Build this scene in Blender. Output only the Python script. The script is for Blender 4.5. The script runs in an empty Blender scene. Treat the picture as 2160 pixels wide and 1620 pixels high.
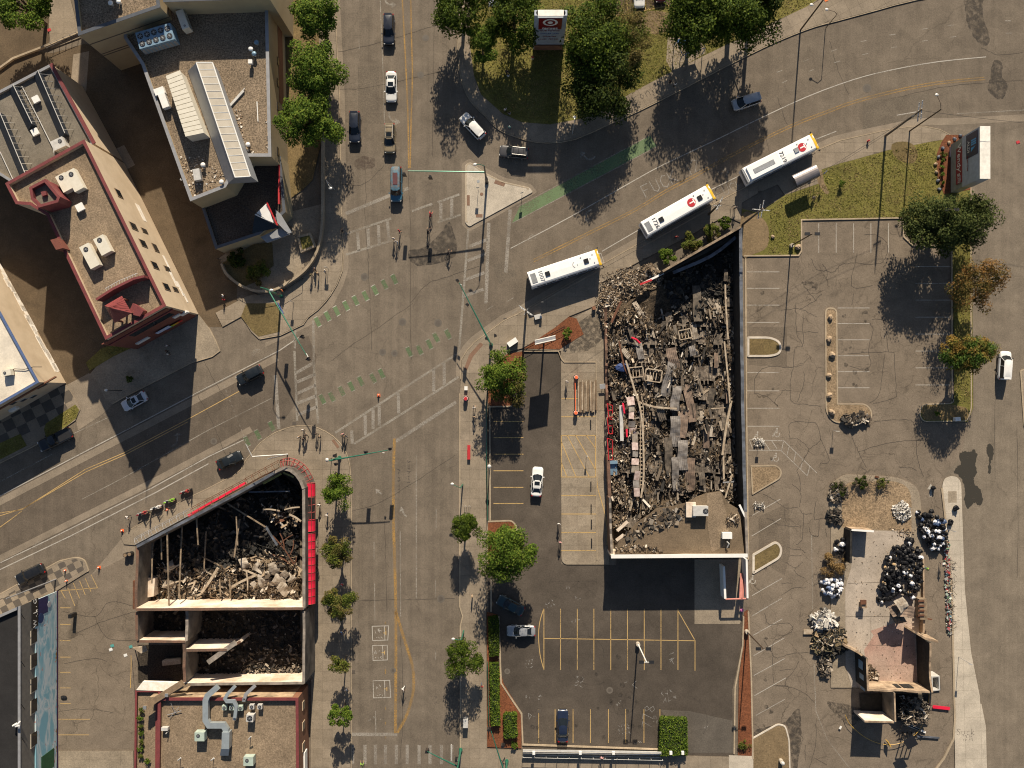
import bpy, math, random
import numpy as np
from mathutils import Vector, Matrix, Quaternion
R=math.radians
SC=bpy.context.scene
COL=SC.collection
# ---- the place is surveyed from straight above: one picture pixel is S metres on the ground, N is the point under the camera
S=0.0765; NX,NY=1100.,840.; H=135.0
# ---------------------------------------------------------------- camera
cam=bpy.data.objects.new('camera',bpy.data.cameras.new('camera')); COL.objects.link(cam)
cam.location=(0,0,H); cam.data.sensor_width=36; cam.data.lens=36*(H/S)/2160
cam.data.shift_x=-20/2160; cam.data.shift_y=30/2160; cam.data.clip_end=6000; cam.data.clip_start=1
SC.camera=cam
# ---------------------------------------------------------------- sky and sun
SUN_EL=R(31.0); SUN_AZ=0.075
w=bpy.data.worlds.new('World'); SC.world=w; w.use_nodes=True
nt=w.node_tree; bg=nt.nodes['Background']; sk=nt.nodes.new('ShaderNodeTexSky'); sk.sky_type='NISHITA'
sk.sun_disc=False; sk.sun_elevation=SUN_EL; sk.sun_rotation=SUN_AZ; nt.links.new(sk.outputs[0],bg.inputs[0]); bg.inputs[1].default_value=0.05
sl=bpy.data.lights.new('sun','SUN'); sl.energy=5.0; sl.angle=R(0.53); sl.color=(1,0.88,0.70)
so=bpy.data.objects.new('sun',sl); COL.objects.link(so); so.location=(0,60,90)
d=Vector((-math.sin(SUN_AZ)*math.cos(SUN_EL),-math.cos(SUN_AZ)*math.cos(SUN_EL),-math.sin(SUN_EL)))
so.rotation_euler=d.to_track_quat('-Z','Y').to_euler()
SC.view_settings.view_transform='Standard'; SC.view_settings.look='None'; SC.view_settings.gamma=1
SC.view_settings.use_curve_mapping=False; SC.cycles.filter_width=1.1; SC.view_settings.exposure=0.57
# ---------------------------------------------------------------- helpers
def P(px,py,h=0.0,z=None):
    k=S*(1-h/H); return Vector(((px-NX)*k,(NY-py)*k,h if z is None else z))
def g2(px,py,h=0.0):
    k=S*(1-h/H); return ((px-NX)*k,(NY-py)*k)
def G(pts,h=0.0): return [g2(p[0],p[1],h) for p in pts]
class MB:
    def __init__(s): s.v=[]; s.f=[]; s.m=[]
    def add(s,V,F,mi=0):
        n=len(s.v); s.v+= [tuple(p) for p in V]; s.f+=[tuple(i+n for i in f) for f in F]; s.m+=[mi]*len(F)
    def box(s,c,d,rot=0.0,mi=0,tilt=None):
        x,y,z=d[0]/2,d[1]/2,d[2]/2
        V=[Vector((a*x,b*y,e*z)) for e in(-1,1) for b in(-1,1) for a in(-1,1)]
        M=Matrix.Rotation(rot,3,'Z')
        if tilt is not None: M=M@tilt
        c=Vector(c); V=[M@v+c for v in V]
        s.add(V,[(0,2,3,1),(4,5,7,6),(0,1,5,4),(2,6,7,3),(0,4,6,2),(1,3,7,5)],mi)
    def prism(s,poly,z0,z1,mi=0,top=None,inset=0):
        if area(poly)<0: poly=poly[::-1]
        n=len(poly); tp=poly if not inset else offs(poly,-inset)
        V=[(p[0],p[1],z0) for p in poly]+[(p[0],p[1],z1) for p in tp]
        s.add(V,[(i,(i+1)%n,n+(i+1)%n,n+i) for i in range(n)],mi)
        s.add([(p[0],p[1],z1) for p in tp],[tuple(range(n))],mi if top is None else top)
    def flat(s,poly,z,mi=0):
        if area(poly)<0: poly=poly[::-1]
        s.add([(p[0],p[1],z) for p in poly],[tuple(range(len(poly)))],mi)
    def tube(s,a,b,r0,r1=None,n=8,mi=0,cap=True):
        a=Vector(a); b=Vector(b); r1=r0 if r1 is None else r1
        d=(b-a)
        if d.length<1e-6: return
        q=d.to_track_quat('Z','Y'); V=[]
        for c,r in((a,r0),(b,r1)):
            for i in range(n):
                t=2*math.pi*i/n; V.append(c+q@Vector((r*math.cos(t),r*math.sin(t),0)))
        F=[(i,(i+1)%n,n+(i+1)%n,n+i) for i in range(n)]
        if cap: F+=[tuple(range(n-1,-1,-1)),tuple(range(n,2*n))]
        s.add(V,F,mi)
    def path(s,pts,r,n=6,mi=0):
        for a,b in zip(pts,pts[1:]): s.tube(a,b,r,r,n,mi)
    def strip(s,pts,wd,z0,z1,closed=False,mi=0):
        L=offs_line(pts,wd/2,closed); Rr=offs_line(pts,-wd/2,closed); n=len(pts)
        for i in range(n if closed else n-1):
            j=(i+1)%n
            V=[(*L[i],z0),(*L[j],z0),(*Rr[j],z0),(*Rr[i],z0),(*L[i],z1),(*L[j],z1),(*Rr[j],z1),(*Rr[i],z1)]
            F=[(7,6,5,4),(0,1,5,4),(2,3,7,6)]
            if not closed:
                if i==0: F.append((3,0,4,7))
                if i==n-2: F.append((1,2,6,5))
            s.add(V,F,mi)
    def ribbon(s,pts,wd,z,closed=False,mi=0):
        L=offs_line(pts,wd/2,closed); Rr=offs_line(pts,-wd/2,closed); n=len(pts)
        for i in range(n if closed else n-1):
            j=(i+1)%n; s.add([(*Rr[i],z),(*Rr[j],z),(*L[j],z),(*L[i],z)],[(0,1,2,3)],mi)
    def sphere(s,c,r,nu=8,nv=6,mi=0,jit=0,rg=random):
        c=Vector(c); rr=r if hasattr(r,'__len__') else (r,r,r); V=[]
        for i in range(nv+1):
            a=math.pi*i/nv
            for j in range(nu):
                b=2*math.pi*j/nu; k=1+rg.uniform(-jit,jit) if jit else 1
                V.append(c+Vector((rr[0]*math.sin(a)*math.cos(b)*k,rr[1]*math.sin(a)*math.sin(b)*k,rr[2]*math.cos(a)*k)))
        F=[(i*nu+j,(i+1)*nu+j,(i+1)*nu+(j+1)%nu,i*nu+(j+1)%nu) for i in range(nv) for j in range(nu)]
        s.add(V,F,mi)
    def mesh(s,name,mats,off=None,smooth=False):
        me=bpy.data.meshes.new(name); V=s.v
        if off is not None: V=[(p[0]-off[0],p[1]-off[1],p[2]-off[2]) for p in V]
        me.from_pydata([tuple(v) for v in V],[],s.f)
        for m in mats: me.materials.append(m)
        if len(mats)>1: me.polygons.foreach_set('material_index',s.m)
        if smooth: me.polygons.foreach_set('use_smooth',[True]*len(me.polygons))
        me.update(); return me
    def ob(s,name,mats,parent=None,smooth=False,world=True):
        if not isinstance(mats,(list,tuple)): mats=[mats]
        off=None
        if parent is not None and world:
            off=Vector(parent.location)
            if parent.parent is not None: off+=Vector(parent.parent.location)
        me=s.mesh(name,mats,off,smooth); o=bpy.data.objects.new(name,me); COL.objects.link(o); o.parent=parent
        return o
def area(p): return sum(p[i][0]*p[(i+1)%len(p)][1]-p[(i+1)%len(p)][0]*p[i][1] for i in range(len(p)))/2
def offs_line(pts,dd,closed):
    n=len(pts); out=[]
    for i in range(n):
        p=Vector(pts[i][:2]); a=Vector(pts[i-1][:2]) if (i>0 or closed) else None; b=Vector(pts[(i+1)%n][:2]) if (i<n-1 or closed) else None
        d1=(p-a).normalized() if a is not None and (p-a).length>1e-9 else None
        d2=(b-p).normalized() if b is not None and (b-p).length>1e-9 else None
        if d1 is None: d1=d2
        if d2 is None: d2=d1
        n1=Vector((-d1.y,d1.x)); n2=Vector((-d2.y,d2.x)); m=n1+n2
        if m.length<1e-4: m=n1.copy()
        m.normalize(); k=dd/max(m.dot(n1),0.4); q=p+m*k; out.append((q.x,q.y))
    return out
def offs(poly,dd):
    if area(poly)<0: poly=poly[::-1]
    return offs_line(poly,-dd,True)
def cr(pts,n=5,closed=False):
    out=[]; N=len(pts); rng=range(N if closed else N-1)
    for i in rng:
        p1=pts[i]; p2=pts[(i+1)%N]; p0=pts[i-1] if (i>0 or closed) else p1; p3=pts[(i+2)%N] if (i+2<N or closed) else p2
        for k in range(n):
            t=k/n; out.append(tuple(0.5*((2*p1[c])+(-p0[c]+p2[c])*t+(2*p0[c]-5*p1[c]+4*p2[c]-p3[c])*t*t+(-p0[c]+3*p1[c]-3*p2[c]+p3[c])*t**3) for c in range(2)))
    if not closed: out.append(tuple(pts[-1][:2]))
    return out
def rnd(poly,r,n=5):
    "round the corners of a polygon given in picture pixels, r pixels"
    out=[]; N=len(poly)
    for i in range(N):
        p=Vector(poly[i][:2]); ri=poly[i][2] if len(poly[i])>2 else r
        a=Vector(poly[i-1][:2])-p; b=Vector(poly[(i+1)%N][:2])-p
        k=min(ri,a.length*.49,b.length*.49)
        if k<0.5: out.append((p.x,p.y)); continue
        A=p+a.normalized()*k; B=p+b.normalized()*k
        for j in range(n+1):
            t=j/n; q=A*(1-t)**2+p*2*t*(1-t)+B*t*t; out.append((q.x,q.y))
    return out
def clip(poly,cell):
    "clip a polygon with a convex counter-clockwise cell"
    out=list(poly)
    for i in range(len(cell)):
        a=cell[i]; b=cell[(i+1)%len(cell)]; inp=out; out=[]
        if not inp: return []
        def side(p): return (b[0]-a[0])*(p[1]-a[1])-(b[1]-a[1])*(p[0]-a[0])
        for j in range(len(inp)):
            p=inp[j]; q=inp[(j+1)%len(inp)]; sp=side(p); sq=side(q)
            if sp>=0: out.append(p)
            if (sp>=0)!=(sq>=0):
                t=sp/(sp-sq); out.append((p[0]+(q[0]-p[0])*t,p[1]+(q[1]-p[1])*t))
    return out
def inside(p,poly):
    c=False; n=len(poly)
    for i in range(n):
        a=poly[i]; b=poly[i-1]
        if (a[1]>p[1])!=(b[1]>p[1]) and p[0]<(b[0]-a[0])*(p[1]-a[1])/(b[1]-a[1])+a[0]: c=not c
    return c
def thing(name,label,cat,loc=(0,0,0),rz=0.0,group=None):
    o=bpy.data.objects.new(name,None); COL.objects.link(o); o.location=loc; o.rotation_euler=(0,0,rz); o.empty_display_size=.3
    tag(o,label,cat,group); return o
def tag(o,label=None,cat=None,group=None,kind=None):
    if label: o['label']=label
    if cat: o['category']=cat
    if group: o['group']=group
    if kind: o['kind']=kind
    return o
def struct(o): o['kind']='structure'; return o
def stuff(o): o['kind']='stuff'; return o
def dup(o,parent=None):
    c=o.copy(); COL.objects.link(c); c.parent=parent
    for ch in o.children: dup(ch,c)
    return c
def share(name,me,parent,loc=(0,0,0),rot=(0,0,0),sc=(1,1,1)):
    o=bpy.data.objects.new(name,me); COL.objects.link(o); o.parent=parent; o.location=loc; o.rotation_euler=rot; o.scale=sc; return o
# ---------------------------------------------------------------- materials
def _mat(name):
    m=bpy.data.materials.new(name); m.use_nodes=True; return m,m.node_tree,m.node_tree.nodes['Principled BSDF']
def rgb(c): return (c[0],c[1],c[2],1) if hasattr(c,'__len__') else (c,c,c,1)
def N(nt,t,**k):
    n=nt.nodes.new(t)
    for a,b in k.items():
        if a.startswith('i_'): n.inputs[a[2:].replace('_',' ')].default_value=b
        else: setattr(n,a,b)
    return n
def noise(nt,co,sc,det=4,rough=.6,dist=0.0):
    n=N(nt,'ShaderNodeTexNoise'); n.inputs['Scale'].default_value=sc; n.inputs['Detail'].default_value=det; n.inputs['Roughness'].default_value=rough
    n.inputs['Distortion'].default_value=dist; nt.links.new(co,n.inputs['Vector']); return n.outputs['Fac']
def ramp(nt,fac,stops,interp='LINEAR'):
    r=N(nt,'ShaderNodeValToRGB'); r.color_ramp.interpolation=interp; e=r.color_ramp.elements
    e[0].position=stops[0][0]; e[0].color=rgb(stops[0][1]); e[1].position=stops[1][0]; e[1].color=rgb(stops[1][1])
    for p,c in stops[2:]:
        x=e.new(p); x.color=rgb(c)
    nt.links.new(fac,r.inputs[0]); return r.outputs[0]
def mix(nt,fac,a,b,mode='MIX'):
    m=N(nt,'ShaderNodeMix',data_type='RGBA',blend_type=mode)
    for k,v in((0,fac),(6,a),(7,b)):
        if isinstance(v,bpy.types.NodeSocket): nt.links.new(v,m.inputs[k])
        else: m.inputs[k].default_value=v if k==0 else rgb(v)
    return m.outputs[2]
def coords(nt,world=True,rot=0,scale=(1,1,1)):
    if world: o=N(nt,'ShaderNodeNewGeometry').outputs['Position']
    else: o=N(nt,'ShaderNodeTexCoord').outputs['Object']
    if rot or scale!=(1,1,1):
        mp=N(nt,'ShaderNodeMapping'); mp.inputs['Rotation'].default_value=(0,0,rot); mp.inputs['Scale'].default_value=scale
        nt.links.new(o,mp.inputs['Vector']); o=mp.outputs[0]
    return o
def bump(nt,bs,h,st=.3,dist=.05):
    b=N(nt,'ShaderNodeBump'); b.inputs['Strength'].default_value=st; b.inputs['Distance'].default_value=dist
    nt.links.new(h,b.inputs['Height']); nt.links.new(b.outputs[0],bs.inputs['Normal'])
def M(name,c,rough=.6,metal=0.0,c2=None,sc=1.5,grain=.15,gs=14,world=True,bmp=.0,spec=None,emit=None):
    "plain surface with broad tone drift (c to c2) and fine grain"
    m,nt,bs=_mat(name); co=coords(nt,world); c2=c2 or tuple(x*.78 for x in c[:3])
    col=mix(nt,ramp(nt,noise(nt,co,sc,5,.6),[(.35,0.),(.68,1.)]),c,c2)
    if grain:
        col=mix(nt,1.0,col,ramp(nt,noise(nt,co,gs,3,.7),[(.3,1-grain),(.7,1+grain*.6)]),'MULTIPLY')
    nt.links.new(col,bs.inputs['Base Color']); bs.inputs['Roughness'].default_value=rough; bs.inputs['Metallic'].default_value=metal
    if spec is not None: bs.inputs['Specular IOR Level'].default_value=spec
    if bmp: bump(nt,bs,noise(nt,co,gs,3,.7),bmp)
    return m
def ground_mat(name,c,c2,crack=None,crackscale=.16,stain=.25,streak=None,grain=.22,rough=.9,joints=None,tar=.0):
    m,nt,bs=_mat(name); co=coords(nt); c,c2=[(v[0]*1.03,v[1]*.985,v[2]*.93) for v in(c,c2)]
    col=mix(nt,ramp(nt,noise(nt,co,.035,6,.62,.4),[(.34,0.),(.66,1.)]),c,c2)
    col=mix(nt,1.0,col,ramp(nt,noise(nt,co,.32,6,.7,.3),[(.28,.74),(.72,1.20)]),'MULTIPLY')
    col=mix(nt,1.0,col,ramp(nt,noise(nt,co,4.5,3,.75),[(.28,1-grain*1.15),(.72,1+grain*.9)]),'MULTIPLY')
    sp=noise(nt,co,13,2,.6); col=mix(nt,1.0,col,ramp(nt,sp,[(.36,.80),(.64,1.16)]),'MULTIPLY')
    if streak is not None:
        for (rot,amt) in streak:
            c3=coords(nt,True,rot,(1.0,.02,1)); col=mix(nt,1.0,col,ramp(nt,noise(nt,c3,1.1,4,.65),[(.3,1-amt),(.7,1+amt*.6)]),'MULTIPLY')
    if stain:
        s1=ramp(nt,noise(nt,co,.17,5,.72,.8),[(.60,0.),(.74,1.)]); col=mix(nt,s1,col,mix(nt,1.0,col,(1-stain,)*3,'MULTIPLY'))
        s2=ramp(nt,noise(nt,co,.9,4,.7,.5),[(.66,0.),(.76,1.)]); col=mix(nt,s2,col,mix(nt,1.0,col,(1-stain*1.1,)*3,'MULTIPLY'))
    if crack:
        nz=N(nt,'ShaderNodeTexNoise'); nz.inputs['Scale'].default_value=.35; nz.inputs['Detail'].default_value=5; nt.links.new(co,nz.inputs['Vector'])
        ad=N(nt,'ShaderNodeVectorMath',operation='MULTIPLY_ADD'); nt.links.new(nz.outputs['Color'],ad.inputs[0]); ad.inputs[1].default_value=(3.2,3.2,0); nt.links.new(co,ad.inputs[2])
        for scl,wd,k in((crackscale,.012,crack),(crackscale*2.6,.016,crack*.55)):
            vo=N(nt,'ShaderNodeTexVoronoi',feature='DISTANCE_TO_EDGE'); vo.inputs['Scale'].default_value=scl; nt.links.new(ad.outputs[0],vo.inputs['Vector'])
            cm=ramp(nt,vo.outputs['Distance'],[(0,1.),(wd*scl/.16*.6,0.)])
            gate=ramp(nt,noise(nt,co,.09*scl/.16,3,.6),[(.42,0.),(.56,1.)]); 
            mk=mix(nt,1.0,cm,gate,'MULTIPLY'); mk2=mix(nt,1.0,mk,(k,k,k),'MULTIPLY'); col=mix(nt,mk2,col,mix(nt,1.0,col,(.35,.34,.33),'MULTIPLY'))
    nt.links.new(col,bs.inputs['Base Color']); bs.inputs['Roughness'].default_value=rough; bs.inputs['Specular IOR Level'].default_value=.25
    bump(nt,bs,sp,.25,.03); return m
def paint_mat(name,c,wear=.5,seed=0):
    "road paint: worn through to the road below where the noise says so"
    m,nt,bs=_mat(name); co=coords(nt); n1=noise(nt,co,3.5+seed,5,.75); n2=noise(nt,co,.25,3,.6)
    f=N(nt,'ShaderNodeMath',operation='MULTIPLY_ADD'); nt.links.new(n2,f.inputs[0]); f.inputs[1].default_value=.6; nt.links.new(n1,f.inputs[2])
    a=ramp(nt,f.outputs[0],[(.48+.28*wear,1.),(.66+.30*wear,0.)]) if wear<.01 else ramp(nt,f.outputs[0],[(.92-.40*wear,1.-.45*wear),(1.14-.36*wear,.30*(1-wear)+.05)])
    nt.links.new(ramp(nt,n1,[(.3,tuple(x*.8 for x in c)),(.7,c)]),bs.inputs['Base Color']); bs.inputs['Roughness'].default_value=.8
    nt.links.new(a,bs.inputs['Alpha']); return m
def stain_mat(name,c,k=.6,sc=1.2):
    m,nt,bs=_mat(name); co=coords(nt); n1=noise(nt,co,sc,5,.7,.5); nt.links.new(ramp(nt,n1,[(.36,0.),(.62,k)]),bs.inputs['Alpha']); bs.inputs['Base Color'].default_value=rgb(c); bs.inputs['Roughness'].default_value=.9; return m
def isl_mat(name,stops,rough=.8,bmp=0,metal=0.0,sc=3.0,trans=0):
    "each loose piece of the mesh takes its own tone"
    m,nt,bs=_mat(name); ge=N(nt,'ShaderNodeNewGeometry'); col=ramp(nt,ge.outputs['Random Per Island'],stops)
    co=coords(nt,False); col=mix(nt,1.0,col,ramp(nt,noise(nt,co,sc,4,.7),[(.3,.7),(.7,1.2)]),'MULTIPLY')
    nt.links.new(col,bs.inputs['Base Color']); bs.inputs['Roughness'].default_value=rough; bs.inputs['Metallic'].default_value=metal
    if trans:
        tr=N(nt,'ShaderNodeBsdfTranslucent'); nt.links.new(col,tr.inputs[0]); ms=N(nt,'ShaderNodeMixShader'); ms.inputs[0].default_value=trans
        nt.links.new(bs.outputs[0],ms.inputs[1]); nt.links.new(tr.outputs[0],ms.inputs[2]); nt.links.new(ms.outputs[0],nt.nodes['Material Output'].inputs['Surface'])
    return m
def leafmat(name,a,b,c,hue2=None):
    m,nt,bs=_mat(name); ge=N(nt,'ShaderNodeNewGeometry'); oi=N(nt,'ShaderNodeObjectInfo'); co=N(nt,'ShaderNodeTexCoord').outputs['Object']
    col=ramp(nt,ge.outputs['Random Per Island'],[(0,a),(.55,b),(1,c)])
    if hue2 is not None:
        f=ramp(nt,noise(nt,co,.33,3,.6,.3),[(.44,0.),(.56,1.)]); col=mix(nt,f,col,ramp(nt,ge.outputs['Random Per Island'],[(0,hue2[0]),(1,hue2[1])]))
    col=mix(nt,1.0,col,ramp(nt,noise(nt,co,.8,3,.6),[(.3,.72),(.7,1.25)]),'MULTIPLY')
    nt.links.new(col,bs.inputs['Base Color']); bs.inputs['Roughness'].default_value=.7; bs.inputs['Specular IOR Level'].default_value=.12
    tr=N(nt,'ShaderNodeBsdfTranslucent'); nt.links.new(col,tr.inputs[0]); ms=N(nt,'ShaderNodeMixShader'); ms.inputs[0].default_value=.22
    nt.links.new(bs.outputs[0],ms.inputs[1]); nt.links.new(tr.outputs[0],ms.inputs[2]); nt.links.new(ms.outputs[0],nt.nodes['Material Output'].inputs['Surface']); return m
m_road=ground_mat('road_asphalt',(.150,.128,.104),(.185,.158,.128),crack=.4,crackscale=.06,stain=.16,streak=[(0,.15)])
m_road2=ground_mat('road_asphalt_dark',(.118,.099,.080),(.135,.113,.092),crack=.25,crackscale=.05,stain=.10,streak=[(R(-62),.13)])
m_roadn=ground_mat('road_asphalt_ne',(.142,.120,.097),(.172,.146,.117),crack=.35,crackscale=.05,stain=.14,streak=[(R(-62),.10)])
m_patch=ground_mat('asphalt_patch',(.135,.115,.094),(.15,.13,.105),stain=.15,grain=.3)
m_patch2=ground_mat('lot_patch',(.135,.113,.09),(.155,.13,.104),stain=.2,grain=.3)
m_roade=ground_mat('road_asphalt_east',(.175,.150,.122),(.20,.172,.138),crack=.25,crackscale=.06,stain=.10,streak=[(0,.12)])
m_lotd=ground_mat('lot_asphalt_brown',(.165,.138,.110),(.205,.172,.138),crack=.85,crackscale=.13,stain=.30)
m_lotc=ground_mat('lot_asphalt_black',(.062,.053,.045),(.108,.092,.077),crack=.3,crackscale=.12,stain=.28)
m_alley=ground_mat('alley_asphalt',(.095,.070,.045),(.128,.097,.064),crack=.35,crackscale=.1,stain=.28)
m_conc=ground_mat('pavement_concrete',(.235,.200,.158),(.285,.243,.193),stain=.22,grain=.12)
m_concl=ground_mat('pavement_pale',(.42,.385,.33),(.47,.43,.37),stain=.14,grain=.10)
m_concd=ground_mat('pavement_joint',(.12,.10,.08),(.14,.12,.095),stain=.1)
m_apron=ground_mat('gutter_concrete',(.215,.183,.147),(.25,.214,.172),stain=.15,grain=.12)
m_kerb=ground_mat('kerb_concrete',(.40,.335,.25),(.34,.285,.215),stain=.2,grain=.1)
m_kerbw=ground_mat('kerb_white',(.62,.58,.52),(.5,.46,.41),stain=.2,grain=.1)
m_pad=ground_mat('apron_concrete',(.255,.218,.172),(.29,.25,.198),crack=.2,crackscale=.1,stain=.3)
m_grass=ground_mat('grass_soil',(.125,.125,.03),(.19,.17,.05),stain=.3,grain=.4)
m_grassd=ground_mat('dry_grass_soil',(.20,.145,.075),(.13,.105,.045),stain=.3,grain=.4)
m_mulch=ground_mat('red_mulch',(.20,.075,.035),(.15,.058,.03),stain=.3,grain=.5)
m_gravel=ground_mat('gravel',(.30,.225,.15),(.25,.19,.125),stain=.2,grain=.6)
m_dirt=ground_mat('bare_soil',(.22,.165,.10),(.18,.135,.08),stain=.3,grain=.35)
m_tiled=M('paver_dark',(.105,.088,.07),.8,c2=(.085,.07,.058),grain=.2)
m_slab=ground_mat('burnt_slab',(.43,.38,.33),(.34,.30,.26),stain=.35,grain=.12)
m_pink=ground_mat('red_tile_floor',(.36,.19,.155),(.41,.36,.31),stain=.25,grain=.15)
m_brickpad=M('brick_red_tile',(.22,.125,.08),.8,grain=.25,gs=8)
m_white=paint_mat('paint_white_worn',(.46,.42,.36),.66)
m_whiteg=paint_mat('paint_white',(.55,.51,.45),.38)
m_whitex=paint_mat('paint_white_very_worn',(.40,.36,.31),.55)
m_yellow=paint_mat('paint_yellow_worn',(.50,.29,.08),.62)
m_yellowg=paint_mat('paint_yellow',(.60,.40,.16),.3)
m_green=paint_mat('paint_green',(.150,.225,.105),.30)
m_greenx=paint_mat('paint_green_worn',(.12,.21,.09),.62)
m_chalk=paint_mat('chalk',(.55,.53,.5),.72,2)
m_chalkd=paint_mat('dark_spray',(.07,.06,.055),.4,2)
m_black=M('black_metal',(.015,.015,.017),.4,grain=0)
m_steel=M('galvanised_steel',(.42,.43,.43),.45,.6,grain=.08)
m_alu=M('pale_metal',(.66,.64,.60),.4,.2,grain=.06)
m_wht=M('white_paint',(.80,.79,.76),.45,grain=.04,c2=(.74,.72,.68))
m_greenp=M('green_steel',(.03,.17,.11),.4,.2,grain=.05)
m_wood=M('weathered_wood',(.26,.18,.11),.8,c2=(.17,.115,.07),grain=.35,gs=6)
m_polew=M('pole_wood',(.16,.115,.075),.85,grain=.3,gs=8,world=False)
m_glass=M('dark_glass',(.012,.016,.02),.08,grain=0); 
m_tyre=M('tyre_rubber',(.02,.02,.02),.8,grain=0)
m_red=M('red_paint',(.50,.03,.035),.5,grain=.08)
m_orange=M('orange_plastic',(.85,.16,.05),.5,grain=0)
m_char=M('charred',(.010,.009,.008),.9,c2=(.03,.026,.022),grain=.4,gs=3)
# ================================================================ GROUND
def sheet(name,px,z,mat,h=0):
    b=MB(); b.flat(G(px,h),z); return struct(b.ob(name,mat))
def raised(name,px,z,mat,top=None):
    b=MB(); b.prism(G(px),-.05,z); return struct(b.ob(name,mat))
def pieces(name,parent,poly,cell,ang,z,mats,gap=.02,th=.03,pick=None,cap=280,org=None,cy=None,jit=0.0):
    "single slabs laid on a base, cut to its outline; those past the cap joined"
    rg=random.Random(len(poly)*7+int(cell*100)); poly=G(poly); poly=poly if area(poly)>0 else poly[::-1]; poly=offs(poly,-.03)
    ca,sa=math.cos(ang),math.sin(ang); cy=cy or cell
    loc=[(p[0]*ca+p[1]*sa,-p[0]*sa+p[1]*ca) for p in poly]
    x0,x1=min(p[0] for p in loc),max(p[0] for p in loc); y0,y1=min(p[1] for p in loc),max(p[1] for p in loc)
    if org: x0,y0=org
    cells=[]
    for i in range(int((x1-x0)/cell)+2):
        for j in range(int((y1-y0)/cy)+2):
            a=x0+i*cell+gap/2; b=y0+j*cy+gap/2; q=clip(loc,[(a,b),(a+cell-gap,b),(a+cell-gap,b+cy-gap),(a,b+cy-gap)])
            if len(q)<3 or abs(area(q))<cell*cy*.06: continue
            cx=sum(p[0] for p in q)/len(q); cyy=sum(p[1] for p in q)/len(q)
            q=[(p[0]*ca-p[1]*sa,p[0]*sa+p[1]*ca) for p in q]; c=(cx*ca-cyy*sa,cx*sa+cyy*ca); cells.append((q,c,i,j))
    cells.sort(key=lambda t:-abs(area(t[0]))); rest=MB(); k=0
    for q,c,i,j in cells:
        mi=pick(i,j,rg) if pick else rg.randrange(len(mats)); zz=z+rg.uniform(-jit,jit)
        if k<cap:
            b=MB(); b.prism(q,z-.004,zz+th); b.ob(name,mats[mi],parent)
        else: rest.prism(q,z-.004,zz+th,mi)
        k+=1
    if rest.v: stuff(rest.ob(name+'_rest',mats,parent))
gb=MB(); gb.add([(-1800,-1800,0),(1800,-1800,0),(1800,1800,0),(-1800,1800,0)],[(0,1,2,3)]); ground=struct(gb.ob('road',m_road))
# the darker running lanes of the diagonal street, and the pale service street in the east
sheet('road_lane_asphalt',[(-160,1125),(0,1045),(440,816),(575,745),(650,708),(668,752),(660,800),(600,885),(540,915),(440,963),(321,1029),(99,1140),(0,1190),(-160,1270)],.004,m_road2)
sheet('road_diagonal',[(1005,640),(980,700),(990,735),(1031,702),(1268,560),(1554,406),(1722,319),(1870,277),(1948,268),(2300,245),(2300,-300),(2000,-300),(1933,-5),(1760,44),(1610,98),(1436,187),(1344,233),(1281,261),(1213,293),(1156,300),(1130,405),(1026,459),(1010,560)],.0022,m_roadn)
sheet('road_east',[(2049,300),(2200,255),(2300,255),(2300,1800),(2084,1800),(2084,1640),(2079,1531),(2048,1376),(2035,1246),(2027,1013),(2007,1003),(1980,960),(1940,905),(2040,905),(2056,860),(2049,600)],.0045,m_roade)
# concrete gutter bands beside the kerbs
sheet('gutter',[(704,-40),(716,200),(720,430),(724,540),(724,565),(713,597),(690,638),(650,674),(600,708),(560,722),(560,732),(655,686),(702,646),(724,603),(735,566),(735,540),(731,430),(727,200),(715,-40)],.004,m_apron)
gut=cr([(1554,405),(1722,318),(1772,297),(1870,276),(1918,266),(1950,262),(2010,262),(2200,252)],3)
b=MB(); b.ribbon(G([(x,y-6) for x,y in gut]),1.1,.0046); struct(b.ob('gutter',m_apron))
kl=[(972,800),(973,760),(985,740),(1001,722),(1031,700),(1064,676),(1095,661),(1268,559),(1344,516),(1554,405)]
b=MB(); b.ribbon(G([(x-4,y-6) for x,y in kl]),.9,.0046); struct(b.ob('gutter',m_apron))
b=MB(); b.ribbon(G([(-160,1140),(0,1058),(440,829),(585,754)]),1.1,.0085); struct(b.ob('gutter',m_apron))
b=MB(); b.ribbon(G([(-160,1256),(0,1178),(99,1128),(321,1017),(470,938),(530,905)]),1.0,.0085); struct(b.ob('gutter',m_apron))
def pave(name,px,mat=m_conc,z=.13,kerb=None,kmat=m_kerb,slab=None,ang=0,kw=.16,mats=None,cap=280,slaby=None):
    o=raised(name,px,z,mat)
    if kerb:
        b=MB(); b.strip(G(kerb),kw,-.02,z+.012); b.ob('kerb',kmat,o)
    if slab: pieces('paving_slab',o,px,slab,ang,z,mats or [m_conc],cap=cap,th=.012,cy=slaby)
    return o
m_conc2=ground_mat('pavement_concrete_b',(.222,.188,.147),(.265,.226,.178),stain=.25,grain=.12)
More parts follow.
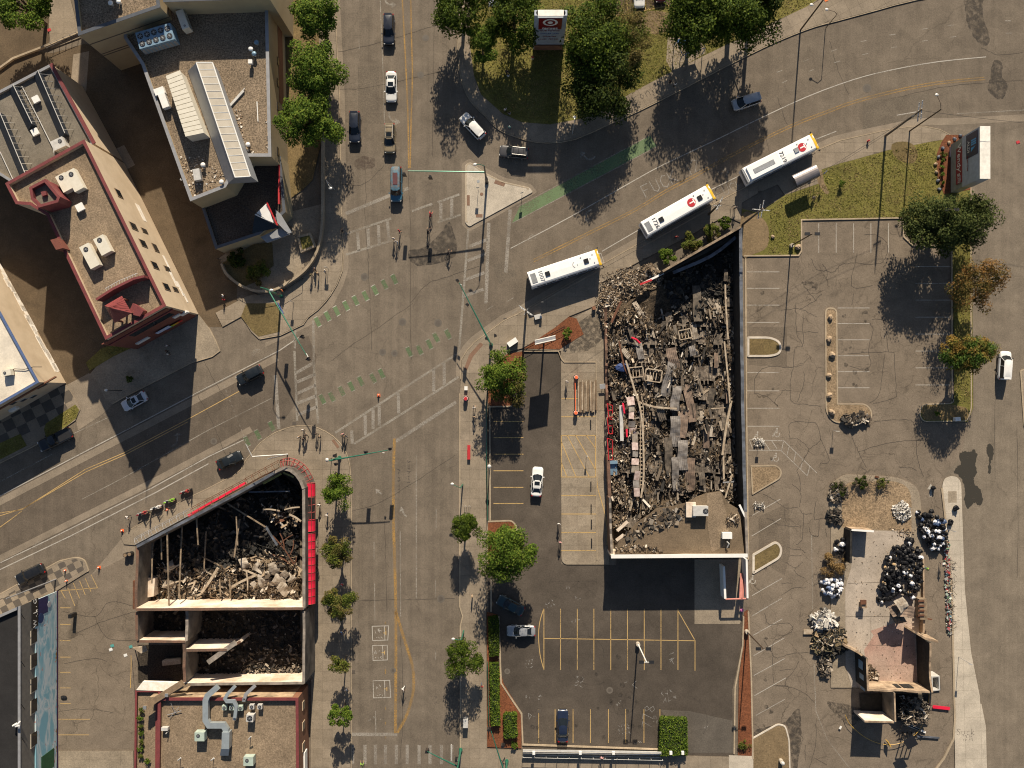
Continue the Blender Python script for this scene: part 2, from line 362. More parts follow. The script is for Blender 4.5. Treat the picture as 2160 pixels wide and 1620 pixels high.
# west walk beside the upper street, round the corner, with its planted strip
ck=[(704,-60),(712,130),(716,200),(720,430),(722,520),(724,545),(722,572),(711,600),(697,623),(686,637),(670,654),(650,669)]
pave('pavement',ck+[(640,684),(592,707),(546,715),(531,701),(510,668),(470,690),(455,660),(520,625),(560,615),(600,606),(645,575),(668,540),(680,500),(683,300),(672,60),(668,-60)],m_concd,.13,ck+[(640,684),(592,707),(548,715)],slab=1.55,ang=R(0),mats=[m_conc,m_conc2])
sheet('grass_patch',[(509,668),(520,640),(591,640),(591,700),(546,710),(532,698)],.16,m_grassd)
pave('pavement',[(420,664),(440,690),(455,718),(465,740),(448,752),(405,765),(262,838),(238,853),(224,845),(205,806),(190,790),(232,740),(300,727)],m_pad,.13,[(440,690),(455,718),(464,740),(448,752),(405,765),(262,838),(238,852)])
sheet('grass_patch',[(182,765),(215,735),(300,705),(305,722),(240,752),(190,782)],.16,m_grass)
# alleys and yards behind the brick block
sheet('alley',[(-160,90),(110,112),(180,92),(300,130),(452,440),(500,600),(500,640),(510,668),(470,690),(440,690),(418,664),(230,737),(190,790),(141,812),(-160,480)],.012,m_alley)
sheet('patch_repair',[(755,140),(800,140),(800,235),(755,236)],.003,m_patch)
sheet('patch_repair',[(730,235),(815,238),(812,262),(728,258)],.003,m_patch)
sheet('patch_repair',[(1040,560),(1075,545),(1090,580),(1052,600)],.005,m_patch)
sheet('patch_repair',[(1580,690),(1660,690),(1660,775),(1580,770)],.0095,m_patch2)
sheet('patch_repair',[(1600,1090),(1665,1060),(1666,1170),(1655,1215),(1600,1180)],.0095,m_patch2)
sheet('patch_repair',[(1820,215),(1960,195),(1965,250),(1890,268),(1822,290)],.003,m_patch)
sheet('yard_pale_patch',[(155,115),(188,108),(182,190),(178,220),(150,170)],.02,m_conc)  # paler sheet painting the sunlit part of the yard, cut along the shadow edge
sheet('yard_pale_patch',[(235,318),(262,306),(285,348),(258,362)],.02,m_conc)
sheet('parking_corner',[(-160,-160),(108,-160),(108,60),(102,95),(60,120),(-20,165),(-160,230)],.02,m_alley)
pave('walkway',[(106,-100),(150,-100),(150,0),(171,80),(108,104),(104,60)],m_concd,.13,slab=2.4,mats=[m_conc])
b=MB(); b.strip(G([(-60,190),(30,125),(108,95),(168,70)]),.3,0,.45); tag(b.ob('retaining_wall',m_kerb),'low concrete edging wall along the top of the alley in the upper left corner','wall')
sheet('driveway',[(141,812),(188,787),(205,806),(224,845),(238,853),(215,875),(165,908),(160,880),(170,862),(164,850)],.016,m_apron)
# checkered walk in front of the white-roofed building, with lawn
o=raised('pavement',[(-160,930),(0,862),(60,838),(141,812),(164,850),(170,864),(160,885),(100,925),(0,975),(-160,1050)],.13,m_conc)
pieces('paving_tile',o,[(-100,905),(0,862),(60,838),(141,812),(155,835),(150,872),(50,918),(0,942),(-100,990)],1.75,R(26),.132,[m_conc,m_tiled],gap=.01,th=.01,pick=lambda i,j,r:(i+j)%2)
b=MB(); b.strip(G([(160,885),(100,927),(0,977),(-100,1027)]),.16,0,.15); b.ob('kerb',m_kerb,o)
sheet('grass_patch',[(98,893),(160,853),(168,864),(162,882),(140,900),(98,924),(94,905)],.165,m_grass)
sheet('grass_patch',[(-160,1000),(-60,962),(0,935),(44,915),(58,940),(0,970),(-100,1020)],.165,m_grass)
# traffic island
isl=rnd([(981,348),(992,342),(1026,366),(1060,383),(1117,396),(1125,405),(1026,459),(1001,472),(990,479),(981,470)],5)
sheet('island_apron',rnd([(974,345),(990,334),(1030,357),(1062,374),(1120,388),(1134,405),(1030,467),(1004,481),(990,489),(974,474)],6),.004,m_apron)
o=raised('traffic_island',isl,.13,m_concl)
b=MB(); b.strip(G(rnd([(983,470),(983,350),(991,344),(1026,368),(1060,385),(1117,398)],5))[:],.16,0,.145); b.ob('kerb',m_kerb,o)
for q in([(1045,380),(1066,387),(1063,394),(1042,387)],[(985,412),(991,412),(991,434),(985,434)],[(1004,452),(1018,452),(1018,459),(1004,459)]):
    b=MB(); b.prism(G(q),.12,.145); b.ob('tactile_plate',m_brickpad,o)
for c,r in(((1009,383),3.2),((1016,410),3.6)):
    b=MB(); b.tube(P(*c,z=.12),P(*c,z=.15),r*S,n=14); b.ob('manhole_cover',m_steel if r<3.4 else m_brickpad,o)
# corner plaza by the big sign
ok=cr([(962,-60),(964,60),(967,130),(974,170),(985,201),(1001,224),(1023,245),(1043,266),(1064,280),(1110,296),(1156,302),(1213,294),(1281,264),(1344,236),(1436,190),(1520,146),(1610,101),(1672,74),(1721,56),(1760,46),(1849,22),(1933,0),(2100,-30)],2)
ik=[(2100,-60),(1740,-10),(1700,15),(1600,62),(1480,120),(1400,160),(1330,197),(1280,230),(1230,250),(1160,263),(1100,258),(1060,240),(1015,200),(1000,160),(992,100),(990,-60)]
pave('pavement',ok+ik,m_concd,.13,ok,slab=1.9,ang=R(28),mats=[m_conc,m_conc2])
sheet('lawn',[(990,-100),(992,100),(1000,160),(1015,200),(1060,240),(1100,258),(1160,263),(1230,250),(1280,230),(1330,197),(1400,160),(1480,120),(1600,62),(1700,15),(1740,-10),(1780,-100)],.125,m_grass)
sheet('bare_patch',cr([(1336,40),(1370,24),(1412,30),(1418,56),(1390,72),(1360,70),(1340,60)],3,True),.135,m_dirt)
sheet('parking_bay',[(1290,-100),(1425,-100),(1425,10),(1362,22),(1300,34),(1285,10)],.132,m_alley)
o=raised('bus_stop_pad',[(1408,80),(1470,68),(1490,112),(1418,152),(1405,130)],.15,m_pad)
# south walk of the diagonal street
k1=kl+[(1722,318),(1772,297),(1870,275),(1918,268),(1948,267),(1982,274),(2031,300)]
w1=[(2031,304),(2005,293),(1960,300),(1870,318),(1800,338),(1772,345),(1733,358),(1735,385),(1655,412),(1640,390),(1600,407),(1565,428),(1562,470),(1530,456),(1500,472),(1450,500),(1400,526),(1345,554),(1270,596),(1268,640),(1200,668),(1160,700),(1102,735),(1075,742),(1040,775),(1028,830),(1026,1000),(1026,1300),(1028,1700),(971,1700),(971,1320),(976,1300),(970,1280),(970,830)]
pave('pavement',k1+w1,m_concd,.13,k1,slab=1.55,ang=R(0),mats=[m_conc,m_conc2],cap=290)
b=MB(); b.strip(G([(970,830),(970,1280),(976,1300),(971,1320),(971,1700)]),.16,0,.145); struct(b.ob('kerb',m_kerb))
sheet('tactile_strip',rnd([(1013,722),(1020,727),(998,752),(985,782),(978,780),(990,748)],3),.147,m_brickpad)
# the grassed verge by the bus shelter
sheet('lawn',[(2031,304),(2005,292),(1960,300),(1870,318),(1800,338),(1772,345),(1733,358),(1735,385),(1655,412),(1600,450),(1565,440),(1562,540),(1686,540),(1690,463),(1905,460),(1980,520),(2006,520),(2010,600),(2012,850),(1950,853),(1940,870),(1946,888),(2040,890),(2052,860),(2048,380),(2046,310)],.13,m_grass)
sheet('bare_patch',cr([(1564,452),(1600,455),(1620,480),(1618,520),(1590,536),(1564,538)],3,True),.145,m_dirt)
sheet('worn_path',cr([(1733,362),(1738,385),(1748,405),(1742,410),(1728,392),(1722,372)],3,True),.145,m_dirt)
sheet('bare_patch',cr([(1880,305),(1915,300),(1935,320),(1925,345),(1890,335)],3,True),.143,m_grassd)
b=MB()
for q in([(2047,305),(2047,600),(2048,862),(2040,888),(1946,889),(1938,872),(1945,853),(2010,851)],[(2008,851),(2007,520)],):
    b.strip(G(rnd(q,9)),.18,0,.155)
struct(b.ob('kerb',m_kerb))
b=MB(); b.strip(G([(1569,540),(1684,539,6),(1690,530,4),(1690,464),(1903,460),(1906,500),(1925,518),(2006,520)]),.22,0,.17); struct(b.ob('kerb',m_kerb))
sheet('planting_bed',[(1985,300),(1995,285),(2030,285),(2046,310),(2046,400),(1990,410),(1975,370),(1975,325)],.165,m_mulch)
sheet('grass_island',rnd([(1942,855),(2006,853),(2040,860),(2045,885),(1948,886),(1942,870)],8),.15,m_grassd)
# brown parking lot in the east
sheet('parking_lot',[(1562,538),(1686,538),(1690,462),(1903,458),(1930,520),(2008,520),(2012,850),(1945,853),(1938,870),(1946,890),(2040,890),(2030,960),(1990,1005),(1993,1091),(2007,1246),(2014,1800),(1585,1800),(1575,1290),(1578,1180)],.008,m_lotd)
def island(name,outer,mat,kmat,z=.15,kw=.22,ap=None):
    pts=rnd(outer,8)
    if ap: sheet('island_apron',ap,.012,m_apron)
    o=raised(name,pts,z-.03,mat); b=MB(); b.strip(G(pts),kw,0,z,closed=True); b.ob('kerb',kmat,o); return o
i1=[(1736,650,14),(1753,650,14) ,(1767,650,14),(1765,852,1),(1828,851,18),(1840,868,10),(1835,890,10),(1800,893,10),(1760,893,22),(1742,880,14)]
island('parking_island',[(1741,650,12),(1764,650,12),(1766,852,1),(1826,852,16),(1838,868,6),(1836,888,10),(1760,892,20),(1742,870,16)],m_gravel,m_kerb)
island('parking_island',[(1578,712,1),(1625,712,16),(1646,722,14),(1646,745,14),(1625,751,16),(1578,751,1)],m_grassd,m_kerbw,kw=.34)
island('parking_island',[(1584,983,1),(1638,982,12),(1648,993,8),(1645,1008,8),(1587,1042,1)],m_gravel,m_kerb)
island('parking_island',[(1589,1170,1),(1637,1142,14),(1648,1155,12),(1645,1175,12),(1589,1208,1)],m_grassd,m_kerbw,kw=.36)
o=island('parking_island',[(1587,1557,1),(1640,1527,6),(1656,1530,10),(1664,1560,8),(1668,1720,1),(1587,1720,1)],m_dirt,m_kerbw)
# gravel island, slab and pale walk of the burnt restaurant
o=raised('drive_island',rnd([(1748,1040,10),(1753,1020,16),(1780,1000,14),(1890,1005,22),(1935,1025,22),(1942,1060,8),(1950,1440,2),(1940,1450,2),(1790,1450,2),(1752,1450,2),(1752,1120,2)],10),.13,m_pad)
sheet('gravel_bed',rnd([(1776,1030,6),(1790,1016,8),(1892,1015,16),(1918,1030,14),(1922,1060,4),(1922,1122,2),(1774,1112,2)],6),.137,m_gravel)
sl=[(1795,1120),(1904,1119),(1922,1140),(1938,1300),(1935,1452),(1796,1449),(1783,1405),(1782,1240),(1795,1195)]
o=raised('foundation_slab',sl,.17,m_slab)
sheet('tiled_floor',[(1835,1330),(1925,1300),(1935,1452),(1830,1445),(1822,1370),(1842,1340)],.178,m_pink)
b=MB()
for l in([(1783,1300),(1938,1300)],[(1836,1300),(1836,1360)],[(1820,1360),(1934,1362)],[(1788,1230),(1930,1225)],[(1832,1404),(1934,1404)]): b.ribbon(G(l),.05,.184)
struct(b.ob('slab_joints',m_concd))
pw=[(1986,1024,8),(1991,1008,8),(2007,1003,8),(2020,1006,8),(2027,1018,6),(2035,1246,2),(2048,1376,3),(2079,1531,3),(2086,1800,1),(2014,1800,1),(2014,1640,1),(2007,1246,1),(1993,1091,1)]
pave('pavement',rnd(pw,5),m_concd,.13,slab=2.6,slaby=2.2,ang=R(1.5),mats=[m_concl])
b=MB(); b.strip(G([(1986,1030),(1993,1091),(2007,1246),(2013,1520),(2010,1560),(1990,1600),(1960,1640)]),.3,0,.17); struct(b.ob('kerb',m_kerb))
sheet('paving_patch',[(1999,1036),(2017,1036),(2017,1060),(1999,1060)],.146,m_pad)
sheet('asphalt_shoulder',[(1955,1120),(1995,1120),(2007,1250),(2013,1520),(1975,1615),(1950,1625),(1960,1400)],.012,m_lotd)
o=island('kerb_island',[(2152,782,4),(2200,770,2),(2200,905,2),(2160,900,4)],m_pad,m_kerb)
# the black lot and the concrete apron beside the burnt shop
sheet('parking_lot',[(1104,741),(1183,741),(1184,1190),(1300,1192),(1300,1175),(1576,1175),(1566,1300),(1566,1360),(1545,1455),(1547,1600),(1103,1578),(1103,1505),(1058,1440),(1054,1310),(1030,1290),(1030,855),(1080,856)],.006,m_lotc)
sheet('asphalt_patch',[(1465,1180),(1575,1180),(1566,1305),(1560,1316),(1465,1316)],.011,m_pad)
sheet('asphalt_patch',[(1393,1497),(1455,1500),(1545,1520),(1547,1588),(1455,1588)],.011,ground_mat('patch_dark',(.10,.09,.08),(.115,.104,.09),stain=.2))
ap=[(1104,737),(1160,702),(1210,670),(1268,640),(1280,640),(1282,900),(1286,1170),(1284,1191),(1192,1191,6),(1184,1183,6),(1183,741)]
o=pave('concrete_apron',rnd([(a[0],a[1],a[2] if len(a)>2 else 0) for a in ap],0),m_concd,.10,slab=2.9,slaby=3.1,mats=[m_pad,m_conc2])
b=MB(); b.strip(G([(1104,741),(1178,741),(1184,757),(1190,764),(1257,764),(1259,1180)]),.12,.08,.22); b.ob('kerb',m_kerb,o)
sheet('planting_bed',[(1104,735),(1130,718),(1172,690),(1200,668),(1216,672),(1231,705),(1180,737)],.15,m_mulch)
sheet('planting_bed',[(1031,775),(1062,748),(1104,741),(1104,765),(1080,800),(1080,856),(1036,856),(1030,850)],.14,m_mulch)
sheet('planting_bed',[(1027,1290),(1050,1296),(1052,1400),(1062,1440),(1100,1503),(1100,1578),(1028,1575)],.14,m_mulch)
o=island('parking_island',[(1028,1100,2),(1080,1098,10),(1090,1110,6),(1092,1180,8),(1085,1200,8),(1028,1190,2)],m_mulch,m_kerb)
sheet('planting_bed',[(1569,1290),(1577,1285),(1583,1420),(1586,1594),(1556,1594),(1558,1430),(1566,1370)],.14,m_mulch)
b=MB()
for q in([(1052,1300),(1057,1440),(1100,1505),(1103,1570),(1393,1580)],[(1568,1300),(1566,1362),(1550,1450),(1548,1590)],[(1578,1290),(1584,1420),(1588,1600)],[(1572,545),(1574,860),(1578,1180)],[(1036,1290),(1036,1200)],[(1034,1098),(1033,858),(1080,857)]):
    b.strip(G(q),.24,0,.19)
struct(b.ob('kerb',m_kerb))
pave('pavement',[(1026,1578),(1103,1582),(1395,1592),(1548,1596),(1548,1700),(1026,1700)],m_concd,.135,slab=1.9,mats=[m_conc,m_conc2])
sheet('pale_slab',[(1537,1592),(1588,1594),(1588,1700),(1537,1700)],.16,m_concl)
# walk and corner by the ruined corner building
c2=cr([(270,1120),(380,1059),(495,1002),(512,982),(522,966),(533,955),(549,935),(580,913),(613,901),(640,898),(669,902),(702,920),(724,944),(735,969),(740,1007),(741,1100),(741,1300),(741,1700)],2)
pave('pavement',c2+[(655,1700),(657,1280),(658,1020),(630,990),(596,985),(560,1000),(285,1150),(262,1148),(255,1132)],m_concd,.13,c2,slab=1.55,ang=R(0),mats=[m_conc,m_conc2],cap=290)
b=MB(); b.prism(G([(700,929),(705,926),(717,943),(712,946)]),.14,.155); struct(b.ob('tactile_plate',m_brickpad))
sheet('driveway',[(193,1212),(270,1120),(285,1150),(285,1165),(205,1205)],.012,m_apron)
sheet('parking_lot',[(40,1283),(122,1247),(205,1205),(290,1152),(290,1590),(122,1600),(60,1600)],.010,m_lotd)
o=raised('pavement',rnd([(-160,1310,0),(-60,1287,0),(125,1183,3),(160,1175,10),(180,1180,10),(188,1204,3),(120,1246,0),(43,1284,0),(-160,1370,0)],0),.13,m_conc)
pieces('paving_tile',o,[(-60,1300),(128,1186),(160,1178),(176,1184),(178,1202),(120,1238),(43,1278),(-60,1330)],1.15,R(27),.132,[m_conc,m_tiled],gap=.01,th=.01,pick=lambda i,j,r:(i+j)%2)
b=MB(); b.strip(G(rnd([(-60,1287,0),(125,1183,3),(160,1175,10),(180,1180,10),(188,1204,3)],4)),.16,0,.15); b.ob('kerb',m_kerb,o)
pave('concrete_apron',[(124,1583),(282,1583),(284,1700),(124,1700)],m_concd,.12,slab=2.5,mats=[m_pad])
# ================================================================ ROAD MARKINGS (sheets just above the asphalt)
def marks(name,lines,mat,wd=.15,z=.014):
    b=MB()
    for l in lines:
        if isinstance(l[0],(int,float)): l=[(l[0],l[1]),(l[2],l[3])]
        b.ribbon(G(l),wd,z)
    return struct(b.ob(name,mat))
marks('lane_line',[cr([(801,-30),(805,80),(809,180),(811,262)],3),(757,82,758,103),(878,960,878,1262),(920,1074,920,1115),(919,1225,919,1262),(919,1375,919,1392),(789,1143,789,1180),(790,1230,791,1310),(792,1500,793,1545),(844,1120,845,1300)],m_white,.14)
marks('centre_line',[cr([(847,-30),(852,60),(857,160),(861,260),(862,355)],3),cr([(866,-30),(868,80),(870,160),(867,260),(865,355)],3)],m_yellow,.22)
marks('centre_line',[cr([(832,925),(830,1000),(830,1100),(833,1200),(835,1298),(835,1420),(834,1547)],3),cr([(835,1290),(847,1330),(860,1371),(870,1405),(873,1440),(868,1477),(855,1515),(838,1545)],3)],m_yellow,.45)
yd=cr([(1010,600),(1075,572),(1240,490),(1340,440),(1400,403),(1460,371),(1560,316),(1667,264),(1748,232),(1800,213),(1883,191),(1975,173),(2076,163)],3)
marks('centre_line',[yd[4:],[(x+1,y+5) for x,y in yd[4:]]],m_yellow,.14)
marks('centre_line',[[(-60,1113),(0,1082),(46,1075),(180,990),(262,955),(395,885),(505,825)],[(-60,1119),(0,1088),(50,1072),(182,995),(264,959),(396,890)]],m_yellowg,.12,.014)
marks('centre_line',[[(0,1112),(25,1094),(46,1078)]],m_yellowg,.12,.0145)
marks('edge_line',[[(-60,1077),(0,1046),(240,921),(440,816),(590,739),(631,711)],[(-60,1216),(99,1140),(321,1029),(440,963),(520,925)],[(-60,1230),(150,1130),(330,1038),(440,978)]],m_whiteg,.16)
marks('edge_line',[cr([(1077,524),(1200,459),(1339,380),(1400,347),(1500,300),(1588,257),(1700,205),(1800,168),(1883,147),(1980,130),(2080,120)],3),[(1270,530),(1354,481),(1500,400),(1559,371)],[(1720,294),(1764,277)],[(1892,243),(1933,236)]],m_whiteg,.14)
marks('lane_line',[[(173,1053),(260,1008),(440,907),(573,840)],[(409,833),(500,786)],[(100,940),(230,880)],[(0,1016),(110,958)],[(2018,240),(2160,232)]],m_white,.12)
dz=[(1460,178,1510,178),(970,218,1020,214),(745,250,795,244),(470,300,522,292),(225,357,275,345),(1465,283,1515,283),(985,320,1040,312),(750,352,800,344),(485,407,535,400),(240,467,292,455),(0,535,50,522),(-30,440,20,422)]
dd=[(1760+a/4.05,c/4.05,1760+e/4.05,f/4.05) for a,c,e,f in dz]+[(1400+a/4.05,c/4.05,1400+e/4.05,f/4.05) for a,c,e,f in[(965,618,1012,602),(1010,710,1055,688),(1190,528,1235,508),(1240,610,1280,595)]]
marks('lane_dash',dd,m_white,.13)
marks('lane_dash',[(1080,660,1090,655),(1055,686,1066,679),(1068,637,1083,628),(1025,655,1040,645)],m_white,.12)
b=MB(); n=30
for i in range(n):
    if i%2==0:
        x0,y0=468+i*2.05*1.0,802+i*5.2; b.ribbon(G([(x0,y0),(x0+1.7,y0+4.2)]),.1,.015)
struct(b.ob('stop_line_dashes',m_white))
# stop bars and crosswalks
marks('stop_line',[(729,451,823,412),(852,401,862,397),(1076,442,1067,575),(581,791,588,905),(835,931,962,848),(1031,470,1025,640),(742,1549,838,1549)],m_whitex,.55)
marks('crosswalk_edge',[(728,494,825,461),(869,445,912,430),(923,427,969,410),(730,537,828,507),(923,469,972,453),(988,483,968,745),(621,740,627,888),(661,676,662,760),(661,760,671,893),(623,690,622,735),(707,913,862,812),(862,812,968,744),(747,936,862,864),(862,864,967,795)],m_white,.36)
marks('crosswalk_bar',[(754,489,757,529),(776,482,778,522),(798,475,800,514),(817,466,821,506),(930,428,930,466),(953,419,953,458),(624,787,664,764),(624,807,666,789),(625,831,666,812),(627,851,667,835),(627,875,669,858),(742,908,743,936),(770,875,771,918),(787,864,787,905),(800,856,800,898),(840,830,841,872),(915,778,915,826),(937,766,937,812),(990,520,1028,505),(986,550,1026,535),(982,590,1022,575),(978,625,1020,610)],m_whitex,.5)
marks('crosswalk_bar',[(x,1571,x,1612) for x in(744,770,792,813,836,859,884,907,931,953)],m_whitex,.5)
def gdash(pts,mat,wm):
    b=MB(); c=MB()
    for x,y in pts:
        u=(.44,.90); v=(.88,-.48); L=10.5; W=4.5
        q=[(x+u[0]*L*s-W*v[0]*t,y+u[1]*L*s-W*v[1]*t) for s,t in((-1,-1),(-1,1),(1,1),(1,-1))]; b.flat(G(q),.014)
        for s in(-1,1): c.ribbon(G([(x+u[0]*L*s-W*v[0],y+u[1]*L*s-W*v[1]),(x+u[0]*L*s+W*v[0],y+u[1]*L*s+W*v[1])]),.13,.019)
    struct(b.ob('bike_crossing_dashes',mat)); struct(c.ob('bike_crossing_ends',wm))
gdash([(670,679),(691,667),(710,656),(730,645),(750,634),(771,624),(791,612)],m_green,m_whiteg)
gdash([(811,600),(832,589),(680,842),(700,837),(721,825),(741,815),(761,804),(787,798),(805,788),(544,917),(573,899),(521,931),(863,742),(885,738),(906,726),(920,712),(945,705)],m_greenx,m_whitex)
sheet('bike_lane',[(1096,436),(1372,286),(1385,308),(1080,470)],.014,m_green)
marks('bike_lane_edge',[(1090,437,1372,285),(1080,471,1386,309)],m_white,.12,.019)
def arrow(px,py,ang,kind,sc=1.0,mat=m_white):
    "painted arrow; ang turns it from pointing up the picture"
    b=MB()
    if kind=='R': line=[(0,-1.7),(0,-.3),(.12,.35),(.5,.75),(1.0,.8)]; tip=[(.85,1.35),(2.0,.55),(.85,.15)]
    elif kind=='L': line=[(0,-1.7),(0,-.3),(-.12,.35),(-.5,.75),(-1.0,.8)]; tip=[(-.85,.15),(-2.0,.55),(-.85,1.35)]
    else: line=[(0,-1.8),(0,.4)]; tip=[(-.6,.4),(0,1.8),(.6,.4)]
    c,s=math.cos(ang),math.sin(ang); o=g2(px,py)
    T=lambda p:(o[0]+sc*(p[0]*c-p[1]*s),o[1]+sc*(p[0]*s+p[1]*c))
    b.ribbon([T(p) for p in line],.3*sc,.0145); b.flat([T(p) for p in tip],.0149); return struct(b.ob('lane_arrow',mat))
def turned(px,py,stem,tip,mat=m_white):
    b=MB(); b.ribbon(G(cr(stem,3)),.28,.0145); b.flat(G(tip),.0149); return struct(b.ob('lane_arrow',mat))
turned(0,0,[(812,-6),(814,4),(820,9),(827,10)],[(826,3),(836,10),(826,18)],m_white)
turned(0,0,[(821,237),(822,248),(828,255),(835,257)],[(834,249),(845,258),(833,265)],m_white)
turned(0,0,[(1255,330),(1247,336),(1238,335),(1232,328)],[(1225,318),(1224,334),(1236,322)])
turned(0,0,[(1249,443),(1238,447),(1236,458),(1238,465)],[(1232,462),(1240,471),(1246,460)])
turned(0,0,[(362,941),(372,936),(374,925),(374,918)],[(366,920),(375,912),(384,917)],m_white)
turned(0,0,[(858,1090),(852,1084),(848,1075)],[(842,1080),(846,1068),(853,1076)]); turned(0,0,[(805,1042),(797,1036)],[(794,1042),(792,1031),(802,1034)],m_whitex)
# stalls
marks('stall_line',[(1041,y,1104,y) for y in(889,923,958,993,1028,1062)],m_yellowg,.13,.012)
marks('stall_line',[(1184,y,1257,y) for y in(841,879,918.6,1006,1045,1084,1123,1161)]+[(1184,918,1184,1006),(1256,918,1256,1006),(1184,932,1215,1006),(1184,976,1196,1006),(1196,918,1243,1006),(1214,918,1256,990),(1236,918,1256,945)],m_yellowg,.14,.122)
marks('stall_line',[cr([(1256,919),(1258,980),(1260,1025),(1268,1055),(1276,1085),(1281,1120),(1280,1150)],3)],m_yellowg,.14,.1235)
xs=(1147.3,1182.4,1217.7,1252.7,1288.3,1323.6,1358.9,1394.2,1430)
marks('stall_line',[(x,1284,x,1413) for x in xs]+[(1466,1350,1466,1415),(1148,1346.5,1466,1351.6),(1430,1288,1465,1349)]+[cr([(1147,1284),(1139,1310),(1136,1340),(1139,1380),(1147,1412)],3)],m_yellowg,.12,.012)
marks('stall_line',[(x,1496,x,1567) for x in(1136.4,1170.9,1208.8,1245.5,1283.4,1319.8,1358.3,1392)],m_yellowg,.12,.012)
marks('stall_line',[(1575,y,1644,y) for y in(573.5,608,643.6,680,786,824.4,861,899)]+[(x,471,x,533) for x in(1727,1763.7,1800.7,1837,1874)]+[(1767,y,1834,y) for y in(649.6,682.5,716.8,750.4,784,818)]+[(1931,y,2005,y) for y in(562,597.6,633,669,704.7,740.5,776,812)],m_whiteg,.1,.016)
sl=[(130,625,422,455),(125,838,428,657),(128,1455,437,1277),(200,1620,437,1483)]
marks('stall_line',[(1560+a/4.908,960+c/4.908,1560+e/4.908,960+f/4.908) for a,c,e,f in sl]+[(1560+a/4.765,1280+c/4.765,1560+e/4.765,1280+f/4.765) for a,c,e,f in[(128,90,285,0),(135,287,430,120),(140,492,450,312),(143,690,452,520),(150,892,465,714),(165,1090,453,930)]],m_whiteg,.1,.016)
marks('drive_line',[[(1712,1128),(1714,1285)],[(1717,1400),(1721,1500),(1745,1560),(1792,1620),(1810,1650)]],m_white,.12,.016)
hz=[(80,1245),(380,1255),(660,1530)],[(80,1335),(350,1335),(580,1555)]
hx=[[(1560+a/4.05,620+c/4.05) for a,c in l] for l in hz]
marks('hatch_line',hx+[[(1560+a/4.05,620+c/4.05),(1560+e/4.05,620+f/4.05)] for a,c,e,f in[(85,1250,110,1320),(135,1255,190,1332),(205,1255,255,1330),(275,1255,320,1322),(375,1260,358,1340),(425,1300,402,1385),(480,1355,460,1445),(540,1415,520,1505),(600,1470,580,1550)]],m_whiteg,.1,.016)
marks('stall_line',[(43+84,y,43+84+22,y) for y in(1282,1317,1351,1386,1418,1451,1484)]+[(123,1517,190,1517),(123,1550,188,1550)]+[(124+4,1245,138,1262),(143,1240,158,1278),(155,1230,168,1262),(168,1225,180,1255),(180,1220,192,1248),(192,1212,206,1240)]+[(126,1246,206,1240)],m_yellowg,.1,.016)
marks('stall_line',[(1300,34,1425,10),(1362,22,1355,-30),(1395,16,1388,-30),(1325,29,1318,-30)],m_yellowg,.15,.14)
def isa(px,py):
    "painted wheelchair symbol"
    b=MB(); o=g2(px,py); r=.42
    ring=[(o[0]+r*math.cos(a),o[1]-.12+r*math.sin(a)) for a in[R(k) for k in range(150,400,18)]]; b.ribbon(ring,.1,.017)
    T=lambda p:(o[0]+p[0],o[1]+p[1])
    b.ribbon([T(p) for p in[(0,.55),(.02,.1),(-.45,.05),(-.62,-.45),(-.8,-.4)]],.12,.0175); b.ribbon([T(p) for p in[(-.02,.36),(-.38,.34)]],.09,.018)
    b.flat([T((.0+.13*math.cos(R(a)),.72+.13*math.sin(R(a)))) for a in range(0,360,40)],.0185); return struct(b.ob('wheelchair_symbol',m_whiteg))
isa(1639,914); isa(1637,966); isa(1598,921); isa(1588,1224)
b=MB(); o=g2(1963,1036)
b.ribbon([(o[0],o[1]-.9),(o[0],o[1]+.3)],.38,.016); b.flat([(o[0]-.55,o[1]+.3),(o[0]+.55,o[1]+.3),(o[0],o[1]+1.2)],.0165); struct(b.ob('lane_arrow',m_whiteg))
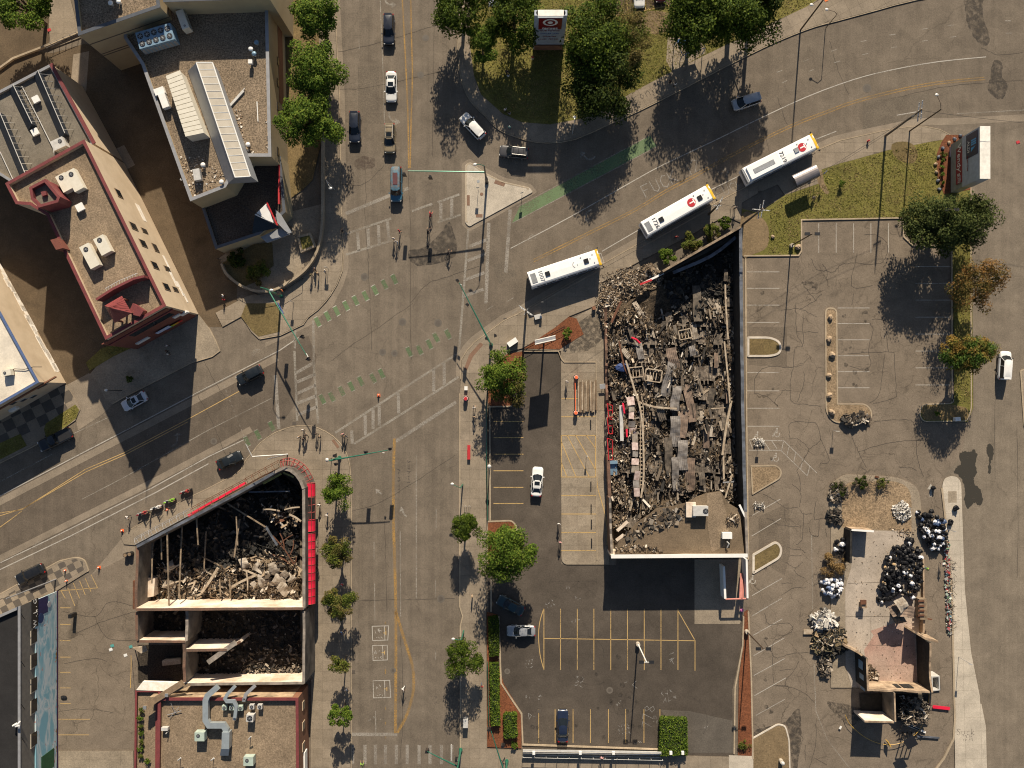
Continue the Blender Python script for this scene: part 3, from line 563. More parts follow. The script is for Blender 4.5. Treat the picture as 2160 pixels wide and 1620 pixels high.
# ---------------------------------------------------------------- lettering helper
def text(name,body,size,mat,loc,rot=(0,0,0),parent=None,ext=.0,align='CENTER',sx=1.0,shear=0,off=0):
    cu=bpy.data.curves.new(name,'FONT'); cu.body=body; cu.size=size; cu.align_x=align; cu.align_y='CENTER'; cu.extrude=ext; cu.shear=shear; cu.offset=off; cu.resolution_u=3
    t=bpy.data.objects.new(name,cu); COL.objects.link(t); bpy.context.view_layer.update()
    me=bpy.data.meshes.new_from_object(t.evaluated_get(bpy.context.evaluated_depsgraph_get())); bpy.data.objects.remove(t); me.name=name
    me.materials.clear(); me.materials.append(mat)
    o=bpy.data.objects.new(name,me); COL.objects.link(o); o.parent=parent; o.location=loc; o.rotation_euler=rot; o.scale=(sx,1,1); return o
STK={'F':[[(0,0),(0,1.4),(.8,1.4)],[(0,.75),(.6,.75)]],'U':[[(0,1.4),(.05,.2),(.4,0),(.75,.2),(.8,1.4)]],'C':[[(.8,1.2),(.4,1.4),(.05,.9),(.1,.3),(.45,0),(.8,.2)]],'K':[[(0,0),(0,1.4)],[(.75,1.4),(.02,.7),(.8,0)]],'1':[[(.2,0),(.25,1.4)]],'2':[[(0,1.1),(.35,1.4),(.75,1.1),(.1,.1),(.0,0),(.85,.05)]],'7':[[(0,1.4),(.75,1.4),(.25,0)]],'8':[[(.4,.75),(.05,1.1),(.4,1.4),(.72,1.1),(.4,.75),(.02,.35),(.4,0),(.8,.35),(.4,.75)]],'T':[[(0,1.4),(.9,1.4)],[(.45,1.4),(.45,0)]],'P':[[(0,0),(0,1.4),(.6,1.35),(.7,1.0),(.55,.75),(0,.7)]],'H':[[(0,0),(0,1.4)],[(.75,0),(.75,1.4)],[(0,.7),(.75,.7)]],'E':[[(.75,0),(0,0),(0,1.4),(.75,1.4)],[(0,.7),(.6,.7)]],'S':[[(.75,1.2),(.4,1.4),(.05,1.1),(.7,.4),(.4,0),(0,.2)]],'u':[[(0,.9),(.05,.1),(.35,0),(.6,.2),(.65,.9)]],'c':[[(.6,.8),(.2,.9),(.05,.4),(.25,0),(.6,.1)]],'k':[[(0,0),(0,1.4)],[(.5,.9),(.05,.4),(.6,0)]],'r':[[(0,0),(0,.9)],[(0,.6),(.5,.9)]],'o':[[(.3,.9),(.02,.5),(.3,0),(.6,.45),(.3,.9)]],'n':[[(0,0),(0,.9)],[(0,.6),(.35,.9),(.6,.6),(.6,0)]],'d':[[(.6,1.4),(.6,0),(.1,.1),(.05,.6),(.6,.7)]],' ':[]}
def chalk(body,px,py,sz,deg,mat=m_chalk,z=.016,sx=1,wd=.10):
    "hand drawn chalk strokes"
    rs=random.Random(len(body)+int(px)); b=MB(); o=g2(px,py); c,s=math.cos(R(deg)),math.sin(R(deg)); k=sz/1.4
    for r_,row in enumerate(body.split('\n')):
        x=-len(row)*.55
        for ch in row:
            for st in STK.get(ch,[]):
                q=[((x+a+rs.uniform(-.04,.04))*k,(e-.7-r_*1.8+rs.uniform(-.05,.05))*k) for a,e in st]; b.ribbon([(o[0]+a*c-e*s,o[1]+a*s+e*c) for a,e in q],wd,z)
            x+=1.1 if ch!='1' else .7
    return struct(b.ob('chalk_lettering',mat))
def scrib(px,py,w_,h_,deg,rows=2,mat=m_chalk,z=.0145,wd=.07,seed=0):
    "rows of unreadable chalk marks"
    rs=random.Random(int(px)*3+seed); b=MB(); o=g2(px,py); c,s=math.cos(R(deg)),math.sin(R(deg)); lh=h_/rows; n=max(2,int(w_/lh/.7))
    for r_ in range(rows):
        for i in range(n):
            x=(i+.15)/n*w_-w_/2; y=h_/2-(r_+.9)*lh; cw=w_/n*.75; q=[(x+rs.uniform(0,cw),y+rs.uniform(0,lh*.8)) for _ in range(rs.choice((3,4,5)))]; b.ribbon([(o[0]+a*c-e*s,o[1]+a*s+e*c) for a,e in q],wd,z)
    return struct(b.ob('chalk_marks',mat))
chalk('FUCK 12',1421,372,2.0,27,m_chalk,wd=.13); chalk('FUCK',1540,397,1.5,24,m_chalk,wd=.09)
scrib(1526,362,2.2,1.6,-30,2,wd=.06); scrib(1580,262,1.8,1.4,30,1,wd=.07); scrib(1514,337,.8,.8,0,1)
for i,(a,c) in enumerate([((785,1320),(820,1350)),((786,1361),(817,1392)),((787,1435),(822,1471))]):
    x0,y0=a; x1,y1=c; b=MB(); b.ribbon(G([(x0,y0+1),(x1,y0),(x1+2*(i-1),y1),(x0+1,y1+1)]),.12,.015,closed=True); b.ribbon(G([(x1-9-i,y0),(x1-8-i,y1)]),.10,.0155); struct(b.ob('chalk_box',m_whiteg))
    scrib((x0+x1)/2-6,(y0+y1)/2-3,1.3,1.0,40,1,m_whiteg,.016,.10,i); scrib((x0+x1)/2-3,y1-4,1.2,.5,5,1,m_whiteg,.016,.07,i)
    b=MB(); b.ribbon(G([(x1-12,(y0+y1)/2),(x1-5,(y0+y1)/2)]),.12,.0162); b.ribbon(G([(x1-6,(y0+y1)/2-4),(x1-6,(y0+y1)/2+4)]),.14,.0164); struct(b.ob('survey_mark',m_yellowg))
for y in(1315,1328,1415,1420,1495,1526,1556): b=MB(); b.ribbon(G([(813,y-3),(813,y+2)]),.13,.0162); struct(b.ob('survey_mark',m_yellow))
chalk('778',1368,1510,1.7,82,z=.0145,wd=.07)
for q in((1116,1400,1.3,1.6,0,3),(1222,1438,2.0,1.6,82,2),(1330,1442,3.4,1.7,-10,1),(1409,1468,2.4,2.2,20,2),(1417,1385,2.6,1.3,85,1),(1316,1538,2.0,1.8,10,3),(1138,1472,1.4,.7,55,1),(1113,1470,.8,.9,0,1),(1345,1566,1.5,.5,0,1),(1122,1510,1.6,1.3,0,1),(1305,1482,1.2,.5,60,1),(1160,1275,1.6,1.2,30,2),(1213,1310,1.8,.8,0,1),(1197,1240,1.1,.6,0,1),(1382,1518,.8,1.6,0,2),(1490,1535,1.0,.8,35,1),(1218,1262,1.2,.7,-30,1)): scrib(*q)
scrib(948,975,1.5,.7,45,1,wd=.05); scrib(790,1516,2.4,.9,0,1,m_whitex,wd=.12)
chalk('Suck',2038,1543,1.0,0,m_chalkd,.148,wd=.06); scrib(2040,1556,1.8,1.1,0,2,m_chalkd,.148,.05); scrib(2021,1305,1.0,.5,90,1,m_chalkd,.148,.04)
chalk('Prond',1355,200,1.4,26,m_chalkd,.15,wd=.08); scrib(842,1015,4.2,.8,90,1,m_chalkd,.016,.07); scrib(862,1000,4.6,.8,90,1,m_chalkd,.016,.07); scrib(919,1478,1.6,1.0,90,1,m_chalkd,.016,.05); scrib(1753,1538,.8,.4,25,1,m_chalkd,.02,.04)
# bicycle symbols, manholes, drains, tar
def bikesym(px,py,a):
    b=MB(); o=g2(px,py); c,s=math.cos(a),math.sin(a); T=lambda p:(o[0]+p[0]*c-p[1]*s,o[1]+p[0]*s+p[1]*c)
    for k in(-.45,.45): b.ribbon([T((k+.28*math.cos(R(t)),.28*math.sin(R(t)))) for t in range(0,360,40)],.07,.016,closed=True)
    b.ribbon([T(p) for p in[(-.45,0),(-.2,.4),(.3,.4),(.45,0)]],.07,.0165); b.ribbon([T(p) for p in[(-.2,.4),(0,0),(.3,.4),(.25,.6)]],.07,.017); struct(b.ob('bicycle_symbol',m_white))
bikesym(540,743,R(30)); bikesym(1122,502,R(28)); bikesym(1240,325+200,R(28)); bikesym(80,1149,R(28))
m_iron=M('cast_iron',(.10,.082,.066),.6,c2=(.09,.075,.06),grain=.3)
m_rim=M('manhole_collar',(.138,.118,.096),.85,grain=.2)
for x,y,r in[(898,80,4),(887,158,4.2),(769,584,5),(849,679,5),(924,681,5),(930,1263,5),(451,931,4),(807,743,4),(832,745,4),(823,345,0),(1286,1456,4),(676,938,4),(1829,186,6),(1070,1416,3),(829,1414,3)]:
    if r:
        b=MB(); o=g2(x,y); b.flat([(o[0]+(r+3.2)*S*math.cos(R(t)),o[1]+(r+3.2)*S*math.sin(R(t))) for t in range(0,360,20)],.0152); struct(b.ob('manhole_collar',m_rim))
        b=MB(); b.tube(P(x,y,z=.0),P(x,y,z=.022),r*S,n=18); struct(b.ob('manhole_cover',m_iron))
for x,y,a in[(621,893,0),(1066,674,30),(745,1417,0),(1137,1500,0)]:
    b=MB(); o=P(x,y,z=.012)
    for k in range(5): b.box((o.x+(k-2)*.12,o.y,.02),(.06,.5,.03),0)
    b.box((o.x,o.y,.008),(.62,.55,.02)); struct(b.ob('storm_drain',m_iron))
m_tar=ground_mat('tar_seam',(.07,.06,.052),(.09,.078,.066),stain=.1)
m_stain=stain_mat('oil_stain',(.055,.046,.038),.75); m_wet=paint_mat('wet_patch',(.035,.030,.022),.10,1); m_soot=stain_mat('soot_stain',(.05,.042,.034),.6,2.0)
rg=random.Random(4)
def wob(pts,n=7,a=2.2,rg=rg):
    q=cr(pts,n); return [(x+rg.uniform(-a,a),y+rg.uniform(-a,a)) for x,y in q]
seams=[[(700,112),(760,100),(860,72),(930,50)],[(700,188),(760,187),(840,172),(930,151)],[(720,388),(768,388),(810,350)],[(768,330),(772,400),(770,460),(777,545)],[(860,355),(866,480),(865,640),(868,760)],[(865,640),(900,600),(940,585),(1010,562)],[(915,0),(916,60),(914,200),(912,330)],[(700,760),(740,730),(800,690),(870,640)],[(720,1082),(800,1060),(900,1000),(960,960)],[(776,545),(781,640),(784,740)],[(418,835),(440,875),(458,915),(478,962)],[(430,760),(450,800),(475,840)],[(1750,86),(1765,140),(1790,200)],[(1600,220),(1618,300),(1624,330)],[(1640,205),(1655,250),(1662,262)],[(2070,100),(2105,115),(2160,110)],[(1895,205),(1980,185),(2070,175),(2160,170)],[(2044,285),(2075,283),(2090,281)],[(960,1262),(850,1265),(740,1268)],[(1128,940),(1180,905)],[(845,1340),(850,1480),(845,1600)],[(812,1100),(815,1290)],[(2100,790),(2098,900),(2100,1010)],[(2145,900),(2147,1050),(2146,1220)]]
b=MB()
for s_ in seams: b.ribbon(G(wob(s_,6,1.0)),.07,.0125)
struct(b.ob('tar_seams',m_tar))
z1=lambda l,ox,oy,k:[[(ox+a/k,oy+c/k) for a,c in q] for q in l]
cr1=z1([[(355,140),(520,130),(660,200)],[(520,130),(640,60),(700,0)],[(480,70),(485,320),(540,440),(470,470),(455,640),(440,700),(440,910),(560,945),(690,960)],[(540,160),(545,430)],[(485,320),(670,328)],[(1130,215),(1240,225)],[(1110,250),(1140,320),(1100,480),(1120,600),(1060,650),(940,620)],[(1240,225),(1270,490)],[(920,510),(1100,500),(1320,495)],[(1240,510),(1230,620),(1190,860),(1110,930)],[(1320,500),(1335,820),(1320,890),(1140,940)],[(130,850),(140,700),(250,620),(420,630),(550,605)],[(360,820),(440,825)],[(130,850),(240,880),(330,960)],[(365,840),(300,920),(330,960)],[(550,660),(550,760),(495,920)],[(420,1240),(500,1240),(590,1330),(550,1400)],[(650,1100),(690,1240),(590,1330)],[(690,1240),(770,1420),(690,1450)],[(430,1240),(440,1100),(650,1100)],[(950,1200),(1010,1340),(1080,1480)],[(1010,1350),(1200,1290),(1380,1255),(1600,1250)],[(1500,1100),(1520,1400),(1570,1560)],[(1040,1480),(1080,1520),(1030,1590)],[(1360,1480),(1480,1490),(1510,1510)],[(1150,1090),(1440,1075),(1490,1120)]],1560,620,4.05)
cr2=z1([[(240,400),(350,460),(470,545),(610,540)],[(340,665),(400,720),(640,745)],[(270,655),(345,670)],[(460,550),(480,690)],[(540,300),(630,385),(620,540)],[(630,385),(620,230),(600,150),(700,0)],[(620,560),(670,610),(750,600)],[(790,480),(770,650),(820,665),(920,645)],[(820,665),(815,830),(760,835)],[(660,600),(650,860),(580,930)],[(500,960),(640,985),(680,1010)],[(480,1110),(580,1165),(650,1110)],[(580,1165),(580,1220),(680,1280)],[(500,1045),(640,1040)],[(890,760),(900,850)],[(720,750),(740,820),(820,840)],[(430,1330),(540,1320)],[(430,1450),(560,1380),(690,1370)]],1560,960,4.908)
cr3=z1([[(250,60),(280,160),(340,180),(500,170),(520,250),(345,350),(320,450),(240,330)],[(320,450),(345,500),(400,510),(520,470),(690,460)],[(330,500),(340,760)],[(360,790),(460,795),(640,860),(750,960)],[(460,795),(470,740),(560,620),(590,550)],[(340,790),(490,800),(485,830)],[(400,640),(540,625)],[(770,1120),(760,1400),(700,1620)],[(760,1520),(880,1590)],[(590,1400),(640,1330),(590,1260)],[(660,1390),(660,1540)]],1560,1280,4.765)
cr4=z1([[(850,1190),(900,1290),(980,1300),(1050,1310),(1110,1250),(1220,1235),(1380,1245),(1480,1210),(1510,1080)],[(1250,1150),(1200,1380),(1230,1450),(1380,1430)],[(945,1240),(990,1300),(980,1380)],[(790,1430),(900,1560)],[(1220,1500),(1200,1600)],[(1300,990),(1420,1000),(1500,1060)]],1500,250,4.05)
cr5=[[(1160,1255),(1200,1245),(1230,1215),(1240,1200)],[(1230,1230),(1272,1270)],[(1150,1225),(1260,1226)],[(130,1290),(200,1300),(230,1270),(285,1280)],[(200,1300),(225,1345),(285,1350)],[(135,1400),(200,1390),(225,1395)],[(125,1500),(190,1495),(240,1505)],[(150,1340),(220,1310),(285,1290)]]
b=MB()
for s_ in cr1+cr2+cr3+cr4+cr5: b.ribbon(G(wob(s_,7,1.1)),.085,.0172)
struct(b.ob('lot_cracks',m_tar))
def blot(name,pts,mat,z=.0175,a=1.5): 
    b=MB(); q=cr(pts,5,True); q=[(x+rg.uniform(-a,a),y+rg.uniform(-a,a)) for x,y in q]; b.flat(G(q),z); return struct(b.ob(name,mat))
blot('wet_patch',[(2024,958),(2033,952),(2046,953),(2055,949),(2061,960),(2058,980),(2060,996),(2054,1010),(2056,1022),(2068,1033),(2073,1056),(2066,1066),(2055,1060),(2048,1068),(2040,1072),(2034,1056),(2036,1035),(2030,1015),(2022,1002),(2012,998),(2018,985),(2026,978)],m_wet)
blot('wet_patch',[(2082,940),(2092,938),(2096,958),(2090,975),(2090,995),(2084,996),(2086,965),(2080,955)],m_wet)
blot('road_patch',[(2034,-10),(2072,-10),(2074,35),(2088,80),(2080,96),(2062,88),(2042,55),(2036,20)],m_stain)
blot('road_patch',[(2095,130),(2113,132),(2114,160),(2125,178),(2118,205),(2100,208),(2084,188),(2090,160)],m_stain)
blot('dust_patch',[(748,340),(765,330),(790,335),(788,352),(765,358),(750,352)],stain_mat('dust',(.10,.07,.055),.6))
blot('oil_stain',[(1692,595),(1710,594),(1724,598),(1722,612),(1712,606),(1695,601)],m_soot)
blot('road_patch',[(1590,1542),(1650,1525),(1675,1500),(1688,1500),(1690,1560),(1676,1640),(1668,1580),(1655,1528),(1600,1556)],m_stain)
blot('burnt_ground',[(1222,680),(1262,660),(1275,700),(1255,730),(1215,745),(1200,730)],m_soot,.118)
blot('burnt_ground',[(930,490),(950,470),(960,540),(880,560),(860,530),(900,520)],m_stain)
blot('burnt_ground',[(1745,1480),(1800,1490),(1830,1500),(1800,1530),(1770,1515)],m_soot)
for i in range(46):
    k=i%4; x,y=[(1600+rg.random()*35,545+rg.random()*1000),(1780+rg.random()*50,655+rg.random()*180),(1200+rg.random()*150,1380+rg.random()*120),(1120+rg.random()*240,1530+rg.random()*30)][k]
    r=rg.uniform(2.5,6); blot('oil_stain',[(x+r*math.cos(a)*rg.uniform(.6,1.2),y+r*math.sin(a)*rg.uniform(.6,1.2)) for a in[R(t) for t in range(0,360,60)]],m_soot,.0178 if k!=3 else .013,.5)
b=MB()   # tyre rings
for cx,cy,r,a0,a1 in[(1230,1380,44,-150,20),(1250,1400,50,60,200),(1212,1372,34,0,300),(1312,1480,30,-60,130),(1430,1520,62,-70,40),(940,520,40,150,260),(925,430,50,180,290)]:
    b.ribbon(G([(cx+r*math.cos(R(t)),cy+r*.9*math.sin(R(t))) for t in range(a0,a1,10)]),.16,.0158)
struct(b.ob('tyre_marks',paint_mat('tyre_mark',(.05,.045,.04),.95)))
# ================================================================ BUILDINGS
m_tan=M('stucco_tan',(.56,.445,.315),.85,c2=(.47,.365,.25),sc=.4,grain=.12)
m_tanw=M('stucco_patched',(.86,.82,.76),.85,c2=(.72,.62,.50),sc=1.5,grain=.15)
m_cream=M('precast_cream',(.44,.35,.21),.85,c2=(.38,.30,.185),sc=.4,grain=.1)
m_brick=M('red_brick',(.20,.065,.042),.85,c2=(.16,.05,.035),sc=.6,grain=.3,gs=9)
m_brickb=M('brown_brick',(.24,.11,.06),.85,c2=(.19,.085,.048),sc=.6,grain=.3,gs=9)
m_redcap=M('red_clay_coping',(.20,.042,.042),.7,c2=(.14,.030,.032),sc=.8,grain=.3,gs=8)
m_redmet=M('red_metal_roof',(.25,.055,.055),.5,c2=(.20,.045,.045),grain=.1)
m_gcap=M('grey_flashing',(.33,.33,.34),.5,.2,c2=(.26,.26,.27),grain=.1)
m_dcap=M('dark_flashing',(.10,.11,.13),.5,.2,grain=.1)
m_rgrav=ground_mat('roof_gravel_brown',(.20,.158,.115),(.25,.2,.148),stain=.12,grain=.75)
m_rgrav2=ground_mat('roof_gravel_tan',(.222,.172,.122),(.262,.206,.148),stain=.22,grain=.45)
m_rgrey=ground_mat('roof_felt_grey',(.155,.142,.12),(.19,.172,.145),stain=.2,grain=.2)
m_rwhite=ground_mat('roof_white',(.62,.575,.49),(.70,.66,.585),stain=.1,grain=.05)
m_rblack=ground_mat('roof_black',(.022,.022,.024),(.032,.031,.032),stain=.1,grain=.1)
m_rtan=ground_mat('roof_membrane_tan',(.225,.175,.12),(.135,.103,.072),crack=.3,crackscale=.3,stain=.5,grain=.25)
m_acb=M('unit_cream',(.74,.69,.58),.45,.1,c2=(.66,.61,.5),grain=.05)
m_acg=M('unit_green',(.46,.55,.48),.45,.1,grain=.05)
m_acblue=M('unit_blue',(.22,.34,.45),.45,.2,grain=.1)
m_fan=M('fan_dark',(.025,.025,.03),.5,grain=0)
m_duct=M('duct_metal',(.40,.45,.47),.4,.4,c2=(.34,.38,.40),grain=.06)
m_monit=M('monitor_side',(.30,.31,.33),.5,.2,c2=(.26,.27,.285),grain=.06)
m_monglz=M('fibreglass_panel',(.55,.49,.40),.5,c2=(.46,.41,.33),sc=.7,grain=.15)
m_skyl=M('skylight_blue',(.022,.030,.045),.6,c2=(.015,.02,.03),grain=.1)
def cen(pts): return sum(p[0] for p in pts)/len(pts),sum(p[1] for p in pts)/len(pts)
def building(name,label,top,h,wall,roof,cap=None,par=.5,cw=.35,base=0,roofname='roof'):
    W=G(top,h); W=W if area(W)>0 else W[::-1]; c=cen(W); t=thing(name,label,'building',(c[0],c[1],0))
    b=MB(); b.prism(W,base,h-par); b.ob('wall',wall,t)
    b=MB(); b.flat(offs(W,-.02),h-par+.012); b.ob(roofname,roof,t)
    b=MB(); b.strip(offs(W,-cw/2),cw-.004,h-par-.002,h,closed=True); b.ob('parapet',wall,t)
    if cap: b=MB(); b.strip(offs(W,-cw/2),cw+.10,h+.003,h+.07,closed=True); b.ob('coping',cap,t)
    return t
def onwall(A,B,h,p):
    a=Vector(g2(*A,h)); d=Vector(g2(*B,h))-a; v=Vector(((p[0]-NX)*S,(NY-p[1])*S))
    k=(a.x*d.y-a.y*d.x)/(v.x*d.y-v.y*d.x); return Vector((v.x*k,v.y*k,(1-k)*H)),math.atan2(d.y,d.x),d.normalized()
def outn(d,t,p):
    n=Vector((d.y,-d.x)); c=Vector(t.location[:2])
    return n if n.dot(Vector(p[:2])-c)>0 else -n
def window(t,A,B,h,p,wd,ht,frame=None,glass=None):
    q,a,d=onwall(A,B,h,p); n=outn(d,t,q); q3=q-t.location
    b=MB(); b.box(q3+Vector((n.x*.03,n.y*.03,0)),(wd,.10,ht),a); f=b.ob('window',frame or m_wood,t,world=False)
    b=MB(); b.box(q3+Vector((n.x*.05,n.y*.05,0)),(wd*.84,.10,ht*.84),a); b.ob('pane',glass or m_glass,f,world=False)
def wallpanel(t,name,A,B,h,p,wd,ht,mat,pr=.06):
    q,a,d=onwall(A,B,h,p); n=outn(d,t,q); q3=q-t.location
    b=MB(); b.box(q3+Vector((n.x*pr/2,n.y*pr/2,0)),(wd,pr,ht),a); return b.ob(name,mat,t,world=False)
def rooftop(name,label,px,py,h,group=None,rz=0,cat='roof unit'):
    p=P(px,py,h); return thing(name,label,cat,p,rz,group)
def fan(t,x,y,z,r):
    b=MB(); b.tube((x,y,z),(x,y,z+.05),r,n=14); f=b.ob('fan',m_fan,t,world=False)
    b=MB(); b.tube((x,y,z+.06),(x,y,z+.09),r*.28,n=8)
    for k in range(3): b.box((x,y,z+.07),(r*1.8,.05,.012),k*math.pi/3)
    b.ob('grille',m_steel,f,world=False)
def acunit(label,px,py,base,w,dd,ht,rz,mat,fans=((0,0,.35),),group=None,cap=None,name='air_conditioner'):
    t=rooftop(name,label,px,py,base+ht,group,rz,'roof unit'); t.location.z=base
    b=MB(); b.box((0,0,ht/2+.12),(w,dd,ht-.12)); b.ob('casing',mat,t,world=False)
    b=MB(); b.box((0,0,.06),(w*1.04,dd*1.04,.12)); b.ob('kerb_frame',m_wood,t,world=False)
    b=MB()
    for k in range(5): b.box((-w/2+w*(k+.5)/5,-dd/2-.01,ht*.5+.1),(w*.12,.03,ht*.5))
    b.ob('louvre',m_gcap,t,world=False)
    for x,y,r in fans: fan(t,x,y,ht+.06,r)
    return t
# --- the brick block with red coping
B1T=[(178,295),(350,645),(223,716),(99,454),(64,432),(34,430),(12,387)]
b1=building('corner_brick_building','three storey building with red clay coping, tan side wall and gravel roof',B1T,12.4,m_tan,m_rgrav2,m_redcap,.7,.35)
E0,E1=(178,295),(350,645)
for x,y in[(1035,285),(1110,418),(1200,588),(1290,755)]: window(b1,E0,E1,12.4,(x/3.68,400+y/3.68),1.2,2.1)
for x,y in[(1120,320),(1295,613),(1360,775)]: window(b1,E0,E1,12.4,(x/3.68,400+y/3.68),.8,1.9)
for x,y in[(920,30),(1205,452)]: window(b1,E0,E1,12.4,(x/3.68,400+y/3.68),1.4,1.7)
for k,(x,y) in enumerate([(1095,180),(1290,560),(1340,680),(1400,770),(1440,840)]): wallpanel(b1,'patched_render',E0,E1,12.4,(x/3.68,400+y/3.68),[3.0,2.2,3.4,2.6,1.6][k],[1.3,.7,.9,.8,.6][k],m_tanw,.03)
F0,F1=(350,645),(223,716)
f=wallpanel(b1,'brick_facade',F0,F1,12.4,(318,694),10.9,11.4,m_brick,.14)
wallpanel(b1,'entrance_recess',F0,F1,12.4,(318,683),7.0,2.4,m_glass,.17)
for q in[(352,657),(340,663),(262,705),(275,703)]: window(b1,F0,F1,12.4,q,1.1,1.6,m_tan)
for q in[(372,664),(388,659),(300,716)]: wallpanel(b1,'wall_sign',F0,F1,12.4,q,2.2 if q[0]==300 else 1.2,1.0,m_wht,.3)
wallpanel(b1,'cornice',F0,F1,12.4,(296,688),10.9,.5,m_redcap,.3)
q,a,dd_=onwall(F0,F1,12.4,(342,691)); n_=outn(dd_,b1,q)
bn=MB(); bn.box((0,0,0),(2.4,.05,1.2)); o=bn.ob('cloth_banner',M('banner_cloth',(.55,.62,.8),.8,grain=.1)); o.location=(q.x+n_.x*.4,q.y+n_.y*.4,q.z); o.rotation_euler=(0,0,a); tag(o,'pale blue cloth banner hung on the red brick front of the corner building','banner')
bn=MB()
for k in range(5): bn.box((-1.2+k*.6,0,0),(.6,.04,.8),mi=k)
o=bn.ob('rainbow_flag',[M('flag_%s'%'abcde'[k],c,.7,grain=0) for k,c in enumerate([(.5,.02,.02),(.6,.25,.02),(.45,.42,.03),(.03,.3,.06),(.05,.06,.4)])]); q,a,dd_=onwall(F0,F1,12.4,(364,681)); o.location=(q.x+n_.x*.4,q.y+n_.y*.4,q.z); o.rotation_euler=(0,0,a); tag(o,'rainbow striped flag hung on the brick front beside the pale banner','flag')
# chimney on the west wall, back stair tower, sign wall, belfry
z0=12.4
b=MB(); b.prism(G([(106,506),(121,502),(133,523),(118,527)],z0+1.2),0,z0+1.2); b.ob('chimney',m_brick,b1)
TW=[(62,395),(95,378),(126,415),(122,426),(82,437),(66,420)]
b=MB(); b.prism(G(TW,z0+2.6),8,z0+1.9,0,top=1); b.ob('stair_tower',[m_redcap,m_rgrey],b1)
b=MB(); b.strip(offs(G(TW,z0+2.6),-.15),.4,z0+1.7,z0+2.6,closed=True); tw=b.ob('tower_parapet',m_redcap,b1)
b=MB(); b.prism(G([(84,404),(94,402),(96,410),(87,413)],z0+2.6),z0+1.8,z0+2.4); b.ob('hatch',m_redcap,b1)
b=MB(); b.strip(G([(204,632),(240,609),(283,588),(305,583)],z0+1.2),.35,z0-.6,z0+1.4); b.ob('screen_wall',m_redcap,b1)
b=MB(); b.path([P(x,y,z0+1.3)+Vector((0,.5,0)) for x,y in((222,616),(250,600),(290,584))],.05); 
for i in range(12): 
    p=P(224+i*5.6,614-i*2.8,z0+1.3); b.tube(p,p+Vector((0,.5,.02)),.03,n=4)
b.ob('roof_railing',m_alu,b1)
bx,by=g2(340-3,672); bh=13.9; hw=1.45; an=R(30)
Rz=Matrix.Rotation(an,3,'Z'); T=lambda x,y,z: Rz@Vector((x,y,0))+Vector((bx,by,z))
b=MB()
for sx in(-1,1):
    for sy in(-1,1): b.tube(T(sx*1.15,sy*1.15,9),T(sx*1.15,sy*1.15,bh),.16,n=6)
b.ob('belfry_column',m_brick,b1)
b=MB(); b.prism([T(x,y,0)[:2] for x,y in((-1.3,-1.3),(1.3,-1.3),(1.3,1.3),(-1.3,1.3))],8.5,11.6); b.ob('belfry_base',m_brick,b1)
b=MB(); V=[T(x,y,bh) for x,y in((-hw,-hw),(hw,-hw),(hw,hw),(-hw,hw))]+[T(0,0,bh+2.7)]; b.add(V,[(0,1,4),(1,2,4),(2,3,4),(3,0,4),(3,2,1,0)]); sp=b.ob('belfry_roof',m_redmet,b1)
b=MB()
for i in range(4):
    A,Bq=V[i],V[(i+1)%4]
    for k in range(1,8):
        p=A.lerp(Bq,k/8); kk=1-abs(k/8-.5)*2; b.tube(p+Vector((0,0,.02)),p.lerp(V[4],kk*.98)+Vector((0,0,.05)),.03,n=4) if kk>.1 else None
b.ob('standing_seam',m_redmet,sp)
b=MB(); b.tube(V[4],V[4]+Vector((0,0,1.4)),.04,n=5); b.ob('finial',m_black,sp)
b=MB(); b.prism(G([(282,640),(305,655),(297,668),(272,662)],12.6),11.2,12.9); b.ob('belfry_annex',m_redcap,b1)
for lb,x,y,w,d,r in(('cream rooftop unit nearest the red stair tower',135,385,1.5,2.6,58),('cream rooftop unit with low side box beside the stair tower pair',157,380,1.5,3.2,58),('cream rooftop unit with stepped end in the middle of the gravel roof',189,540,1.5,3.6,58),('cream rooftop unit east of its stepped neighbour on the gravel roof',216,517,1.6,2.7,58)):
    acunit(lb,x,y,11.72,d,w,1.2,R(r+240+0),m_acb,((-d*.3,0,.36),),'cream air conditioners on the gravel roof')
m_vent=m_alu
def vent(lb,x,y,base,w,ht=.7,rz=R(28),mat=m_wht,grp=None):
    t=rooftop('roof_vent',lb,x,y,base+ht,grp,rz,'roof vent'); t.location.z=base
    b=MB(); b.box((0,0,ht*.3),(w*.7,w*.7,ht*.6)); b.ob('curb',m_gcap,t,world=False); b=MB(); b.box((0,0,ht*.8),(w,w,ht*.4)); b.ob('hood',mat,t,world=False); return t
vent('white square vent south of the rooftop unit pair by the stair tower',168,437,11.7,1.1)
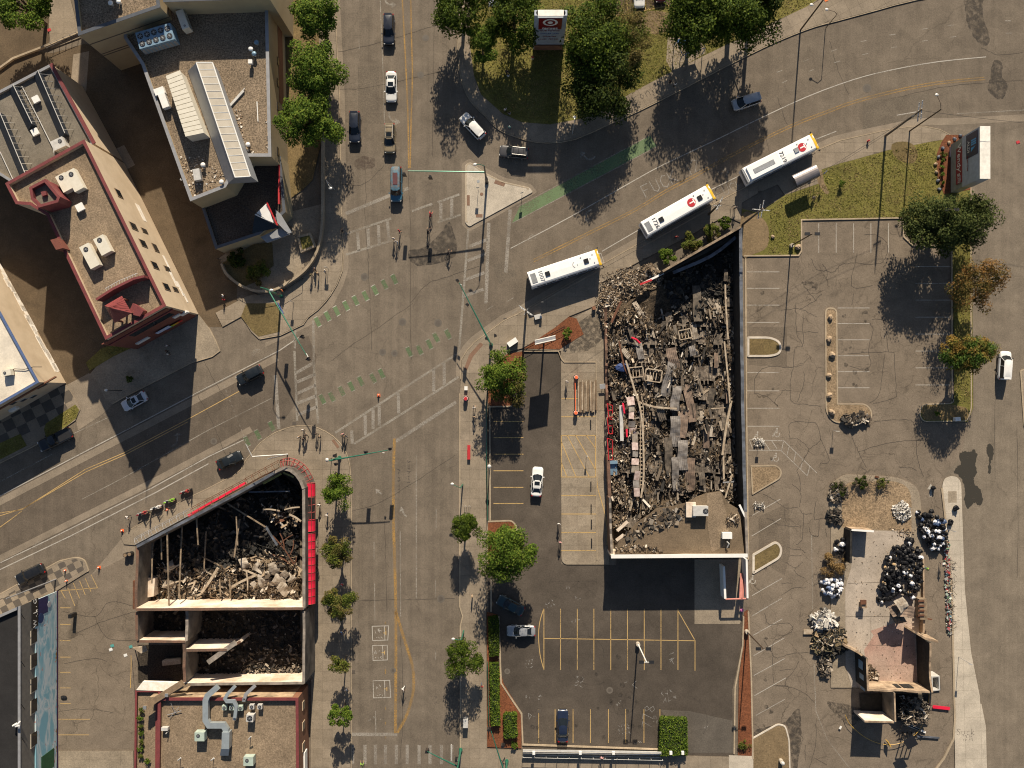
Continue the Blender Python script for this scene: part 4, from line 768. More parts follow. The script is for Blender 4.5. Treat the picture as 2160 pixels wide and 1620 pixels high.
# north wing with long skylights
B2T=[(-70,228),(108,135),(199,303),(24,384),(-110,300)]
b2=building('rear_wing','older two storey wing with grey felt roof and long dark skylights',B2T,9.0,m_tan,m_rgrey,m_gcap,.45,.3)
b=MB(); b.strip(G([(108,135),(199,303)],9.0),.5,8.9,9.15); b.ob('clay_coping',m_redcap,b2)
for a,c_ in(((82,150),(139,282)),((30,180),(70,262)),((2,238),(56,368))):
    A=Vector(g2(*a,9.6)); Bv=Vector(g2(*c_,9.6)); d=(Bv-A); L=d.length; an_=math.atan2(d.y,d.x); m=(A+Bv)/2
    u=d.normalized(); nn=Vector((u.y,-u.x)); nn=nn if nn.x<0 else -nn
    pr=MB(); V=[]
    for e in(A,Bv): V+=[(e.x,e.y,8.55),(e.x,e.y,9.9),(e.x+nn.x*1.5,e.y+nn.y*1.5,8.57)]
    pr.add(V,[(0,1,2),(3,5,4),(1,4,5,2),(0,3,4,1)]); s_=pr.ob('skylight',m_skyl,b2)
    pr=MB(); pr.tube((A.x,A.y,9.93),(Bv.x,Bv.y,9.93),.06,n=5)
    for k in range(9):
        q=A.lerp(Bv,(k+.5)/9); pr.tube((q.x,q.y,9.9),(q.x-nn.x*.9,q.y-nn.y*.9,8.6),.04,n=4)
    pr.ob('skylight_stay',m_alu,s_)
for q in(((46,182),(85,258),(112,312),(121,358)),((0,320),(27,378))):
    b=MB(); b.path([P(x,y,8.8) for x,y in q],.07); b.ob('roof_pipe',m_alu,b2)
vent('white box vent between the two long skylights, nearer the wall top',75,209,8.56,1.0,grp='white box vents on the felt roof'); vent('white box vent by the short skylight end on the felt roof',73,278,8.56,1.0,grp='white box vents on the felt roof')
acunit('pale square unit with one fan at the south end of the felt roof',123,303,8.56,1.9,1.5,1.4,R(25),m_alu,((.4,.2,.3),))
# --- white-roofed building on the left edge
B3T=[(82,806),(-90,905),(-240,640),(-70,528)]
b3=building('white_roof_building','low building with white membrane roof and tan side wall on the left edge',B3T,7.6,m_tan,m_rwhite,M('blue_flashing',(.10,.15,.30),.5,grain=.1),.3,.28)
W0,W1=(-70,528),(82,806)
rg=random.Random(8)
for i in range(19):
    t_=i/19; wallpanel(b3,'patched_render',W0,W1,7.6,(4+t_*120,572+t_*218+rg.uniform(-6,2)),rg.uniform(1.2,3.0),rg.uniform(.7,1.6),m_tanw,.03)
for q in((82,817),(50,843),(70,836),(92,812),(28,850)): window(b3,(-90,905),(82,806),7.6,(q[0],q[1]),1.1,1.0,m_alu,m_skyl)
wallpanel(b3,'fascia_board',(-90,905),(82,806),7.6,(40,838),13,.5,m_brickb,.2)
wallpanel(b3,'round_sign',(-90,905),(82,806),7.6,(28,861),1.3,.9,m_wht,.4)
acunit('small white unit with fan near the south end of the white roof',14,786,7.3,1.3,.9,.9,R(10),m_acb,((-.25,0,.22),))
b=MB(); b.path([P(x,y,7.5) for x,y in((20,785),(30,778),(52,779),(70,774))]+[P(88,774,7.2)],.05); tag(b.ob('roof_conduit',m_black),'thin dark conduit running from the small unit over the blue roof edge','pipe')
bx0=[g2(197,-40),g2(340,-40),g2(340,-260),g2(197,-260)]  # unseen block added past the frame to throw the alley's shadow
b=MB(); b.prism(bx0,0,21.0); t=thing('shade_caster_block','unseen block added beyond the top edge to shade the alley','building',((bx0[0][0]+bx0[1][0])/2,bx0[0][1],0)); b.ob('wall',m_cream,t)
# --- cream office complex
B4T=[(147,-90),(166,75),(338,15),(322,-90)]
b4=building('cream_office_tower','tall cream block with dark roof flashing in the upper left',B4T,13.0,m_cream,m_rgrav,m_dcap,.5,.4)
for k,zz in enumerate((9.9,6.4,5.8)):
    b=MB(); b.strip(offs(G(B4T,13.0),.03),.05,zz-.08,zz+.08,closed=True); b.ob('wall_joint',m_concd,b4)
B5T=[(255,60),(420,-60),(600,-60),(563,-20),(563,46),(572,330),(517,330),(530,372),(476,395),(402,424),(299,136)]
B5T=[(262,80),(262,-70),(563,-70),(572,330),(515,330),(476,395),(402,424),(299,136)]
b5=building('cream_office_wing','two storey cream office wing with gravel roof, gabled skylight and rooftop plant',B5T,9.3,m_cream,m_rgrav,m_gcap,.45,.4)
B5B=[(262,-100),(262,-60),(320,13),(563,9),(600,9),(600,-100)]
b55=building('cream_upper_storey','taller cream storey crossing the top edge behind the gravel roof',[(340,-100),(345,4),(568,-3),(568,-100)],13.0,m_cream,m_rgrav,m_dcap)
b=MB(); b.strip(G([(563,-60),(572,330)],9.3),.2,0,8.8); 
B6T=[(426,437),(455,525),(548,494),(602,447),(592,330),(517,330),(470,390)]
b6=building('entrance_wing','single storey entrance wing with dark gravel roof below the office wing',B6T,4.5,m_cream,ground_mat('roof_gravel_dark',(.060,.050,.043),(.085,.070,.06),stain=.2,grain=.7),m_dcap,.3,.35)
wallpanel(b5,'brick_band',(563,-70),(572,330),9.3,(590,60),24,2.5,m_brickb,.05)
for y in(25,130,175,225,320): window(b5,(563,-70),(572,330),9.3,(586,y),1.3,1.0,m_black)
b=MB(); b.strip(G([(588,345),(588,430)],4.9),.25,4.4,4.9); b.ob('red_rail',m_red,b6)
# gabled skylight
h1,h2=9.0,11.6
tp=[(414,132),(448,132),(528,372),(496,374)]; bl=[(396,150),(479,388)]; br=[(461,150),(545,384)]
TP=[P(x,y,h2) for x,y in tp]; BL=[P(x,y,h1) for x,y in bl]; BR=[P(x,y,h1) for x,y in br]
b=MB(); b.add([TP[0],TP[3],BL[1],BL[0]],[(0,1,2,3)]); b.add([TP[1],BR[0],BR[1],TP[2]],[(0,1,2,3)]); b.add([TP[3],TP[2],BR[1],BL[1]],[(0,1,2,3)]); b.add([TP[0],BL[0],BR[0],TP[1]],[(0,1,2,3)]); mon=b.ob('gabled_skylight',m_monit,b5)
b=MB(); b.path([TP[0],TP[3],TP[2],TP[1],TP[0]],.10,6)
n=16
for i in range(n+1):
    A=TP[0].lerp(TP[3],i/n); Bq=TP[1].lerp(TP[2],i/n)
    if 0<i<n: b.tube(A+Vector((0,0,.03)),Bq+Vector((0,0,.03)),.06,n=5)
    if i<n:
        A2=TP[0].lerp(TP[3],(i+.93)/n); B2=TP[1].lerp(TP[2],(i+.93)/n); A1=TP[0].lerp(TP[3],(i+.07)/n); B1_=TP[1].lerp(TP[2],(i+.07)/n)
        pb=MB(); zz=Vector((0,0,.04)); pb.add([A1+zz,A2+zz,B2+zz,B1_+zz,A1-zz,A2-zz,B2-zz,B1_-zz],[(0,1,2,3),(4,7,6,5),(0,4,5,1),(1,5,6,2),(2,6,7,3),(3,7,4,0)]); pb.ob('skylight_panel',m_monglz,b5)
b.ob('skylight_frame',m_wht,mon)
b=MB(); b.prism(G([(351,160),(379,149),(430,280),(392,288)],11.4),8.8,11.4); t=b.ob('plant_enclosure',m_acb); t2=thing('rooftop_plant','long cream ribbed metal plant housing beside the gabled skylight','roof unit',(0,0,0)); tag(t2); t.parent=t2; t.name='housing'
a0,a1,a2,a3=[P(x,y,11.4) for x,y in((350,160),(380,148),(431,281),(392,289))]
for i in range(14):
    A=a0.lerp(a3,(i+.06)/14); B_=a1.lerp(a2,(i+.06)/14); C_=a1.lerp(a2,(i+.94)/14); D_=a0.lerp(a3,(i+.94)/14); z=Vector((0,0,.10)); zz=Vector((0,0,.004))
    pb=MB(); pb.add([A+z,B_+z,C_+z,D_+z,A+zz,B_+zz,C_+zz,D_+zz],[(0,3,2,1),(0,1,5,4),(1,2,6,5),(2,3,7,6),(3,0,4,7)]); pb.ob('metal_panel',m_acb,t2)
# blue multi-fan chiller and small boxes
t=rooftop('chiller','blue rooftop chiller with rows of round fans against the cream tower',328,77,10.9,None,R(16),'roof unit'); t.location.z=9.0
b=MB(); b.box((0,0,1.1),(5.4,2.5,2.0)); b.ob('casing',m_acblue,t,world=False)
for i in range(5):
    for j in range(2): fan(t,-2.1+i*1.05,-.6+j*1.15,2.12,.42)
b=MB()
for k in range(9): b.box((-2.4+k*.6,-1.27,.9),(.35,.06,1.4))
b.ob('louvre',m_gcap,t,world=False)
acunit('narrow pale roof unit in shade beside the cream tower',385,41,8.9,2.9,1.1,1.7,R(110),m_acb,((-1.0,0,.15),))
acunit('white box unit on the gravel roof near the skylight foot',415,368,8.9,1.7,1.0,1.0,R(100),m_alu,())
acunit('white open duct box on the west parapet of the office wing',345,212,8.9,2.2,1.0,1.0,R(110),m_wht,())
acunit('short white cabinet on the west parapet beside the duct box',336,192,8.9,1.5,1.0,.8,R(20),m_wht,())
for k,(x,y) in enumerate(((232,5),(249,2),(528,102),(535,112),(540,88),(528,130),(427,347),(466,383),(522,304))):
    t=rooftop('roof_vent',['round white vent pipe on the cream tower roof, left of two','round white vent pipe on the cream tower roof, right of two','white domed vent in the shaded upper gravel roof','grey blue domed vent touching the white dome','small blue grey vent above the domed pair','square white vent below the domed vents, casting a long shadow','white mushroom vent beside the white box unit','crumpled white sheet metal vent at the skylight foot','torn white vent hood on the gravel by the skylight eave'][k],x,y,[13.4,13.4,9.8,9.8,9.8,9.8,9.8,9.8,9.8][k],None,0,'roof vent'); t.location.z=12.5 if k<2 else 8.86
    b=MB(); b.tube((0,0,0),(0,0,.6),.18,n=10); b.ob('stack',m_alu,t,world=False)
    b=MB()
    if k in(5,): b.box((0,0,.8),(.6,.6,.5))
    else: b.sphere((0,0,.75),(.38,.38,.22),10,6)
    b.ob('hood',m_wht if k not in(3,4) else m_acblue,t,world=False,smooth=k!=5)
b=MB(); p=P(500,207,9.0); b.box((p.x,p.y,9.0),(3.0,.35,.25),R(48)); b.box((p.x+.3,p.y+.5,9.05),(2.7,.1,.1),R(48)); tag(b.ob('metal_channel',m_alu),'pale sheet metal channel lying loose on the gravel roof east of the skylight','metal debris')
b=MB(); p=P(543,235,9.0); b.box((p.x,p.y,8.95),(.12,3.0,.1),R(3)); tag(b.ob('metal_strip',m_wht),'thin white strip lying on the gravel roof near the east parapet','metal debris')
# torn coping along east parapet
m_rub=isl_mat('roof_rubble',[(0,(.12,.09,.06)),(.4,(.3,.2,.12)),(.7,(.5,.40,.28)),(.9,(.7,.65,.58))])
rg=random.Random(3)
for nm,poly,cnt in(('roof_rubble',[(486,225),(510,230),(515,300),(540,325),(500,310),(490,270)],90),('roof_rubble',[(440,340),(470,360),(475,390),(410,415),(385,395),(370,330),(430,330)],170),('roof_rubble',[(560,235),(570,235),(571,325),(563,325)],40)):
    b=MB(); k=0
    xs_=[p[0] for p in poly]; ys_=[p[1] for p in poly]
    while k<cnt:
        x=rg.uniform(min(xs_),max(xs_)); y=rg.uniform(min(ys_),max(ys_))
        if not inside((x,y),poly): continue
        p=P(x,y,8.95); s_=rg.uniform(.08,.3); b.box((p.x,p.y,8.9),(s_,s_*rg.uniform(.4,1),rg.uniform(.05,.15)),rg.uniform(0,3),tilt=Matrix.Rotation(rg.uniform(-.3,.3),3,'X')); k+=1
    stuff(b.ob(nm,m_rub))
# entrance canopy, planter and curved wall
t=thing('entrance_canopy','white faceted entrance skylight with red edge above the corner plaza','canopy',P(560,465))
pz=lambda x,y,z: P(x,y,z)
b=MB(); ap_=pz(563,428,7.2); q=[pz(537,453,6.2),pz(584,475,6.4),pz(577,440,6.3)]
b.add([pz(537,453,6.2),pz(563,428,6.6),pz(577,470,6.6),pz(585,476,6.2)],[(0,2,1),(0,3,2)]); b.add([pz(537,453,6.2),pz(563,428,6.6),pz(577,470,6.6),pz(550,455,4)],[(0,1,3),(1,2,3)]); b.ob('white_facet',m_wht,t)
b=MB(); b.tube(pz(563,428,6.75),pz(585,476,6.35),.14,n=6); b.ob('red_edge',m_red,t)
b=MB(); b.add([pz(537,453,6.15),pz(585,476,6.2),pz(532,492,4.6),pz(590,480,4.6)],[(0,2,3,1)]); b.ob('glazed_facet',m_glass,t)
b=MB(); b.prism(G([(580,441),(592,452),(615,490),(608,494),(585,470)],4.8),4.5,4.8); b.prism(G([(549,500),(590,481),(608,490),(612,494),(563,512)],3.8),3.5,3.8); b.ob('canopy_slab',m_monit,t)
b=MB(); b.path([pz(502,430,6),pz(540,450,6.3),pz(585,476,6.5),pz(608,492,5),pz(632,502,3)],.05,5); b.ob('stay',m_black,t)
for k in range(4): 
    b=MB(); p=P(598+k*6,490-k*3.0); b.tube((p.x,p.y,0),(p.x,p.y,3.5),.08,n=6); b.ob('post',m_black,t)
sheet('plaza_paving',[(462,545),(600,450),(682,430),(682,500),(668,540),(645,575),(600,606),(560,615),(520,612),(485,590)],.10,m_pad)
t=thing('raised_planter','square concrete planter with green shrubs in the corner plaza','planter',P(641,511))
b=MB(); b.prism(G([(627,498),(655,491),(667,520),(635,533)],1.0),.1,.9); b.ob('planter_box',m_kerb,t)
b=MB(); b.strip(offs(G([(627,498),(655,491),(667,520),(635,533)],1.0),-.15),.35,.85,1.1,closed=True); b.ob('rim',m_kerb,t)
b=MB(); b.flat(G([(632,502),(652,496),(661,517),(638,527)],1.0),.95); b.ob('soil',m_grass,t)
wl=cr([(683,60),(684,200),(680,320),(680,440),(677,492),(668,530),(650,560),(630,580),(600,600),(575,612),(545,614),(520,608),(495,594),(475,575),(466,556)],3)
b=MB(); b.strip(G(wl,1.1),.4,0,1.1); tag(b.ob('curved_retaining_wall',m_kerb),'long curved concrete retaining wall round the corner plaza and lawn','wall')
sheet('lawn_strip',[(604,-40),(668,-40),(680,60),(678,300),(660,380),(640,400),(598,430),(600,60)],.14,m_grassd)
sheet('planting_bed',[(468,556),(535,515),(575,512),(578,560),(540,595),(515,605),(485,582)],.15,m_grassd)
# --- mural building, bottom left
B7T=[(43,1278),(43,1700),(-120,1700),(-120,1350)]
b7=building('mural_building','dark roofed building with a long sky mural on its east wall',B7T,10.0,m_rwall:=M('grey_render',(.23,.205,.175),.85,grain=.12),m_rblack,m_gcap,.45,.3)
A7,B7=(43,1700),(43,1278)
def mural():
    m,nt,bs=_mat('sky_mural'); co=coords(nt); sep=N(nt,'ShaderNodeSeparateXYZ'); nt.links.new(co,sep.inputs[0])
    base=ramp(nt,noise(nt,coords(nt,True,0,(1,.35,1)),.55,4,.6,.8),[(.40,(.26,.52,.62)),(.47,(.44,.64,.70)),(.54,(.72,.78,.79)),(.60,(.32,.55,.63))])
    red=ramp(nt,noise(nt,coords(nt,True,.4,(1,.6,1)),.8,3,.6,1.5),[(.66,0.),(.68,1.)]); base=mix(nt,red,base,(.60,.28,.24))
    mr=N(nt,'ShaderNodeMapRange'); mr.inputs[1].default_value=0; mr.inputs[2].default_value=6.5; nt.links.new(sep.outputs['Z'],mr.inputs[0])
    nn=noise(nt,co,.5,4,.7,.6); ad=N(nt,'ShaderNodeMath',operation='MULTIPLY_ADD'); nt.links.new(nn,ad.inputs[0]); ad.inputs[1].default_value=.30; nt.links.new(mr.outputs[0],ad.inputs[2])
    base=mix(nt,ramp(nt,ad.outputs[0],[(.20,1.),(.22,0.)]),base,(.34,.21,.05)); base=mix(nt,ramp(nt,mr.outputs[0],[(.06,1.),(.075,0.)]),base,(.055,.02,.09))
    nt.links.new(base,bs.inputs['Base Color']); bs.inputs['Roughness'].default_value=.8; return m
q0,a_,d_=onwall(A7,B7,10.0,(100,1430))
x_w=g2(43,1278,10)[0]; y0=g2(43,1278,10)[1]; y1=g2(43,1700,10)[1]
b=MB(); b.box((x_w+.06,(y0+y1)/2,3.15),(.12,abs(y0-y1)-.1,6.3)); b.ob('mural',mural(),b7)
b=MB(); b.box((x_w+.09,y0-1.4,4.3),(.12,2.6,2.6)); b.ob('mural_shape',M('mural_navy',(.035,.03,.12),.8,grain=.1),b7)
for k,(dy,zz,r_,c) in enumerate(((-3.2,4.9,.75,(.02,.05,.16)),(-1.6,2.6,.5,(.55,.58,.62)))):
    b=MB(); b.tube((x_w+.1,y0+dy,zz),(x_w+.17,y0+dy,zz),r_,n=16); b.ob('mural_shape',M('mural_disc_%s'%'ab'[k],c,.8,grain=.1),b7)
b=MB(); b.box((x_w+.09,g2(0,1590)[1],3.0),(.12,3.0,3.6)); b.ob('mural_shape',M('mural_green',(.03,.13,.05),.8,grain=.4,gs=3),b7)
for y in(1343,1394,1445,1490,1560): 
    q,a_,d_=onwall(A7,B7,10.0,(71,y)); b=MB(); b.box((x_w+.05,q.y,q.z),(.12,2.2,1.7)); f=b.ob('window',m_concl,b7); b=MB(); b.box((x_w+.07,q.y+.1,q.z+.05),(.12,2.0,1.5)); b.ob('pane',m_glass,f)
q,a_,d_=onwall(A7,B7,10.0,(72,1293)); b=MB(); b.box((x_w+.12,q.y,q.z),(.12,4.3,1.6)); sg=b.ob('sign_board',m_black,b7)
o=text('sign_letters','W . L . G',1.15,m_wht,(.19+x_w-b7.location.x,q.y-b7.location.y,q.z),(R(90),0,R(90)),b7,ext=.015)
o=text('sign_letters','W . L . G',.20,m_wht,(.19+x_w-b7.location.x,q.y-b7.location.y,q.z-.62),(R(90),0,R(90)),b7,ext=.01)
b=MB(); 
for y in(1300,1400,1490,1560): p=P(48,y,9.9); b.path([P(44,y-6,10.2),P(52,y+6,9.5)],.05)
b.ob('wall_lamp',m_black,b7)
t=rooftop('roof_vent','white bent vent pipe on the dark roof of the mural building',32,1528,10.8,None,0,'roof vent'); t.location.z=9.6
b=MB(); b.path([(-.5,-.3,0),(-.5,-.3,1),(.4,.1,1.2),(.5,.3,.8)],.12); b.path([(-.1,-.4,0),(-.1,-.4,1),(.6,-.2,1.2)],.12); b.ob('pipe',m_wht,t,world=False)
# --- gravel-roofed brick building, bottom centre left
B8T=[(334,1472),(629,1472),(631,1700),(330,1700)]
b8=building('gravel_roof_building','brown brick building with tan gravel roof and rooftop ducts',B8T,6.2,m_brickb,m_rgrav2,m_redcap,.55,.35)
wallpanel(b8,'fire_scarred_wall',(334,1472),(629,1472),6.2,(480,1457),22,5.6,M('tan_scorched',(.52,.38,.24),.85,c2=(.14,.10,.065),sc=.5,grain=.3),.05)
for y in(1487,1530,1574): window(b8,(629,1472),(631,1700),6.2,(640,y),1.3,1.4,m_tan)
wallpanel(b8,'wall_sign',(629,1472),(631,1700),6.2,(643,1605),3.2,1.6,m_wht,.2)
B9T=[(286,1456),(340,1456),(332,1476),(331,1700),(283,1700)]
b9=building('annex','narrow low annex with plants behind its red edged west parapet',B9T,4.6,m_brickb,m_rgrav2,m_redcap,.4,.22)
b=MB(); b.prism(G([(302,1437),(400,1440),(372,1458),(288,1455)],4.6),4.2,4.75); tag(b.ob('scorched_roof_edge',m_tanw,b9))
m_mint=m_acg
acunit('pale green cube unit at the west end of the rooftop duct',421,1554,5.66,1.5,1.35,1.3,0,m_acg,((-.2,.15,.28),),'pale green cube units on the gravel roof')
acunit('pale green cube unit by the bottom edge of the gravel roof',524,1606,5.66,1.5,1.35,1.3,0,m_acg,((-.2,.15,.28),),'pale green cube units on the gravel roof')
acunit('purple grey fan unit below the row of small fans',527,1515,5.66,1.1,1.1,1.2,R(-5),m_alu,((0,0,.42),))
for k,(x,y) in enumerate(((473,1493),(489,1493),(507,1494),(531,1491),(548,1491))): 
    t=acunit(['leftmost small condenser','second small condenser from the left','middle small condenser','fourth small condenser from the left','rightmost small condenser'][k]+' in the row behind the brick parapet',x,y,5.66,.7,.7,.8,0,m_acg if k<3 else m_alu,((0,0,.25),),'small condensers along the north parapet')
t=thing('rooftop_duct','long bent grey metal duct crossing the gravel roof into a sloped hood','duct',P(440,1530,6.5)); t.location.z=0
def duct(t,name,pts,w,z,mat=m_duct):
    b=MB(); b.strip(G(pts,z),w,z-w*.8,z); return b.ob(name,mat,t)
duct(t,'duct_run',[(458,1450),(437,1468),(433,1478),(433,1520),(440,1531),(470,1531),(476,1540),(476,1560)],.85,7.0)
b=MB(); b.prism(G([(468,1545),(484,1545),(483,1580),(467,1580)],7.2),6.0,7.2); b.ob('hood_box',m_duct,t)
b=MB(); b.add([P(466,1579,7.2),P(484,1579,7.2),P(482,1594,6.2),P(464,1594,6.2),P(466,1579,6.1),P(484,1579,6.1)],[(0,3,2,1),(4,5,2,3),(0,1,5,4)]); b.ob('sloped_hood',m_duct,t)
for k,(pts,lb) in enumerate((([(495,1448),(479,1465),(474,1474),(478,1480),(493,1480),(498,1490),(495,1515)],'bent metal duct ending above the small condensers'),([(537,1447),(518,1465),(515,1476)],'short burnt duct stub at the north parapet'),([(383,1442),(330,1475),(306,1492)],'long wooden boxed duct slanting over the annex corner'),([(400,1444),(352,1466)],'thin burnt beam leaning on the scorched north wall'))):
    t=thing('roof_duct',lb,'duct',P(*pts[0],6.5)); t.location.z=0; duct(t,'duct_run',pts,[.5,.5,.9,.35][k],6.9-.2*k,[m_duct,m_gcap,m_wood,m_wood][k]); b=MB(); p=P(*pts[-1],6.5); b.box((p.x,p.y,6.3),(.5,.5,.8)); b.ob('end_cap',m_steel,t)
for k,(x,y,a) in enumerate(((375,1604,40),(445,1604,35),(524,1560,50),(365,1510,10),(345,1540,0))):
    t=rooftop('roof_pipe',['white pipe cap near the bottom edge, left of two','white pipe cap near the bottom edge, right of two','thin pole with stay near the centre of the gravel roof','toppled aerial lying on the gravel roof','white meter box with pipes near the west parapet'][k],x,y,6.8,None,R(a),'roof pipe'); t.location.z=5.66
    for q in([((-1.3,0,.2),(1.0,.3,.3),.05),((-1,-.5,.2),(.7,.9,.3),.04),((0,0,.2),(-.3,1.8,.5),.03)] if k==3 else [((.3,-.6,0),(.3,-.6,1.0),.08)] if k==4 else [((0,0,0),(0,0,1.1),.05),((0,0,1.1),(.7,0,1.3),.10)]):
        b=MB(); b.tube(*q); b.ob('pipe',m_alu if k!=3 else m_gcap,t,world=False)
    if k==4: b=MB(); b.box((0,0,.5),(1.0,.5,.7)); b.ob('meter_box',m_alu,t,world=False)
# ================================================================ RUINS AND RUBBLE
m_plast=M('scorched_plaster',(.80,.71,.60),.9,c2=(.50,.36,.25),sc=.35,grain=.25)
m_plastd=M('sooty_plaster',(.20,.17,.14),.9,c2=(.05,.042,.036),sc=.4,grain=.35)
m_brickr=M('burnt_brick',(.19,.10,.065),.9,c2=(.10,.07,.05),sc=.6,grain=.35,gs=7)
m_stonecap=M('stone_cap',(.33,.28,.235),.85,c2=(.14,.12,.10),sc=.9,grain=.25)
m_slate=M('grey_blue_flashing',(.15,.165,.20),.6,.1,c2=(.06,.065,.075),sc=.8,grain=.3)
m_beam=M('burnt_beam',(.32,.24,.16),.85,c2=(.12,.085,.055),sc=1.2,grain=.4,gs=5,world=False)
m_beamp=M('pale_beam',(.48,.40,.30),.85,c2=(.30,.22,.15),sc=1.2,grain=.3,gs=5,world=False)
m_rust=M('rusted_steel',(.20,.085,.045),.8,.3,c2=(.11,.05,.03),sc=1.5,grain=.4,world=False)
m_ash=ground_mat('ash_floor',(.030,.026,.022),(.075,.06,.045),stain=.3,grain=.8)
m_fabric=M('red_awning_fabric',(.70,.012,.05),.6,c2=(.60,.01,.04),grain=.05)
m_rubd=isl_mat('charred_rubble',[(0,(.010,.009,.008)),(.28,(.034,.027,.020)),(.52,(.10,.074,.052)),(.75,(.21,.165,.12)),(.92,(.38,.32,.25)),(1,(.55,.5,.44))])
m_rubt=isl_mat('pale_rubble',[(0,(.02,.016,.013)),(.35,(.09,.062,.038)),(.62,(.20,.14,.085)),(.84,(.36,.27,.18)),(.97,(.60,.53,.44))])
m_rubk=isl_mat('black_rubble',[(0,(.006,.006,.006)),(.6,(.02,.018,.015)),(.88,(.06,.045,.032)),(1,(.24,.2,.16))])
m_sheet=[M('corrugated_grey',(.30,.275,.255),.7,.15,c2=(.12,.10,.085),sc=.9,grain=.3,world=False),M('corrugated_rust',(.27,.19,.14),.7,.1,c2=(.12,.09,.07),sc=1.1,grain=.35,world=False),M('corrugated_dark',(.18,.145,.11),.75,.1,c2=(.05,.042,.035),sc=1.1,grain=.35,world=False),M('crumpled_pale',(.46,.40,.33),.7,.1,c2=(.2,.155,.11),sc=1.2,grain=.3,world=False)]
def ragged(t,name,px,h,th,mat,jag=.5,seg=.8,z0=0,sm=4,seed=1,cap=None):
    "a broken wall: its top rises and falls along the line; px is where the top shows"
    rs=random.Random(seed); W=G(px,h); pts=[]
    for a,b_ in zip(W,W[1:]):
        L=math.dist(a,b_); n=max(1,int(L/seg)); pts+=[(a[0]+(b_[0]-a[0])*i/n,a[1]+(b_[1]-a[1])*i/n) for i in range(n)]
    pts.append(W[-1]); zs=[rs.uniform(-1,.15) for _ in pts]; zs=[h+jag*sum(zs[max(0,i-1):i+2])/3 for i in range(len(zs))]
    L=offs_line(pts,th/2,False); Rr=offs_line(pts,-th/2,False); b=MB(); n=len(pts)
    for i in range(n-1):
        j=i+1; b.add([(*L[i],z0),(*L[j],z0),(*Rr[j],z0),(*Rr[i],z0),(*L[i],zs[i]),(*L[j],zs[j]),(*Rr[j],zs[j]),(*Rr[i],zs[i])],[(0,1,5,4),(2,3,7,6)]+([(3,0,4,7)] if i==0 else [])+([(1,2,6,5)] if i==n-2 else []),0)
        b.add([(*L[i],zs[i]+.003),(*L[j],zs[j]+.003),(*Rr[j],zs[j]+.003),(*Rr[i],zs[i]+.003)],[(3,2,1,0)],1)
    return b.ob(name,[mat,cap or mat],t)
def field(name,poly,zf,mat,res=.6,seed=3,h=.8,parent=None):
    W=G(poly,h); x0,x1=min(p[0] for p in W),max(p[0] for p in W); y0,y1=min(p[1] for p in W),max(p[1] for p in W); nx,ny=int((x1-x0)/res)+2,int((y1-y0)/res)+2
    rs=random.Random(seed); idx={}; V=[]; F=[]
    for i in range(nx):
        for j in range(ny):
            p=(x0+i*res,y0+j*res)
            if inside(p,W): idx[(i,j)]=len(V); V.append((p[0]+rs.uniform(-.2,.2)*res,p[1]+rs.uniform(-.2,.2)*res,max(.02,zf(p[0],p[1])+rs.uniform(-.5,.5)*res*.6)))
    for (i,j),k in idx.items():
        q=[idx.get((i+1,j)),idx.get((i+1,j+1)),idx.get((i,j+1))]
        if None not in q: F.append((k,q[0],q[1],q[2]))
    b=MB(); b.add(V,F); return stuff(b.ob(name,mat,parent))
def scatter(name,poly,n,smin,smax,mat,zf=lambda x,y:0.1,el=(.15,.8),seed=1,bias=None,h=.8,thick=(.03,.12),lift=.3,tilt=.5,parent=None):
    W=G(poly,h); x0,x1=min(p[0] for p in W),max(p[0] for p in W); y0,y1=min(p[1] for p in W),max(p[1] for p in W); rs=random.Random(seed); b=MB(); k=0; tries=0
    while k<n and tries<n*12:
        tries+=1; x,y=rs.uniform(x0,x1),rs.uniform(y0,y1)
        if not inside((x,y),W): continue
        s=smin+(smax-smin)*rs.random()**2.2; a=rs.uniform(0,6.28) if bias is None or rs.random()<.3 else bias+rs.gauss(0,.35)
        Q=Matrix.Rotation(rs.gauss(0,tilt),3,'X')@Matrix.Rotation(rs.gauss(0,tilt*.7),3,'Y')
        b.box((x,y,zf(x,y)+rs.random()*lift),(s,s*rs.uniform(*el),rs.uniform(*thick)),a,tilt=Q); k+=1
    return stuff(b.ob(name,mat,parent))
def loose(name,label,cat,group,px,py,z,me,rz,rx=0,ry=0,sc=(1,1,1)):
    o=bpy.data.objects.new(name,me); COL.objects.link(o); k=S*(1-z/H); o.location=((px-NX)*k,(NY-py)*k,z); o.rotation_euler=(rx,ry,rz); o.scale=sc; return tag(o,label,cat,group)
def corr(L,W,bend,seed,mat,amp=.035,pitch=.28,crump=.10):
    rs=random.Random(seed); b=MB(); nx=int(W/(pitch/4)); ny=max(6,int(L/.5)); V=[]; o=[rs.uniform(0,6) for _ in range(4)]
    for j in range(ny+1):
        for i in range(nx+1):
            x=(i/nx-.5)*W; y=(j/ny-.5)*L; V.append((x+crump*math.sin(y*1.1+o[0]),y+rs.uniform(-.02,.02),amp*math.sin(x/pitch*6.283)+bend*math.sin(j/ny*3.14)+crump*math.sin(y*1.7+o[1])*math.cos(x*1.3+o[2])+.25*crump*math.sin(x*3+y*4)))
    b.add(V,[(j*(nx+1)+i,j*(nx+1)+i+1,(j+1)*(nx+1)+i+1,(j+1)*(nx+1)+i) for j in range(ny) for i in range(nx)]); return b.mesh('sheet',[mat])
